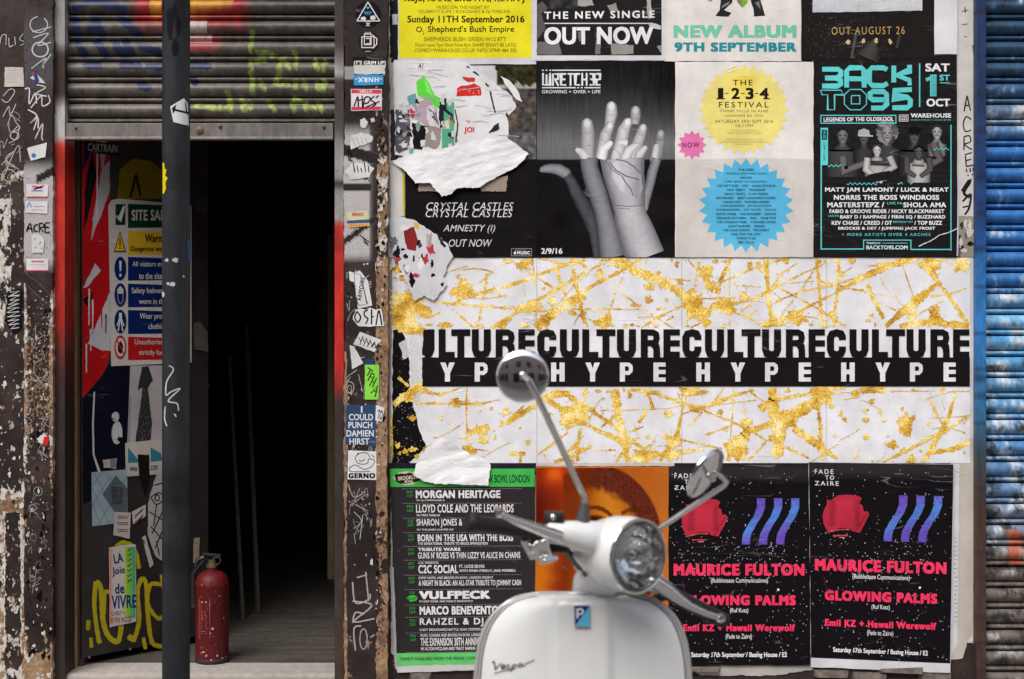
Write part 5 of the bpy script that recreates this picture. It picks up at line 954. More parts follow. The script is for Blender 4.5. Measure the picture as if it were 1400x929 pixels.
# 14, 15 dark pink lettered
def fade(warp, b, label, seed):
    random.seed(seed); f = Flat(wall(b), warp); PK = (236, 62, 100); f.part('sheet'); sheet_shape(f, 914, 638, 1107.5, 921 if seed == 2 else 910, (206, 206, 212) if seed == 2 else (31, 28, 32)); f.part('print').up()
    f.grid(914.4, 638.4, 1107, 908, lambda x, y: tuple(q + (20 * sst(y, 663, 650) + 5 * ns(x / 30, y / 3)) * (y < 664) for q in (29, 27, 30)), 4)
    st = [(rnd(916, 1105), 640 + 265 * rnd(0, 1) ** .8, rnd(.2, .75)) for i in range(330)] + [(rnd(925, 1080), rnd(735, 790), rnd(.25, .8)) for i in range(130)]
    f.part('stars').up(); f.dots(st, (206, 206, 212)); f.disc(1064, 806.6, 1.6, (236, 236, 242))
    f.part('emblem').up(); f.poly(jag([(932, 711), (933, 722), (938, 732.5), (943, 733), (956, 728), (969, 728.5), (972, 732), (982, 734), (990, 719), (995, 707.5), (992, 704), (988, 705), (985.5, 696), (981, 694), (985, 686.5), (979, 683), (966, 682), (953, 683), (942, 691), (935, 701)], 8, .3), (176, 48, 66)); f.grid(938, 690, 982, 726, lambda x, y: mixc((190, 52, 70), (122, 34, 50), .75 * max(0, math.sin((x - 936) / 5.6) - .35) + .15 * sst(y, 700, 726)), 2); f.stroke([(946, 739), (966, 738)], 1.6, (206, 70, 76), None, .5, 3); f.stroke([(938, 734), (956, 730), (968, 730)], 1.2, (206, 92, 100), None, .4, 3); f.stroke([(976, 733), (992, 707)], 1, (110, 30, 44)); f.stroke([(954, 741), (962, 741)], 1, (220, 150, 150))
    for k, dx in enumerate((0, 23.4, 46.8)):
        pts = [(1040.4, 681.5), (1040.4, 694), (1036, 706), (1028, 718), (1021.6, 730), (1020, 738), (1020, 746)]; n = len(pts); V, C = [], []
        P2 = []
        for i in range(n - 1):
            for j in range(6): t = j / 6; P2.append((pts[i][0] * (1 - t) + pts[i + 1][0] * t, pts[i][1] * (1 - t) + pts[i + 1][1] * t))
        for (x, y) in P2:
            u = (y - 681) / 65; blu = math.exp(-((u - (.62, .38, .30)[k]) / .28) ** 2)
            for q in range(5): cc = mixc((104, 78, 176), (84, 128, 206), blu); z = 1 + .22 * ns(x, y * 2, q * 3.3); V.append((x + dx - 5.6 + q * 2.8, y)); C.append(lin(tuple(min(255, w * z) for w in cc)))
        f.add(V, [(i * 5 + q, i * 5 + q + 1, i * 5 + q + 6, i * 5 + q + 5) for i in range(len(P2) - 1) for q in range(4)], C)
    f.part('lettering').up(); W_ = (220, 220, 224)
    f.text('FADE', 922, 647.6, 947, 654, W_, .015, 0, 1.35); f.text('TO', 936, 656, 948, 662, W_, .015, 0, 1.3); f.text('ZAIRE', 922, 664, 954, 670, W_, .015, 0, 1.35)
    f.text('MAURICE FULTON', 921, 771, 1100, 787.4, PK, .085, 0, 1.09); f.text('(Bubbletease Communications)', 972, 790.4, 1050, 799, W_, .012); f.text('GLOWING PALMS', 934, 814, 1088, 828, PK, .085, 0, 1.09); f.text('(Ruf Kutz)', 998, 831.6, 1023, 839.6, W_, .012); f.text('Emil KZ + Hawaii Werewolf', 934, 853.6, 1087, 863.4, PK, .075, 0, 1.1); f.text('(Fade to Zaire)', 992, 867, 1028, 875.6, W_, .012); f.text('Saturday 17th September / Basing House / E2', 945, 892, 1076, 900.6, (232, 232, 236), .035)
    f.part('scratch'); f.stroke([(933, 796), (935, 806), (938, 818)], .7, (120, 40, 60))
    return f.build('poster', 'sheet', label, 'poster', POSTERS)
fade(None, .0118, 'starry black poster with pink lettering, beside the scooter headlight', 1)
QD = ((1105.5, 632), (1304, 635), (1299.5, 907.5), (1108.5, 899.5))
def qwarp(x, y):
    u, v = (x - 914) / 193.5, (y - 638) / 270; a = tuple(QD[0][i] * (1 - u) + QD[1][i] * u for i in (0, 1)); b = tuple(QD[3][i] * (1 - u) + QD[2][i] * u for i in (0, 1)); return (a[0] * (1 - v) + b[0] * v, a[1] * (1 - v) + b[1] * v)
fade(qwarp, .0128, 'starry black poster with pink lettering and white lower border, next to the shutter', 2)
f = Flat(wall(.0040)); f.part('torn_edge'); f.poly(jag([(925, 905), (1110, 900), (1112, 916), (1080, 920), (1060, 924), (960, 924), (950, 919), (926, 922)], 4, .9), (176, 172, 168)); f.build('torn_paper', 'torn_edge', 'ragged grey paper edge hanging below the starry poster by the headlight', 'torn paper')

# ------------------------------------------------------------------ stickers on the pilasters
random.seed(11)
RPS, LPS, LWS = wall(.0476), wall(.0476), wall(.0038)
def sticker(surf, label, draw, base, cat='sticker', name='sticker', grp=None):
    f = Flat(surf); f.part('backing'); base(f); f.part('print').up(.0003); draw(f); return f.build(name, 'backing', label, cat, grp)
pol = lambda pts, c, st=6, am=.4: (lambda f: f.poly(jag(pts, st, am), c))
nul = lambda f: None
def d1(f):
    for a, b in (((503, 3), (519, 29)), ((519, 29), (488, 29)), ((488, 29), (503, 3))): f.stroke([a, b], 1.4, (226, 226, 226))
    f.poly([(503, 13), (500.6, 10.6), (501.8, 9), (503, 10), (504.2, 9), (505.4, 10.6)], (92, 170, 216)); f.stroke([(498, 17), (508, 17)], 1, (92, 170, 216)); [f.stroke([(499 + i * 3, 17), (500.5 + i * 3, 21)], .9, (92, 170, 216)) for i in range(3)]
    f.blob(497, 25.6, 4, 2.2, (220, 220, 220)); f.blob(510, 24.6, 4, 2.8, (214, 214, 214)); f.stroke([(500, 31), (506, 36)], .8, WHITE); f.stroke([(506, 31), (500, 36)], .8, WHITE); f.stroke([(503, 30.4), (503, 36.6)], .8, WHITE)
sticker(RPS, 'round black sticker with a white triangle, topmost on the sticker pilaster', d1, lambda f: f.disc(503, 19.5, 17.5, (30, 30, 36), None, 30))
def d2(f):
    f.frame(494, 50, 512, 66, 1.3, (214, 210, 206)); f.frame(497.5, 46, 508, 62, 1.2, (214, 210, 206)); f.stroke([(500, 53), (506, 53), (506, 60), (500, 60)], 1.2, (214, 210, 206)); f.stroke([(509, 48), (515, 53), (515, 61), (509, 66)], 1.4, (214, 210, 206)); f.stroke([(499, 70.6), (507, 70.6)], .9, (190, 186, 182)); [f.stroke([(500 + i * 3, 44), (500 + i * 3, 48)], 1.2, (214, 210, 206)) for i in range(3)]
sticker(RPS, 'round dark sticker with a white interlaced emblem below the triangle one', d2, lambda f: f.disc(504, 57, 14, (40, 36, 36), None, 26))
sticker(RPS, 'torn white sticker with dark capitals above the upside down blue one', lambda f: (f.rect(482, 78, 528, 83, (40, 36, 36)), f.rect(483, 83, 526, 89, (44, 42, 42)), f.text("IT'S GRIM UP", 484, 83.4, 525.5, 88.6, (230, 230, 228), .04, .1)), pol([(483, 82), (527, 83), (526, 103), (484, 101)], (204, 204, 200), 4, .8))
sticker(RPS, 'light blue sticker with upside down white capitals', lambda f: f.text('\u00b7XRNH\u00b7'.replace('\u00b7', '-')[::-1], 486, 106, 522, 112.6, (232, 240, 246), .04, 0, 1.2, 180), pol([(483.5, 103), (524, 101), (524, 116), (484, 117)], (66, 150, 206)))
def d5(f):
    f.poly([(480.5, 122.6), (521, 123), (521, 128.4), (480.5, 127.8)], (214, 66, 100)); f.poly([(480.5, 146.5), (521, 146), (521, 150.4), (480.5, 151)], (214, 66, 100)); f.text('HELLO', 492, 123.6, 509, 127, (240, 226, 230), .03)
    for st in ([(484, 146), (489, 133), (490, 147)], [(488, 138), (497, 136)], [(495, 131), (496, 148), (499, 134), (506, 134), (503, 141), (497, 142)], [(512, 132), (507, 137), (514, 142), (508, 147)], [(514, 134), (518, 131)], [(500, 147), (519, 139)]): f.brush(st, 1.9, (34, 32, 34))
sticker(RPS, 'pink and white name tag sticker with black marker scrawl', d5, pol([(479.5, 122), (522, 122), (522, 151), (480, 152)], (228, 222, 224), 9, .2))
sticker(RPS, 'torn white sticker remnant, small, below the pink name tag', nul, pol([(492, 164), (498, 161), (503, 167), (499, 176), (493, 174)], (206, 204, 202), 3, .7), 'sticker', 'sticker_remnant')
sticker(RPS, 'tiny torn white sticker remnant right of the small one below the name tag', nul, pol([(506, 163), (511, 161), (513, 166), (508, 168)], (196, 194, 192), 3, .7), 'sticker', 'sticker_remnant')
sticker(RPS, 'crumpled white paper remnant across the upper sticker pilaster', lambda f: [f.stroke([(481 + i * 6, 188), (486 + i * 6, 200)], .8, (150, 148, 146)) for i in range(4)], pol([(479, 186), (494, 181), (510, 187), (508, 194), (490, 201), (480, 205)], (210, 208, 206), 3, 1), 'sticker', 'sticker_remnant')
sticker(RPS, 'torn white paper with grey streaks below the black diagonal stripe', lambda f: [f.stroke([(483 + i * 5, 222 + i % 3 * 4), (485 + i * 5, 236)], 1.4, (60, 58, 60), None, .4, 3) for i in range(5)], pol([(471, 236), (480, 224), (500, 222), (512, 230), (505, 243), (480, 246)], (214, 212, 210), 3, 1), 'sticker', 'sticker_remnant')
sticker(RPS, 'faded yellow and blue ticket sticker with red letters', lambda f: (f.text('RINO', 481.6, 291, 497, 296, (184, 50, 40), .04, .1), f.poly([(474.6, 302), (505.4, 300), (505.4, 305), (474.6, 306)], (52, 92, 140)), f.poly([(475, 306), (505, 305), (505, 309.4), (477, 311.5)], (222, 170, 106)), [f.rect(479 + i * 4, 307.4, 481 + i * 4, 309.6, (176, 110, 60)) for i in range(6)]), pol([(474, 291), (503, 288), (505.6, 309), (477, 312)], (216, 206, 166)))
def d8(f): f.text('ARMOIRE', 477, 392.4, 510, 398.6, (40, 38, 40), .03, 0, 1.15, -80); [f.stroke(st, .8, (60, 58, 60)) for st in ([(484, 373), (487, 410), (491, 418), (502, 416), (493, 376), (484, 373)],)]
sticker(RPS, 'white arrow shaped sticker with sideways black capitals', d8, lambda f: f.poly([(477, 371), (483, 373), (492, 370), (503, 384), (509, 418), (490.5, 422), (484, 386), (478, 384)], (220, 220, 222)))
def d9(f):
    for st in ([(488, 426), (485, 434), (489, 441), (493, 434), (488, 426)], [(503, 424), (498, 427), (499, 433), (503, 436), (500, 443)], [(508, 423), (508, 444)], [(514, 445), (518, 425), (522, 445)], [(511, 433), (508, 434)]): f.brush(st, 2.0, (30, 28, 30))
sticker(RPS, 'white bubble lettering sticker under the arrow sticker', d9, pol([(482, 437), (486, 424), (494, 422), (500, 424), (506, 421), (514, 424), (521, 422), (525, 446), (508, 447), (490, 446)], (216, 216, 218), 4, .8))
sticker(RPS, 'tilted white sticker full of black scribbled letters', lambda f: [f.stroke([(490 + i * 5.5, 459 + i * 2.3 + rnd(-2, 2)), (493 + i * 5.5, 467 + i * 2.4), (496 + i * 5.5, 460 + i * 2.4), (492 + i * 5, 472 + i * 1.2)], 1.1, (46, 44, 46)) for i in range(5)], pol([(492, 454), (522, 465), (512, 482), (483, 471)], (208, 206, 206), 6, .5))
sticker(RPS, 'plain white triangular sticker scrap above the lime green sticker', nul, pol([(478, 472), (484, 474), (497, 497), (481, 505)], (206, 206, 208), 5, .5))
sticker(RPS, 'plain torn blue scrap behind the lime green sticker', nul, pol([(496, 493), (506, 490), (514, 499), (498, 506)], (44, 66, 100), 3, .6), 'sticker', 'sticker_remnant')
sticker(wall(.0484), 'lime green sticker with slanted black letters', lambda f: [f.stroke(st, 1.5, (36, 44, 26)) for st in ([(503, 503), (510, 508)], [(507, 505), (502, 514)], [(508, 510), (503, 521)], [(508, 510), (512, 513)], [(506, 515), (509, 517)], [(512, 514), (505, 528)], [(515, 517), (509, 530)], [(508, 521), (512, 524)], [(507, 538), (516, 528), (513, 543)], [(510, 534), (514, 536)])], lambda f: f.poly([(499, 499), (518.6, 499), (517.6, 546.6), (498.6, 546.6)], (134, 212, 76)))
def d13(f):
    for t, x0, x1, y in (('I', 493.4, 495.6, 555.8), ('COULD', 477, 510, 566.2), ('PUNCH', 476.4, 509, 577), ('DAMIEN', 473.6, 511, 588.4), ('HIRST', 477.6, 505, 599.4)): f.text(t, x0, y, x1, y + 8.8, (216, 220, 226), .03)
sticker(RPS, 'weathered blue sticker with five lines of white capitals', d13, pol([(474, 554), (514, 553), (513.6, 611), (471.6, 607)], (54, 76, 108), 6, .6))
sticker(wall(.0486), 'small white sticker with two black letters overlapping the blue one', lambda f: f.text('TO', 516, 561, 523, 574, (36, 34, 36), .03, -.1, 1, 10), pol([(514, 554), (526, 558), (522, 577), (513, 575)], (220, 220, 222), 8, .2))
def d15(f):
    f.text('GERNO', 476.4, 647, 513, 654.4, (26, 24, 26), .08, 0, 1.1)
    for st in ([(478, 640), (486, 636), (498, 642), (508, 638), (512, 630), (504, 628), (502, 634), (490, 634), (486, 626), (492, 620), (502, 620), (506, 626)], [(478, 640), (480, 645), (506, 645)], [(490, 629), (494, 631), (499, 628)], [(488, 622), (490, 619)], [(508, 622), (512, 626)]): f.brush(st, 1, (44, 42, 44))
sticker(RPS, 'square white sticker with a black doodle over heavy black capitals', d15, lambda f: f.poly([(476, 616), (514.6, 617.6), (514.6, 656.6), (475, 655.6)], (220, 220, 222)))
# left pilaster stickers
sticker(LWS, 'crinkled white paper label on the far left wall above the scribbled tag', lambda f: [f.rect(9, 96 + i * 4, 22, 96.6 + i * 4, (170, 166, 160)) for i in range(5)], pol([(6.5, 92), (32, 92.5), (32.6, 119), (6, 119)], (198, 192, 184), 5, .4), 'paper label', 'paper_label')
sticker(LPS, 'tilted white sticker with a small blue mark on the left pilaster', lambda f: f.disc(46, 213, 3.2, (70, 110, 180)), pol([(37, 203), (64, 195), (62, 215), (42, 220)], (206, 206, 206), 6, .4))
sticker(LPS, 'white sticker with bright pink scribble on the left pilaster', lambda f: (f.stroke([(44, 255), (58, 257), (46, 259), (60, 254)], 2, (214, 60, 120)), f.rect(43, 260.4, 58, 262, (90, 130, 190)), f.rect(36.4, 268.6, 65.4, 270, (220, 120, 130))), pol([(36, 252), (66, 252.6), (65, 270), (36, 270)], (214, 212, 212), 6, .2))
sticker(LPS, 'white sticker with a blue letter logo on the left pilaster', lambda f: (f.stroke([(37, 284), (40, 277), (43, 284)], 1.2, (70, 110, 180)), f.rect(46, 282, 62, 283, (140, 150, 176)), f.rect(43, 287, 60, 287.8, (190, 140, 150))), pol([(35, 275), (65, 275.4), (65, 292.6), (35, 291)], (212, 212, 214), 6, .2))
sticker(LPS, 'white sticker with a thin pink lower edge on the left pilaster', lambda f: (f.rect(43, 356.6, 60, 359, (190, 110, 130)), f.rect(40, 362, 62, 362.8, (180, 170, 172)), f.rect(36, 369.4, 66, 371, (220, 90, 120))), pol([(36, 354), (66, 354), (66, 371), (36, 371)], (214, 212, 212), 6, .2))
sticker(LPS, 'rounded pale sticker with dark dots on the left pilaster', lambda f: f.dots([(48, 327, .9), (55, 332, 1), (49, 339, .9), (57, 340, .8), (53, 334, .7)], (50, 48, 48)), pol([(43, 322), (47, 319.6), (56, 322), (60, 328), (59, 346), (44, 346)], (206, 204, 202), 5, .4))
sticker(LWS, 'black torn paper with white scrawled letters on the far left wall', lambda f: [f.stroke([(8 + rnd(0, 8), 400 + i * 5.6), (24 + rnd(-4, 4), 398 + i * 5.6), (12 + rnd(-3, 3), 405 + i * 5.6), (26, 405 + i * 5.4)], 1.1, (206, 206, 206)) for i in range(9)], pol([(10, 398), (31, 396), (29, 450), (18, 456), (6, 440)], (32, 30, 32), 4, 1.2), 'torn paper', 'torn_paper')
sticker(LPS, 'small red, white and blue paper scrap on the left pilaster', lambda f: (f.poly([(46, 101), (50, 100), (54, 112), (48, 114)], (44, 66, 150)), f.poly([(43, 99), (47, 101), (46, 106)], (206, 60, 60))), pol([(41, 107), (48, 100), (55, 106), (62, 114), (52, 113)], (206, 204, 204), 3, .6), 'sticker', 'sticker_remnant')
sticker(LPS, 'small torn red and white scrap low on the left pilaster', lambda f: f.poly([(60, 598), (66, 596), (66, 609), (58, 608)], (204, 44, 50)), pol([(50, 600), (60, 592), (66, 597), (64, 609), (54, 606)], (206, 200, 196), 3, .8), 'sticker', 'sticker_remnant')
# graffiti tags (paint lying on the walls: parts of them)
def graffiti(parent, surf, strokes, col, w, jit=.12):
    f = Flat(surf); f.inc = 3e-6; f.part('graffiti')
    for s_ in strokes: q_ = rnd(-14, 10); f.brush(s_, w * rnd(.85, 1.2), tuple(c + q_ for c in col), jit)
    d_ = f.P['graffiti']; mesh_obj('graffiti', d_['V'], d_['F'], d_['m'], parent, d_['C'])
curl = lambda cx, cy, rx, ry, a0=0, a1=6.28, n=12: [(cx + rx * math.cos(a0 + (a1 - a0) * i / n), cy + ry * math.sin(a0 + (a1 - a0) * i / n)) for i in range(n + 1)]
graffiti(lp, wall(.0462), [curl(53, 34, 12, 11, -.9, 4.6), [(44, 44), (70, 37)], [(45, 52), (66, 46), (52, 62), (70, 58)], curl(55, 68, 11, 10), [(43, 94), (62, 80), (58, 90), (70, 74)], [(60, 90), (58, 93)]], (186, 184, 186), 1.7)
graffiti(lp, wall(.0464), [[(34, 122), (40, 122), (40, 142), (48, 128), (50, 142)], [(50, 116), (62, 120), (50, 128), (64, 132)], [(42, 148), (56, 132), (58, 145), (68, 140), (66, 130)], [(38, 150), (50, 158), (42, 168), (52, 160)], [(46, 178), (52, 162), (52, 176)], [(48, 190), (58, 170), (57, 188), (59, 192)]], (206, 204, 204), 1.6)
graffiti(lw, wall(.0022), [[(0, 60), (2, 50), (8, 48), (8, 62)], [(12, 52), (13, 64), (18, 62)], [(20, 50), (21, 62)], [(32, 46), (27, 54), (34, 58), (28, 63)], [(4, 132), (14, 122), (20, 126), (10, 140), (2, 136)], [(4, 160), (12, 146), (14, 158), (22, 142)], [(10, 172), (16, 158), (22, 168), (27, 176), (14, 180), (12, 168)], [(14, 184), (26, 172), (22, 190), (12, 196)], curl(20, 186, 6, 5), [(2, 226), (18, 208), (8, 218), (26, 232)], [(6, 240), (24, 200), (28, 222)], curl(12, 240, 9, 8)], (190, 186, 184), 1.1)
graffiti(lp, wall(.0466), [[(36, 317), (41, 306), (44, 318)], [(37, 313), (43, 312)], [(52, 307), (47, 309), (47, 316), (52, 316)], [(54, 318), (54, 306), (60, 307), (59, 311), (55, 312), (60, 318)], [(68, 305), (62, 306), (62, 318), (68, 317)], [(62, 311), (67, 311)]], (34, 32, 34), 1.5)
graffiti(lp, wall(.0468), [[(42, 795), (56, 790), (44, 802), (54, 798)], [(40, 700), (50, 696), (46, 690), (40, 694), (52, 704)], [(41, 806), (41, 776)], [(44, 812), (50, 778)], [(46, 688), (54, 690)], curl(52, 672, 6, 6), [(40, 505), (44, 520)], curl(55, 505, 9, 12, 0, 4.5), [(36, 580), (40, 610)]], (150, 148, 146), .9)
graffiti(rp, wall(.0464), [[(482, 796), (486, 824), (504, 820), (506, 812)], [(502, 786), (488, 790)], [(500, 782), (504, 822)], [(482, 822), (508, 828), (484, 850), (512, 846)], [(482, 852), (486, 838), (498, 840)], curl(497, 874, 5, 14), [(486, 890), (484, 860), (494, 856)], [(506, 872), (512, 868)]], (160, 158, 158), 1.9)
graffiti(rp, wall(.0466), [[(476, 662), (484, 680), (500, 672)], [(478, 692), (500, 676)], [(492, 668), (482, 692)], [(486, 690), (500, 698)], [(484, 700), (494, 712), (486, 722)], [(496, 704), (492, 738)], curl(478, 530, 6, 8), curl(478, 532, 3, 5), [(474, 516), (488, 506)], [(490, 512), (496, 536)], [(484, 730), (486, 744)]], (172, 170, 168), 1.0)

random.seed(33)
def scrawls(n, x0, x1, y0, y1, h):
    out = []
    for i in range(n):
        x, y = rnd(x0, x1), rnd(y0, y1); out.append([(min(max(x + rnd(-h, h), x0), x1), y + rnd(-h, h) * 1.3) for k in range(random.choice((3, 4, 5, 6)))])
    return out
graffiti(rp, wall(.0468), scrawls(16, 474, 510, 520, 760, 8), (150, 146, 142), .8); graffiti(rp, wall(.0469), scrawls(10, 474, 508, 370, 500, 7), (176, 172, 168), .8); graffiti(rp, wall(.0467), scrawls(5, 476, 505, 205, 330, 8), (36, 34, 36), 1.1)
graffiti(lp, wall(.0469), scrawls(14, 36, 68, 400, 620, 8), (150, 148, 148), .8); graffiti(lp, wall(.0467), scrawls(12, 38, 66, 655, 850, 7), (120, 116, 114), .8); graffiti(lw, wall(.0026), scrawls(10, 0, 30, 120, 250, 8), (160, 156, 152), .8)
def chips(parent, surf, spots, cols):
    f = Flat(surf); f.inc = 1e-6; f.part('paint_chips')
    for (x, y, r) in spots: f.blob(x, y, r * rnd(.6, 1.1), r * rnd(.7, 1.7), random.choice(cols), .7, 16)
    d_ = f.P['paint_chips']; mesh_obj('paint_chips', d_['V'], d_['F'], d_['m'], parent, d_['C'])
CH = [(196, 188, 178), (170, 160, 148), (150, 118, 88), (206, 202, 196)]
chips(lw, wall(.0030), [(rnd(0, 31), random.choice((rnd(240, 400), rnd(400, 650), rnd(640, 900))), abs(random.gauss(0, 1.3)) + .3) for i in range(170)], CH)
chips(lp, wall(.0471), [(rnd(35, 70), rnd(390, 900), abs(random.gauss(0, 1.1)) + .3) for i in range(260)], CH + [(24, 20, 19)] * 3)
chips(rp, wall(.0471), [(514 + abs(random.gauss(0, 8)) % 14, rnd(100, 900), abs(random.gauss(0, 1.0)) + .3) for i in range(260)] + [(rnd(473, 512), rnd(360, 780), abs(random.gauss(0, .7)) + .25) for i in range(160)], CH + [(24, 20, 19)] * 4)

# ------------------------------------------------------------------ door leaf, seen open inwards
DP0 = Q(112, 500, CAM_D + .12); DP1 = Q(285, 500, CAM_D + .56)
DN = Vector((DP1.y - DP0.y, -(DP1.x - DP0.x), 0)); DN = DN if DN.y < 0 else -DN
DS = plane(DP0, DN)
door = empty('door', (DP0.x, DP0.y, FZ), 'dark graffiti covered door standing open into the doorway', 'door')
dv = (DP1 - DP0).normalized(); dn = DN.normalized(); e0 = Vector((DP0.x, DP0.y, 0)) - dn * .001; e1 = Vector((DP1.x, DP1.y, 0)) - dn * .001
mb = MB(); zb, zt = FZ + .03, 2.3
V = [p + Vector((0, 0, z)) for z in (zb, zt) for p in (e0, e1, e1 - dn * .04, e0 - dn * .04)]
mb.add(V, [(0, 1, 2, 3), (4, 5, 6, 7), (0, 1, 5, 4), (1, 2, 6, 5), (2, 3, 7, 6), (3, 0, 4, 7)]); mb.build('leaf', solid('black_door_paint', (40, 35, 34), .5, 0, .35, 12), door, smooth=False)
f = Flat(DS); f.part('door_art')
f.poly(jag([(112, 150), (150, 150), (150, 490), (142, 510), (126, 530), (113, 545)], 8, .6), (180, 30, 34))
for i, pts in enumerate(([(112, 235), (124, 210), (128, 150), (118, 150)], [(114, 320), (122, 290), (132, 240), (126, 200), (116, 260)], [(124, 330), (140, 290), (150, 260), (150, 220), (140, 230), (128, 290)], [(113, 395), (130, 360), (138, 370), (120, 392)], [(113, 410), (128, 400), (120, 420)], [(134, 150), (140, 150), (146, 200), (140, 240), (136, 200)], [(120, 470), (150, 400), (152, 480), (140, 480), (132, 476)])):
    f.poly(jag(pts, 5, .8), ((34, 40, 76), (32, 30, 34), (176, 174, 176), (196, 194, 196), (30, 28, 30), (170, 168, 170), (190, 188, 190))[i])
for x, y, h in ((122, 395, 50), (127, 410, 44), (139, 420, 30), (145, 430, 26), (133, 180, 120), (136, 150, 60), (118, 470, 40), (124, 450, 30)): f.stroke([(x, y), (x + rnd(-.5, .5), y + h)], [2.4, 1.4], random.choice([(206, 204, 206), (180, 30, 34), (206, 204, 206), (60, 50, 110)]), None, .3, 4)
f.poly(jag([(113, 545), (126, 530), (142, 510), (152, 494), (182, 500), (176, 660), (114, 690)], 8, .5), (26, 28, 38)); f.stroke([(129, 536), (127, 580), (128, 622), (136, 646), (131, 662)], [2, 2.6, 2.4, 3.6, 1], (196, 194, 200))
f.up(.0006); f.poly([(118, 193), (163, 197), (163, 214), (118, 208)], (30, 28, 28)); f.text('CARTRAIN', 120, 197, 161, 208, (176, 174, 172), .02, .1, 1, 4); f.poly(jag([(164, 232), (180, 218), (205, 220), (222, 232), (222, 272), (160, 272)], 6, .8), (122, 106, 24)); f.stroke([(178, 270), (186, 240), (192, 268)], 4, (50, 42, 18), None, .5, 3)
f.up(.0004); YL = (186, 168, 40)
for st, w in (([(131, 795), (129, 830), (134, 870), (137, 880)], 6), ([(131, 795), (138, 806), (141, 850), (150, 872), (162, 876), (166, 850)], 7), ([(150, 810), (143, 812), (142, 840)], 6), ([(182, 878), (190, 850), (188, 810), (194, 792), (200, 800), (202, 840), (208, 878), (222, 884)], 6), ([(222, 800), (206, 800), (202, 826), (216, 846), (222, 842)], 5.5), ([(220, 786), (224, 812)], 4), ([(158, 748), (170, 742), (184, 752), (190, 778)], 6), ([(121, 848), (120, 862)], 6), ([(124, 872), (125, 886)], 5), ([(175, 870), (184, 876)], 8), ([(196, 872), (199, 888)], 5), ([(226, 830), (238, 800), (250, 838), (258, 870)], 5)):
    f.brush(st, w, YL, .35, 2)
f.up(.0002)
for st in ([(268, 420), (276, 400), (272, 440)], [(270, 520), (284, 508), (272, 500), (286, 528), (270, 536)], [(270, 350), (278, 360), (272, 372)]): f.stroke(st, 1.2, (70, 68, 68), None, .2, 2)
d_ = f.P['door_art']; mesh_obj('door_art', d_['V'], d_['F'], d_['m'], door, d_['C'])
hb = [(120, 912 - 10), (192, 900 - 10)]; mb = MB()
for (x, y) in ((122, 899), (178, 888)): mb = MB(); q = DS(x, y); mb.lathe([(0, .006), (.003, .005), (.004, .002)], q, dn, 10, (110, 104, 98)); mb.build('rivet', M_PAINT, door, cols=True)
def dsheet(b): return lambda px, py, l=0.0: DS(px, py, l + b)
# site sign
f = Flat(dsheet(.004)); f.part('board'); f.poly([(148, 282), (152, 274), (163, 271.6), (262, 281), (262, 496), (152, 501)], (196, 190, 184)); f.part('panel').up(.0004)
for y0, y1, c in ((279, 312, (22, 58, 36)), (316, 349, (208, 170, 40)), (351.5, 384, (24, 40, 92)), (388, 420.5, (24, 40, 92)), (424, 457, (24, 40, 92)), (460.5, 492.6, (176, 34, 38))): f.poly([(175, y0), (256, y0 + 3), (256, y1 - 1), (175, y1)], c)
f.rect(158, 279.5, 171.5, 308, (22, 58, 36)); f.part('symbol').up(.0004)
f.stroke([(159.5, 295), (163, 302), (170, 282)], 3, (216, 212, 206)); f.poly([(164, 316), (172.6, 345), (155.6, 345)], (30, 28, 26)); f.poly([(164, 319.6), (171, 343.4), (157.2, 343.4)], (214, 176, 40)); f.stroke([(164, 326), (164, 336)], 1.7, (30, 28, 26)); f.disc(164, 339.6, 1.1, (30, 28, 26))
for y in (367.5, 403.6, 440): f.disc(164.6, y, 8.2, (24, 40, 92), 16.2, 26)
f.stroke([(164.6, 357), (164.6, 371)], [3.4, 2], (206, 204, 204)); f.disc(164.6, 376.6, 1.6, (206, 204, 204), 2.4); f.poly([(160.6, 402), (168.8, 402), (168.8, 396), (164.6, 391), (160.4, 396)], (190, 188, 190)); f.stroke([(161, 403), (161.6, 412), (164.6, 416), (168, 412), (168.4, 403)], .8, (160, 160, 170))
f.stroke([(164.6, 428), (164.6, 438)], 4, (206, 204, 204)); [f.stroke(st, 1.6, (206, 204, 204)) for st in ([(164, 434), (160, 446)], [(165, 434), (169.4, 446)], [(164, 438), (161.6, 453)], [(165.2, 438), (167.8, 453)])]
f.disc(164.6, 475, 8.2, (186, 34, 40), 16.2, 26); f.disc(164.6, 475, 6.4, (196, 190, 184), 12.8, 24); f.blob(164.6, 475, 3.6, 8, (36, 32, 32), .2); f.stroke([(160.2, 466), (169.4, 484)], 1.8, (186, 34, 40))
f.part('lettering').up(.0004); LT = (200, 196, 192)
for t, x0, x1, y0, y1, c, bo in (('SITE SAFETY', 180, 246, 287, 302, LT, .035), ('Warning', 198, 233, 320.6, 335, (36, 32, 26), .03), ('Dangerous work site', 179, 240, 336.6, 346, (36, 32, 26), .02), ('All visitors must report', 181, 252, 357.6, 367, LT, .015), ('to the site office', 190, 240, 373, 382, LT, .015), ('Safety helmets must be', 180, 252, 393.6, 403.6, LT, .015), ('worn in this area', 190, 244, 408.6, 416, LT, .015), ('Wear protective', 191, 242, 428.4, 438.6, LT, .015), ('clothing', 203, 228, 442.6, 452.6, LT, .015), ('Unauthorised entry', 184, 246, 464, 473.6, LT, .015), ('strictly forbidden', 190, 244, 478.4, 487.6, LT, .015)): f.text(t, x0, y0, x1, y1, c, bo)
f.build('site_sign', 'board', 'white safety notice board with green, yellow, blue and red panels on the door', 'sign')
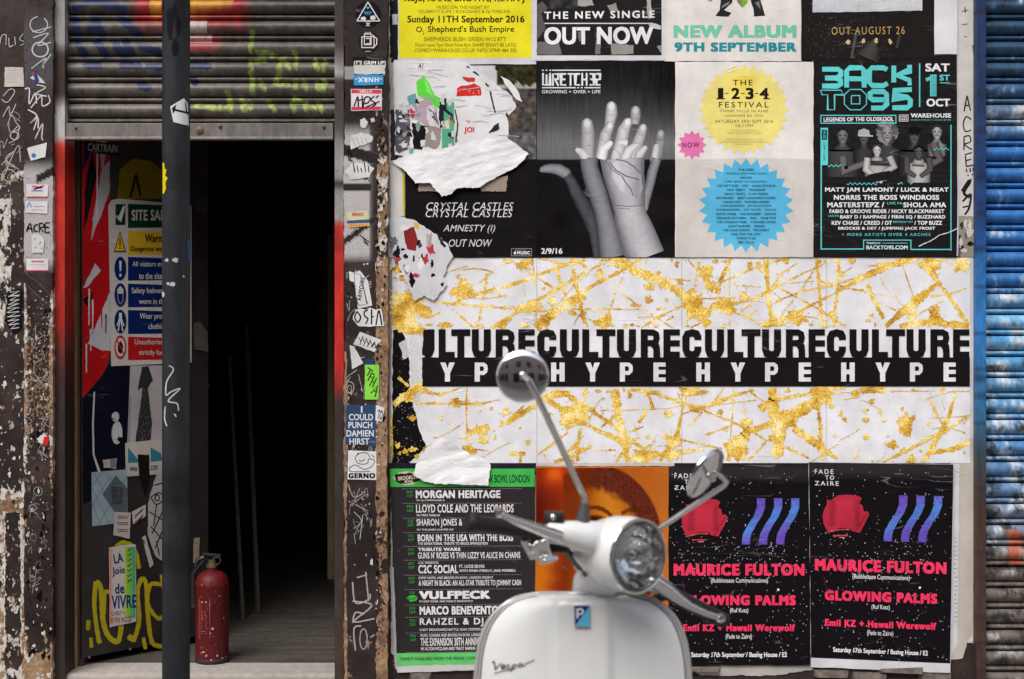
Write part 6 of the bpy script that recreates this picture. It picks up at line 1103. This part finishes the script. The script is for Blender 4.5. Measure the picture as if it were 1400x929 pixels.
# papers on the door
f = Flat(dsheet(.003)); f.part('sheet'); f.poly([(178, 500), (226, 500), (226, 612), (174, 608)], (176, 168, 168)); f.part('photo').up(.0003); f.poly(jag([(194, 502), (203, 501), (209, 520), (202, 532), (208, 580), (204, 622), (190, 622), (184, 612), (191, 560), (195, 530), (188, 534)], 6, .4), (52, 50, 52)); f.dots([(rnd(188, 206), rnd(530, 618), .5) for i in range(160)], (130, 126, 126)); f.stroke([(178, 540), (176, 606)], 1, (120, 114, 114))
f.poly([(171, 606), (226, 600), (226, 648), (172, 652)], (186, 180, 174)); f.poly([(175, 612), (190, 630), (188, 633), (175, 633)], (54, 120, 136)); f.poly([(206, 612), (220, 620), (222, 630), (206, 632)], (54, 120, 136)); f.poly(jag([(188, 622), (204, 622), (205, 654), (199, 680), (190, 650)], 5, .6), (34, 32, 30)); f.part('lettering').up(.0003); f.text('www.', 177.6, 639, 188.6, 645, (60, 58, 58), .02); f.text('.com', 205, 636.6, 215.6, 643, (60, 58, 58), .02)
f.build('poster', 'sheet', 'pale poster of a dark patterned necktie on the door beneath the safety notice', 'poster', 'papers stuck on the door')
f = Flat(dsheet(.0034)); f.part('sheet'); f.poly([(125, 646), (174, 642), (174.6, 714), (126, 720)], (150, 166, 172)); f.part('print').up(.0003)
for st in ([(126, 668), (150, 716)], [(126, 690), (138, 718)], [(128, 648), (168, 714)], [(146, 646), (174, 690)], [(126, 664), (140, 646)], [(126, 692), (152, 650)], [(134, 718), (174, 652)]): f.stroke(st, .6, (96, 108, 114))
f.poly([(140, 676), (158, 650), (174, 668), (174, 700), (160, 706)], (86, 100, 106)); f.poly([(152, 664), (168, 668), (167, 690), (153, 690)], (66, 76, 80)); f.stroke([(162, 668), (164, 680)], 1.4, (150, 70, 80))
f.build('poster', 'sheet', 'pale blue diamond patterned poster on the door', 'poster', 'papers stuck on the door')
f = Flat(dsheet(.0044)); f.part('sheet'); f.poly(jag([(149, 749), (180, 744), (185.6, 745), (186.4, 850), (150, 858)], 9, .3), (206, 196, 190)); f.part('print').up(.0003)
f.grid(150, 750, 155, 854, lambda x, y: mixc((222, 134, 112), (206, 196, 190), (x - 150) / 5), 1.6); f.grid(169, 748, 185, 845, lambda x, y: interp(x, [(169, (206, 206, 140)), (174, (150, 196, 70)), (180, (110, 186, 90)), (185, (70, 150, 160))]), 1.6)
f.part('lettering').up(.0003); NB_ = (34, 50, 110)
for t, x0, x1, y0, y1, rt in (('LA', 155, 168, 757, 770, -12), ('Joie', 153, 171, 775, 788, -8), ('de', 157, 170, 798, 812, -6), ('VIVRE', 153, 187, 814, 832, -3)): f.text(t, x0, y0, x1, y1, NB_, .03, .1, 1, rt)
f.text('QUEST 4', 152, 836, 170, 842, (120, 50, 50), 0, .1, 1, -4); f.text('B EN ROSE', 152, 844, 180, 851, (120, 50, 50), 0, .1, 1, -4); [f.stroke([(172 + rnd(0, 3), 752 + i * 7), (180, 750 + i * 7), (174, 755 + i * 7)], .8, (40, 90, 50)) for i in range(7)]
f.build('poster', 'sheet', 'hand painted rainbow edged poster with blue brush lettering on the door', 'poster', 'papers stuck on the door')
for pts, lab, lines in (([(157, 700), (179, 701), (177, 737), (155, 732)], 'small cream sticker of dense brown letters just above the rainbow poster', 3), ([(180, 700), (199, 690), (199, 706), (182, 717)], 'small tilted white sticker right of the diamond patterned poster', 2), ([(194, 735), (199, 732), (210, 772), (205, 777)], 'narrow tilted black and white sticker right of the rainbow poster', 3)):
    x0, y0 = pts[0]; sticker(dsheet(.0046), lab, lambda f: [f.stroke([(x0 + 2 + rnd(0, 2) + (k * 1.2 if lines == 3 and x0 > 190 else 0), pts[0][1] + 6 + k * 9), (pts[1][0] - 3, pts[1][1] + 5 + k * 9), (x0 + 4, pts[0][1] + 9 + k * 9), (pts[1][0] - 4, pts[1][1] + 8 + k * 9)], 1.1, (84, 70, 64)) for k in range(lines)], pol(pts, (190, 180, 172), 5, .4), 'sticker', 'sticker', 'stickers on the door')
f = Flat(dsheet(.0036)); f.part('sheet'); f.poly(jag([(202, 690), (214, 648), (226, 650), (226, 770), (212, 760), (202, 730)], 6, .8), (170, 166, 166)); f.part('print').up(.0003)
for st in ([(206, 680), (218, 674), (224, 682), (214, 690), (206, 680)], curl(215, 681, 3, 4), [(204, 700), (224, 712)], [(208, 730), (222, 700)], [(206, 720), (224, 740)], [(212, 750), (222, 726)], [(210, 664), (224, 660)], [(214, 690), (210, 720)], [(218, 760), (214, 740)]): f.brush(st, 1.6, (40, 38, 40))
f.build('poster', 'sheet', 'black and white line drawn torn poster on the door beside the pole', 'poster', 'papers stuck on the door')
sticker(dsheet(.004), 'small white oval cartoon sticker on the black part of the door', lambda f: (f.stroke([(153, 572), (158, 574)], 1, (60, 58, 58)), f.disc(164, 601, 3.4, (30, 28, 30)), f.stroke(curl(158, 590, 5, 12, .5, 4.0), .6, (90, 88, 88))), lambda f: (f.blob(158, 570, 5.2, 6.6, (196, 194, 194), .06), f.blob(160, 592, 7.6, 15.5, (196, 194, 194), .06)), 'sticker', 'sticker', 'stickers on the door')
sticker(dsheet(.004), 'two small cream and mauve scraps above the diamond patterned poster', lambda f: f.rect(151, 628, 159, 640, (130, 110, 120)), pol([(140, 629), (149, 628), (160, 627), (159, 641), (142, 640)], (176, 166, 160), 4, .5), 'sticker', 'sticker', 'stickers on the door')
for pts, c, lab in (([(268, 200), (285, 202), (285, 240), (268, 242)], (60, 54, 50), 'dim upright sticker at the top of the door edge, right of the pole'), ([(267, 262), (284, 268), (283, 294), (268, 290)], (70, 68, 66), 'dim tilted sticker on the door edge, right of the pole'), ([(265, 442), (274, 440), (284, 456), (285, 482), (266, 478)], (96, 92, 90), 'pale grey paper scrap on the door edge, right of the pole'), ([(265, 736), (273, 735), (272, 769), (264, 770)], (170, 150, 132), 'small beige card on the door edge above the fire extinguisher')):
    sticker(dsheet(.003), lab, lambda f: [f.stroke([(pts[0][0] + 3, pts[0][1] + 8 + k * 8), (pts[1][0] - 3, pts[1][1] + 8 + k * 8)], 1, tuple(v * .6 for v in c)) for k in range(2)], pol(pts, c, 5, .5), 'sticker', 'sticker', 'stickers on the door')

# ------------------------------------------------------------------ lamp post, its stickers
PX0, PX1, PD = 222, 259.5, 4.62
pr = (PX1 - PX0) / 2 * K * PD; pc = Q((PX0 + PX1) / 2, 0, PD); PS = cyl(pc.x, pc.y, pr)
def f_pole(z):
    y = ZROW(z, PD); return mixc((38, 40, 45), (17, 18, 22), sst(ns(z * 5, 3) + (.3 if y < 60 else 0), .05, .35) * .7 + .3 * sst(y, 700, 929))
mb = MB(); zz = [0 + i * .02 for i in range(260)]
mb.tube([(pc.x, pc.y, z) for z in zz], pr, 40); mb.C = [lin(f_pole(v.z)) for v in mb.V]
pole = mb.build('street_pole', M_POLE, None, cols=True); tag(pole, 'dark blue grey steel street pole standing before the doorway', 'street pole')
f = Flat(lambda px, py, l=0.0: PS(px, py, l + .0008)); f.part('graffiti')
for st in ([(231, 500), (237, 506), (228, 522), (227, 540), (234, 536), (246, 532), (230, 548), (242, 552), (244, 562)], [(226, 556), (225, 572), (228, 583)], [(238, 566), (241, 570)]): f.brush(st, 1.7, (186, 190, 194), .15)
for p in ((228, 356, 3, 2), (240, 356, 4, 3), (236, 389, 4.4, 3), (251, 378, 1.4, 1.4), (223, 402, 1.6, 4), (230, 388, 2, 2)): f.blob(*p, (180, 184, 188), .4, 14)
f.blob(237, 30, 9, 24, (32, 34, 38), .2, 24); f.blob(240, 66, 5, 12, (32, 34, 38), .2, 20)
d_ = f.P['graffiti']; mesh_obj('graffiti', d_['V'], d_['F'], d_['m'], pole, d_['C'])
PSS = lambda px, py, l=0.0: PS(px, py, l + .0010)
def colpoly(f, pts, col, st=1.5):
    "convex outline cut into narrow upright strips so that it follows the round pole"
    xs = [p[0] for p in pts]; x0, x1 = min(xs), max(xs); n = max(1, int((x1 - x0) / st)); V = []
    for i in range(n + 1):
        x = min(max(x0 + (x1 - x0) * i / n, x0 + 1e-3), x1 - 1e-3); ys = []
        for k in range(len(pts)):
            a, b = pts[k], pts[(k + 1) % len(pts)]
            if (a[0] - x) * (b[0] - x) <= 0 and a[0] != b[0]: ys.append(a[1] + (b[1] - a[1]) * (x - a[0]) / (b[0] - a[0]))
        V += [(x, min(ys)), (x, max(ys))]
    return f.add(V, [(2 * i, 2 * i + 1, 2 * i + 3, 2 * i + 2) for i in range(n)], lin(col))
def dp(f):
    colpoly(f, [(235, 148), (241.6, 142.6), (237, 158)], (36, 38, 42)); colpoly(f, [(252.4, 139), (256.6, 145), (256.8, 158), (254.4, 155)], (36, 38, 42)); [colpoly(f, [(237 + i * 3, 148.6 + i * .7), (240 + i * 3, 149.3 + i * .7), (240 + i * 3, 152.2 + i * .7), (237 + i * 3, 151.5 + i * .7)], (36, 38, 42)) for i in range(7)]
sticker(PSS, 'white pentagon sticker with a dark arrow pattern high on the pole', dp, lambda f: colpoly(f, [(232.6, 146), (251.6, 134.4), (258, 144), (258.2, 172), (248, 170), (237, 167)], (214, 214, 216)))
sticker(PSS, 'yellow starburst sticker fragment on the left side of the pole', nul, lambda f: f.poly([(222.3, 223), (224.4, 223), (225, 231), (227.4, 232), (226, 240), (229, 244), (226, 250), (227, 257), (224, 265), (222.4, 265)], (228, 206, 30)))
sticker(PSS, 'thin bright blue sticker on the right side of the pole', nul, lambda f: f.poly([(256.6, 328), (258.9, 328), (258.9, 359), (256.8, 359)], (50, 104, 190)))

# ------------------------------------------------------------------ fire extinguisher
EX = Q(290, 905, 5.42); ex, ey = EX.x, EX.y; er = 22.5 * K * 5.42; ez = FZ
M_RED = make_paint('extinguisher_paint', .5, 0, .9, False, .35); ext_ = empty('fire_extinguisher', (ex, ey, ez), 'scuffed red fire extinguisher standing just inside the doorway', 'fire extinguisher')
kz = lambda y: max(ZROW(0), 0) and CAM_H - (y - CY) * K * 5.42
ztop = kz(782); h0 = kz(794) - ez
mb = MB(); mb.lathe([(.012, er * .98), (.016, er), (h0 - .02, er), (h0 - .017, er * 1.02), (h0 - .010, er * 1.02), (h0 - .006, er), (h0 + .012, er * .93), (h0 + .026, er * .76), (h0 + .036, er * .5), (h0 + .040, er * .32), (h0 + .055, er * .30)], (ex, ey, ez), (0, 0, 1), 40, (92, 14, 20)); mb.build('body', M_RED, ext_, cols=True)
mb = MB(); mb.lathe([(0, er * .96), (.004, er * 1.03), (.014, er * 1.03), (.018, er * .99)], (ex, ey, ez + .0005), (0, 0, 1), 40); mb.build('base_ring', solid('black_rubber', (32, 30, 30), .7), ext_)
M_BRASS = solid('dull_brass', (126, 110, 84), .4, .8); M_BLK = solid('black_plastic', (26, 25, 26), .45, 0, .2, 60)
mb = MB(); zt = ez + h0 + .055; mb.lathe([(0, er * .36), (.012, er * .36), (.014, er * .26), (.03, er * .26)], (ex, ey, zt - .004), (0, 0, 1), 20); mb.build('valve', M_BRASS, ext_)
mb = MB(); mb.tube([(ex - .012, ey, zt + .024), (ex - .03, ey - .01, zt + .036), (ex - .052, ey - .016, zt + .026), (ex - .06, ey - .018, zt + .0)], [.011, .012, .009, .006], 8); mb.tube([(ex + .0, ey, zt + .03), (ex + .03, ey - .005, zt + .040), (ex - .03, ey - .02, zt + .048)], .007, 8); mb.build('handle', M_BLK, ext_)
mb = MB(); mb.tube([Vector((ex + .022, ey - .02, zt + .024)) + Vector((math.cos(a) * .014, 0, math.sin(a) * .014)) for a in [i * .5236 for i in range(12)]], .0022, 6, None, False, True); mb.build('pin_ring', M_BRASS, ext_)
mb = MB(); mb.tube([(ex - .03, ey + .02, zt + .02), (ex - er - .012, ey + .02, zt - .03), (ex - er - .014, ey + .02, zt - .15), (ex - er - .008, ey + .015, ez + .2)], .009, 8); mb.build('hose', M_BLK, ext_)
f = Flat(cyl(ex, ey, er + .0008)); f.part('label'); 
f.frame(272, 819, 287, 873, .5, (176, 110, 110)); [f.rect(274, 828 + i * 2.7, 284 - rnd(0, 3), 829 + i * 2.7, (160, 84, 86)) for i in range(15)]; f.disc(276, 823.6, 1.6, (176, 110, 110)); f.disc(281.6, 823.6, 1.6, (176, 110, 110))
for i in range(60): f.blob(rnd(270, 311), rnd(790, 908), abs(random.gauss(0, .5)) + .2, abs(random.gauss(0, .6)) + .2, random.choice([(150, 130, 126), (60, 20, 22), (120, 100, 96)]), .5, 8)
for p in ((291, 860, 1.6, 1.8), (278, 892, 2.4, 1.0), (282, 897, 1.6, .8), (289, 903, 1.2, 1.2), (297, 897, 1, 1.4), (306, 845, .8, 1), (304, 900, 1.4, .9), (276, 800, .7, .8), (300, 815, .8, .7), (288, 866, 1, .7)): f.blob(*p, (190, 170, 164), .5, 10)
d_ = f.P['label']; mesh_obj('label', d_['V'], d_['F'], d_['m'], ext_, d_['C'])
# ------------------------------------------------------------------ the white scooter, on its stand, bars turned to its left
M_WHITE = solid('white_lacquer', (219, 221, 221), .22, 0, .03, 14, .5, .6)
M_CHROME = solid('chrome', (226, 226, 228), .06, 1.0, .03, 40); M_STEEL = solid('brushed_aluminium', (214, 213, 212), .16, 1.0, .05, 60)
M_RUB = solid('grip_rubber', (30, 29, 30), .6, 0, .2, 90, .4, 0, .4); M_TRIM = solid('trim_metal', (196, 194, 194), .3, .5, .05, 30); M_SEAL = solid('grey_seal', (104, 102, 102), .6); M_VINYL = solid('seat_vinyl', (34, 32, 32), .45, 0, .15, 50)
m, nt, bs = newmat('lamp_glass'); b_ = NB(nt); bs.inputs['Roughness'].default_value = .03; bs.inputs['Metallic'].default_value = 1; bs.inputs['Base Color'].default_value = (1, 1, 1, 1)
tr = b_.n('ShaderNodeBsdfTransparent'); tr.inputs[0].default_value = (.95, .96, .96, 1); mx = b_.n('ShaderNodeMixShader'); fr_ = b_.n('ShaderNodeFresnel'); fr_.inputs[0].default_value = 1.5; b_.put(mx.inputs[0], b_.math('MULTIPLY', fr_.outputs[0], 1.8)); b_.put(mx.inputs[1], tr.outputs[0]); b_.put(mx.inputs[2], bs.outputs[0]); b_.put(nt.nodes['Material Output'].inputs[0], mx.outputs[0])
wv = b_.n('ShaderNodeTexWave'); wv.inputs['Scale'].default_value = 26; wv.inputs['Distortion'].default_value = .3; b_.put(wv.inputs[0], b_.n('ShaderNodeTexCoord').outputs['Object'])
b_.put(bs.inputs['Normal'], b_.bump(wv.outputs['Fac'], .22, .003)); M_GLASS = m
m, nt, bs = newmat('lamp_reflector'); b_ = NB(nt); bs.inputs['Metallic'].default_value = 1; bs.inputs['Roughness'].default_value = .09; bs.inputs['Base Color'].default_value = (.96, .96, .97, 1)
vo = b_.n('ShaderNodeTexVoronoi'); vo.inputs['Scale'].default_value = 26; b_.put(vo.inputs[0], b_.n('ShaderNodeTexCoord').outputs['Object']); b_.put(bs.inputs['Normal'], b_.bump(vo.outputs['Distance'], .35, .02)); M_REFL = m
sc0 = Q(797, 0, 2.8); scooter = empty('scooter', (sc0.x, -1.9, 0), 'white scooter with round chrome mirrors parked in front of the posters', 'scooter')
ROWS = [(812.6, 58), (813.6, 68), (815.6, 80), (819, 92), (824, 102), (831, 112), (840, 121), (851, 129), (864, 135), (880, 140), (900, 143.5), (929, 146), (965, 147.5), (1010, 148), (1060, 147), (1110, 143), (1150, 133), (1190, 116), (1225, 98)]
def sd_(px, py):
    h = interp(py, ROWS); u = (px - 797) / h
    return 2.80 + .075 * u * u - .012 * sst(abs(px - 796), 42, 36) * sst(py, 812, 824) + .02 * sst(py, 824, 812) + (.00022 * max(0, py - 1000))
SSF = lambda px, py, l=0.0: Q(px, py, sd_(px, py) - l)
V, F = [], []; nu = 56
for (y, h) in ROWS:
    for i in range(nu + 1): V.append(SSF(797 + h * (2 * i / nu - 1), y))
F = [(j * (nu + 1) + i, j * (nu + 1) + i + 1, (j + 1) * (nu + 1) + i + 1, (j + 1) * (nu + 1) + i) for j in range(len(ROWS) - 1) for i in range(nu)]
shield = mesh_obj('leg_shield', V, F, M_WHITE, scooter, None, True); q = shield.modifiers.new('s', 'SOLIDIFY'); q.thickness = .004; q.offset = 1
edge = [SSF(797 - h, y, .001) for (y, h) in ROWS[::-1]] + [SSF(797 - 30, 812.4, .001), SSF(797, 812.4, .001), SSF(797 + 30, 812.4, .001)] + [SSF(797 + h, y, .001) for (y, h) in ROWS]
mb = MB(); mb.tube(edge, .0056, 10); mb.build('trim', M_TRIM, shield)
e2 = [SSF(797 - h * .965, y + 2.6, .0014) for (y, h) in ROWS[:0:-1]] + [SSF(797 + h * .965, y + 2.6, .0014) for (y, h) in ROWS[1:]]
mb = MB(); mb.tube(e2, .0017, 8); mb.build('trim_seal', M_SEAL, shield)
f = Flat(lambda px, py, l=0.0: Q(px, py, 2.7860 - l)); f.part('emblem'); f.poly([(784.6, 828), (806.4, 828), (806.8, 857.6), (785.4, 857.6)], (150, 152, 158)); f.part('emblem_face').up(.0042); f.poly([(786, 829), (805.6, 829), (786.4, 855)], (34, 48, 128)); f.poly([(805.6, 829.6), (805.8, 856.4), (787, 856.4)], (84, 176, 214)); f.part('emblem_letter').up(.0006)
f.stroke([(789.4, 846), (789.4, 832.4)], 2.6, (222, 226, 234)); f.stroke([(789.4, 833.4), (795, 833), (797.4, 836), (795.4, 839.6), (789.6, 840.4)], 2.2, (222, 226, 234))
em = None
for k, d_ in f.P.items():
    o = mesh_obj(k, d_['V'], d_['F'], d_['m'], shield, d_['C'])
    if k == 'emblem': q = o.modifiers.new('s', 'SOLIDIFY'); q.thickness = .0035; q.offset = -1
f = Flat(lambda px, py, l=0.0: SSF(px, py, l + .0016)); f.part('script_badge', solid('dark_script', (74, 72, 72), .35, .5)); sv = conv((530, 770), 5.843)
for st, w in (([(836, 800), (845, 786), (853, 800), (858, 852)], 1.7), ([(858, 852), (882, 824), (908, 800)], 1.3), ([(902, 836), (922, 832), (935, 822), (930, 812), (916, 817), (908, 835), (916, 848), (940, 838)], 1.3), ([(940, 838), (962, 812), (970, 826), (968, 842), (952, 847)], 1.3), ([(982, 870), (998, 816)], 1.4), ([(994, 830), (1008, 813), (1024, 816), (1022, 830), (1008, 840), (994, 836)], 1.3), ([(1072, 806), (1054, 804), (1040, 820), (1048, 833), (1066, 822), (1074, 804), (1074, 822), (1088, 824)], 1.3), ([(1088, 824), (1108, 802), (1136, 792), (1174, 776)], 1.1), ([(848, 886), (900, 868), (970, 854), (1010, 848)], 1.0)):
    P2 = [sv(p) for p in st]; P3 = []
    for i in range(len(P2) - 1):
        a0, a1, a2, a3 = P2[max(i - 1, 0)], P2[i], P2[i + 1], P2[min(i + 2, len(P2) - 1)]
        for j in range(5):
            t = j / 5; P3.append(tuple(.5 * (2 * a1[z] + (a2[z] - a0[z]) * t + (2 * a0[z] - 5 * a1[z] + 4 * a2[z] - a3[z]) * t * t + (3 * a1[z] - a0[z] - 3 * a2[z] + a3[z]) * t ** 3) for z in (0, 1)))
    f.stroke(P3 + [P2[-1]], w, (74, 72, 72))
d_ = f.P['script_badge']; mesh_obj('script_badge', d_['V'], d_['F'], d_['m'], shield)
# headset
hl = lambda prof: [(t * .9, r * .9) for (t, r) in prof]
N = Vector((.606, -.789, .0)).normalized(); HC = Q(871.5, 760.5, 2.72)
mb = MB(); mb.lathe(hl([(-.046, .001), (-.044, .03), (-.03, .055), (-.012, .068), (.004, .0725), (.006, .0765), (.0, .0795), (-.03, .082), (-.07, .079), (-.11, .068), (-.145, .05), (-.165, .02)]), HC, N, 40)
C0 = HC - N * .10
mb.tube([C0 - N * .01, Q(835, 741, 2.755), Q(800, 734, 2.72), Q(768, 729, 2.70), Q(746, 728, 2.69)], [.055, .040, .031, .024, .0205], 24)
mb.tube([C0, Q(875, 780, 2.86), Q(900, 800, 2.92)], [.055, .034, .021], 20)
mb.tube([C0 - N * .02 + Vector((0, 0, -.01)), Q(815, 765, 2.775), Q(792, 752, 2.74)], [.055, .034, .02], 20)
mb.tube([Q(838, 770, 2.80), Q(812, 800, 2.88), Q(806, 830, 2.92)], [.05, .044, .040], 24)
headset = mb.build('headset', M_WHITE, scooter, remesh=.0035)
mb = MB(); mb.tube([Q(806, 822, 2.94), Q(797, 1100, 2.90)], [.036, .036], 24); mb.build('steering_column', M_WHITE, scooter)
lamp_e = bpy.data.objects.new('headlight', None); COL.objects.link(lamp_e); lamp_e.parent = scooter; lamp_e.empty_display_size = .05
mb = MB(); mb.lathe(hl([(.0045, .0722), (-.004, .0665), (-.016, .058), (-.028, .044), (-.037, .026), (-.0405, .008)]), HC, N, 48, cap=False); mb.build('reflector', M_REFL, lamp_e)
mb = MB(); mb.lathe(hl([(.0, .0712), (.008, .070), (.014, .060), (.019, .040), (.0215, .018), (.022, .0)]), HC, N, 48, cap=False); ln = mb.build('lens', M_GLASS, lamp_e); 
mb = MB(); a_ = N.cross(Vector((0, 0, 1))).normalized(); c_ = N.cross(a_); ring = lambda r, t, n=48: [HC + N * t + (a_ * math.cos(6.283185 * i / n) + c_ * math.sin(6.283185 * i / n)) * r for i in range(n)]
mb.tube(ring(.0735 * .9, .0036), .0026, 8, None, False, True); mb.build('gasket', M_SEAL, lamp_e)
mb = MB(); mb.tube(ring(.0780 * .9, .0027), .0026, 8, None, False, True); mb.build('rim', M_CHROME, lamp_e)
mb = MB(); bo = HC - N * .026; mb.lathe([(-.012, .008), (.0, .009), (.008, .013), (.016, .012), (.021, .005)], bo, N, 20); mb.build('bulb', M_STEEL, lamp_e)
# bar ends
mb = MB(); mb.tube([Q(744, 729, 2.69), Q(738, 728.4, 2.685), Q(735, 728, 2.68), Q(652, 716, 2.61), Q(648, 715.4, 2.607), Q(641, 714.4, 2.60), Q(639, 714, 2.599)], [.015, .018, .0158, .0158, .0185, .0185, .015], 24); mb.build('grip', M_RUB, scooter)
mb = MB(); mb.tube([Q(912, 810, 2.96), Q(990, 849, 3.06)], [.0165, .0165], 20); mb.build('grip', M_RUB, scooter)
def lever(pts, rads, ball, br):
    mb = MB(); mb.tube(pts, rads, 14); mb.lathe([(-br, .001), (-br * .8, br * .6), (0, br), (br * .8, br * .6), (br, .001)], ball, (0, -1, 0), 16); return mb.build('brake_lever', M_STEEL, scooter)
lever([Q(766, 734, 2.66), Q(750, 729, 2.645), Q(728, 721, 2.62), Q(706, 713, 2.595), Q(690, 706, 2.58), Q(683, 702, 2.575)], [.011, .0115, .0095, .0075, .0058, .0055], Q(682, 701, 2.572), .0095)
lever([Q(890, 792, 2.84), Q(912, 806, 2.86), Q(926, 817, 2.87), Q(945, 830, 2.88), Q(965, 839, 2.89), Q(984, 845, 2.90)], [.016, .0155, .011, .008, .0068, .0062], Q(985.5, 845.5, 2.90), .0102)
mb = MB()
for p0, p1, r in (((716, 738), (728, 764), .008), ((728, 742), (742, 770), .009), ((742, 736), (752, 768), .010), ((742, 768), (762, 762), .008), ((722, 752), (748, 748), .007)): mb.tube([Q(p0[0], p0[1], 2.665), Q(p1[0], p1[1], 2.69)], [r, r * .8], 12)
mb.build('lever_bracket', M_STEEL, scooter, remesh=.0028)
mb = MB(); a, b2 = Q(744, 700, 2.70), Q(771, 716, 2.70); mb.box(a.x, a.y - .015, b2.z, b2.x, a.y + .02, a.z); sw = mb.build('switch_box', M_BLK, scooter, bevel=.004)
mb = MB(); qq = Q(756, 707, 2.69); mb.lathe([(0, .006), (.006, .0055), (.008, .003)], (qq.x, qq.y - .004, qq.z), (0, -1, 0), 14); mb.build('button', M_STEEL, sw)
mb = MB(); a, b2 = Q(748, 733, 2.71), Q(778, 756, 2.71); mb.box(a.x, a.y - .01, b2.z, b2.x, a.y + .03, a.z); mb.build('switch_box', M_BLK, scooter, bevel=.006)
mb = MB(); mb.tube([Q(775, 752, 2.74), Q(800, 782, 2.80), Q(842, 800, 2.86), Q(850, 830, 2.92)], .006, 10); mb.build('cable', M_BLK, scooter); mb = MB(); mb.tube([Q(770, 750, 2.745), Q(790, 775, 2.80), Q(822, 800, 2.87), Q(830, 830, 2.92)], .005, 10); mb.build('cable', M_BLK, scooter); mb = MB(); mb.tube([Q(905, 815, 2.95), Q(893, 822, 2.96), Q(880, 850, 2.98)], .012, 10); mb.build('cable', M_BLK, scooter)
for px, py in ((806, 775), (800, 785)):
    mb = MB(); qv = Q(px, py, 2.775); mb.lathe([(0, .006), (.003, .005), (.004, .001)], (qv.x, qv.y, qv.z), (0, -1, 0), 12); mb.build('screw', M_SEAL, headset)
# mirrors
def mirror(c, n, r, stem, sr, base=None):
    n = Vector(n).normalized(); mb = MB(); mb.lathe([(-.004, r * .94), (-.003, r), (.003, r), (.0048, r * .93), (.0073, r * .78), (.0096, r * .55), (.0110, r * .28), (.0114, .001)], c, n, 48); mo = mb.build('mirror', M_CHROME, scooter, auto=70)
    mb = MB(); mb.lathe([(-.0052, r * .9), (-.0045, r * .9)], c, n, 40); mb.build('mirror_glass', M_CHROME, mo)
    mb = MB(); jo = c + n * .0175; mb.lathe([(-.008, .003), (-.006, .006), (0, .0078), (.005, .006), (.007, .002)], jo, n, 18); mb.build('ball_joint', M_STEEL, mo)
    mb = MB(); mb.tube([jo + n * .004] + stem, sr, 14); mb.build('stem', M_STEEL, mo)
    if base: mb = MB(); mb.tube(base[0], base[1], 16); mb.build('stem_boot', solid('grey_rubber', (66, 66, 68), .6), mo)
mirror(Q(714.5, 514.5, 2.64), (.02, -1, .05), .0492, [Q(724, 521, 2.60), Q(732, 537, 2.605), Q(765, 607, 2.65), Q(793, 668, 2.71), Q(798.6, 680, 2.72), Q(799, 700, 2.72)], .0062, ([Q(799.4, 689, 2.72), Q(797.6, 706, 2.72), Q(796, 718, 2.72)], [.0085, .013, .0155]))
mirror(Q(964.5, 647.5, 2.78), (.72, -.50, -.48), .0545, [Q(975, 644, 2.73), Q(985, 651, 2.735), Q(993.6, 659.6, 2.75), Q(990, 664, 2.755), Q(945, 694, 2.79), Q(895, 727, 2.83)], [.0042, .0042, .0044, .005, .0054, .0056, .0058])
# the rest of the machine below and behind
mb = MB(); P_ = [(-2.62, .30), (-2.60, .40), (-2.50, .50), (-2.36, .52), (-2.22, .46), (-2.16, .34)]
V, F = [], []
for j, (y, z) in enumerate(P_):
    for i in range(11): a = math.pi * (i / 10 - .5); V.append((sc0.x + .075 * math.sin(a), y, z + .05 * math.cos(a) - .05))
F = [(j * 11 + i, j * 11 + i + 1, j * 11 + i + 12, j * 11 + i + 11) for j in range(len(P_) - 1) for i in range(10)]
fd = mesh_obj('front_fender', V, F, M_WHITE, scooter, None, True); fd.modifiers.new('s', 'SOLIDIFY').thickness = .003
def wheel(name, y):
    mb = MB(); n = 40; mb.tube([(sc0.x, y + .165 * math.cos(6.283185 * i / n), .215 + .165 * math.sin(6.283185 * i / n)) for i in range(n)], .048, 14, None, False, True); w = mb.build(name, M_RUB, scooter)
    mb = MB(); mb.lathe([(-.04, .03), (-.035, .12), (-.02, .13), (.02, .13), (.035, .12), (.04, .03)], (sc0.x, y, .215), (1, 0, 0), 32); mb.build('rim', M_STEEL, w)
wheel('front_wheel', -2.40); wheel('rear_wheel', -1.18)
mb = MB(); mb.box(sc0.x - .16, -2.28, .27, sc0.x + .16, -1.72, .30); mb.build('floorboard', M_WHITE, scooter, bevel=.012)
mb = MB(); mb.lathe([(0, .02), (.05, .12), (.2, .2), (.45, .21), (.7, .13), (.8, .03)], (sc0.x, -1.72, .48), (0, 1, 0), 28); mb.build('rear_body', M_WHITE, scooter, remesh=.012)
mb = MB(); mb.box(sc0.x - .12, -1.75, .60, sc0.x + .12, -1.15, .67); mb.build('seat', M_VINYL, scooter, bevel=.035)
mb = MB(); mb.tube([(sc0.x - .08, -1.75, .30), (sc0.x - .16, -1.80, .01)], .011, 10); mb.tube([(sc0.x + .08, -1.75, .30), (sc0.x + .16, -1.80, .01)], .011, 10); mb.tube([(sc0.x - .16, -1.80, .011), (sc0.x + .16, -1.80, .011)], .011, 10); mb.build('centre_stand', M_STEEL, scooter)
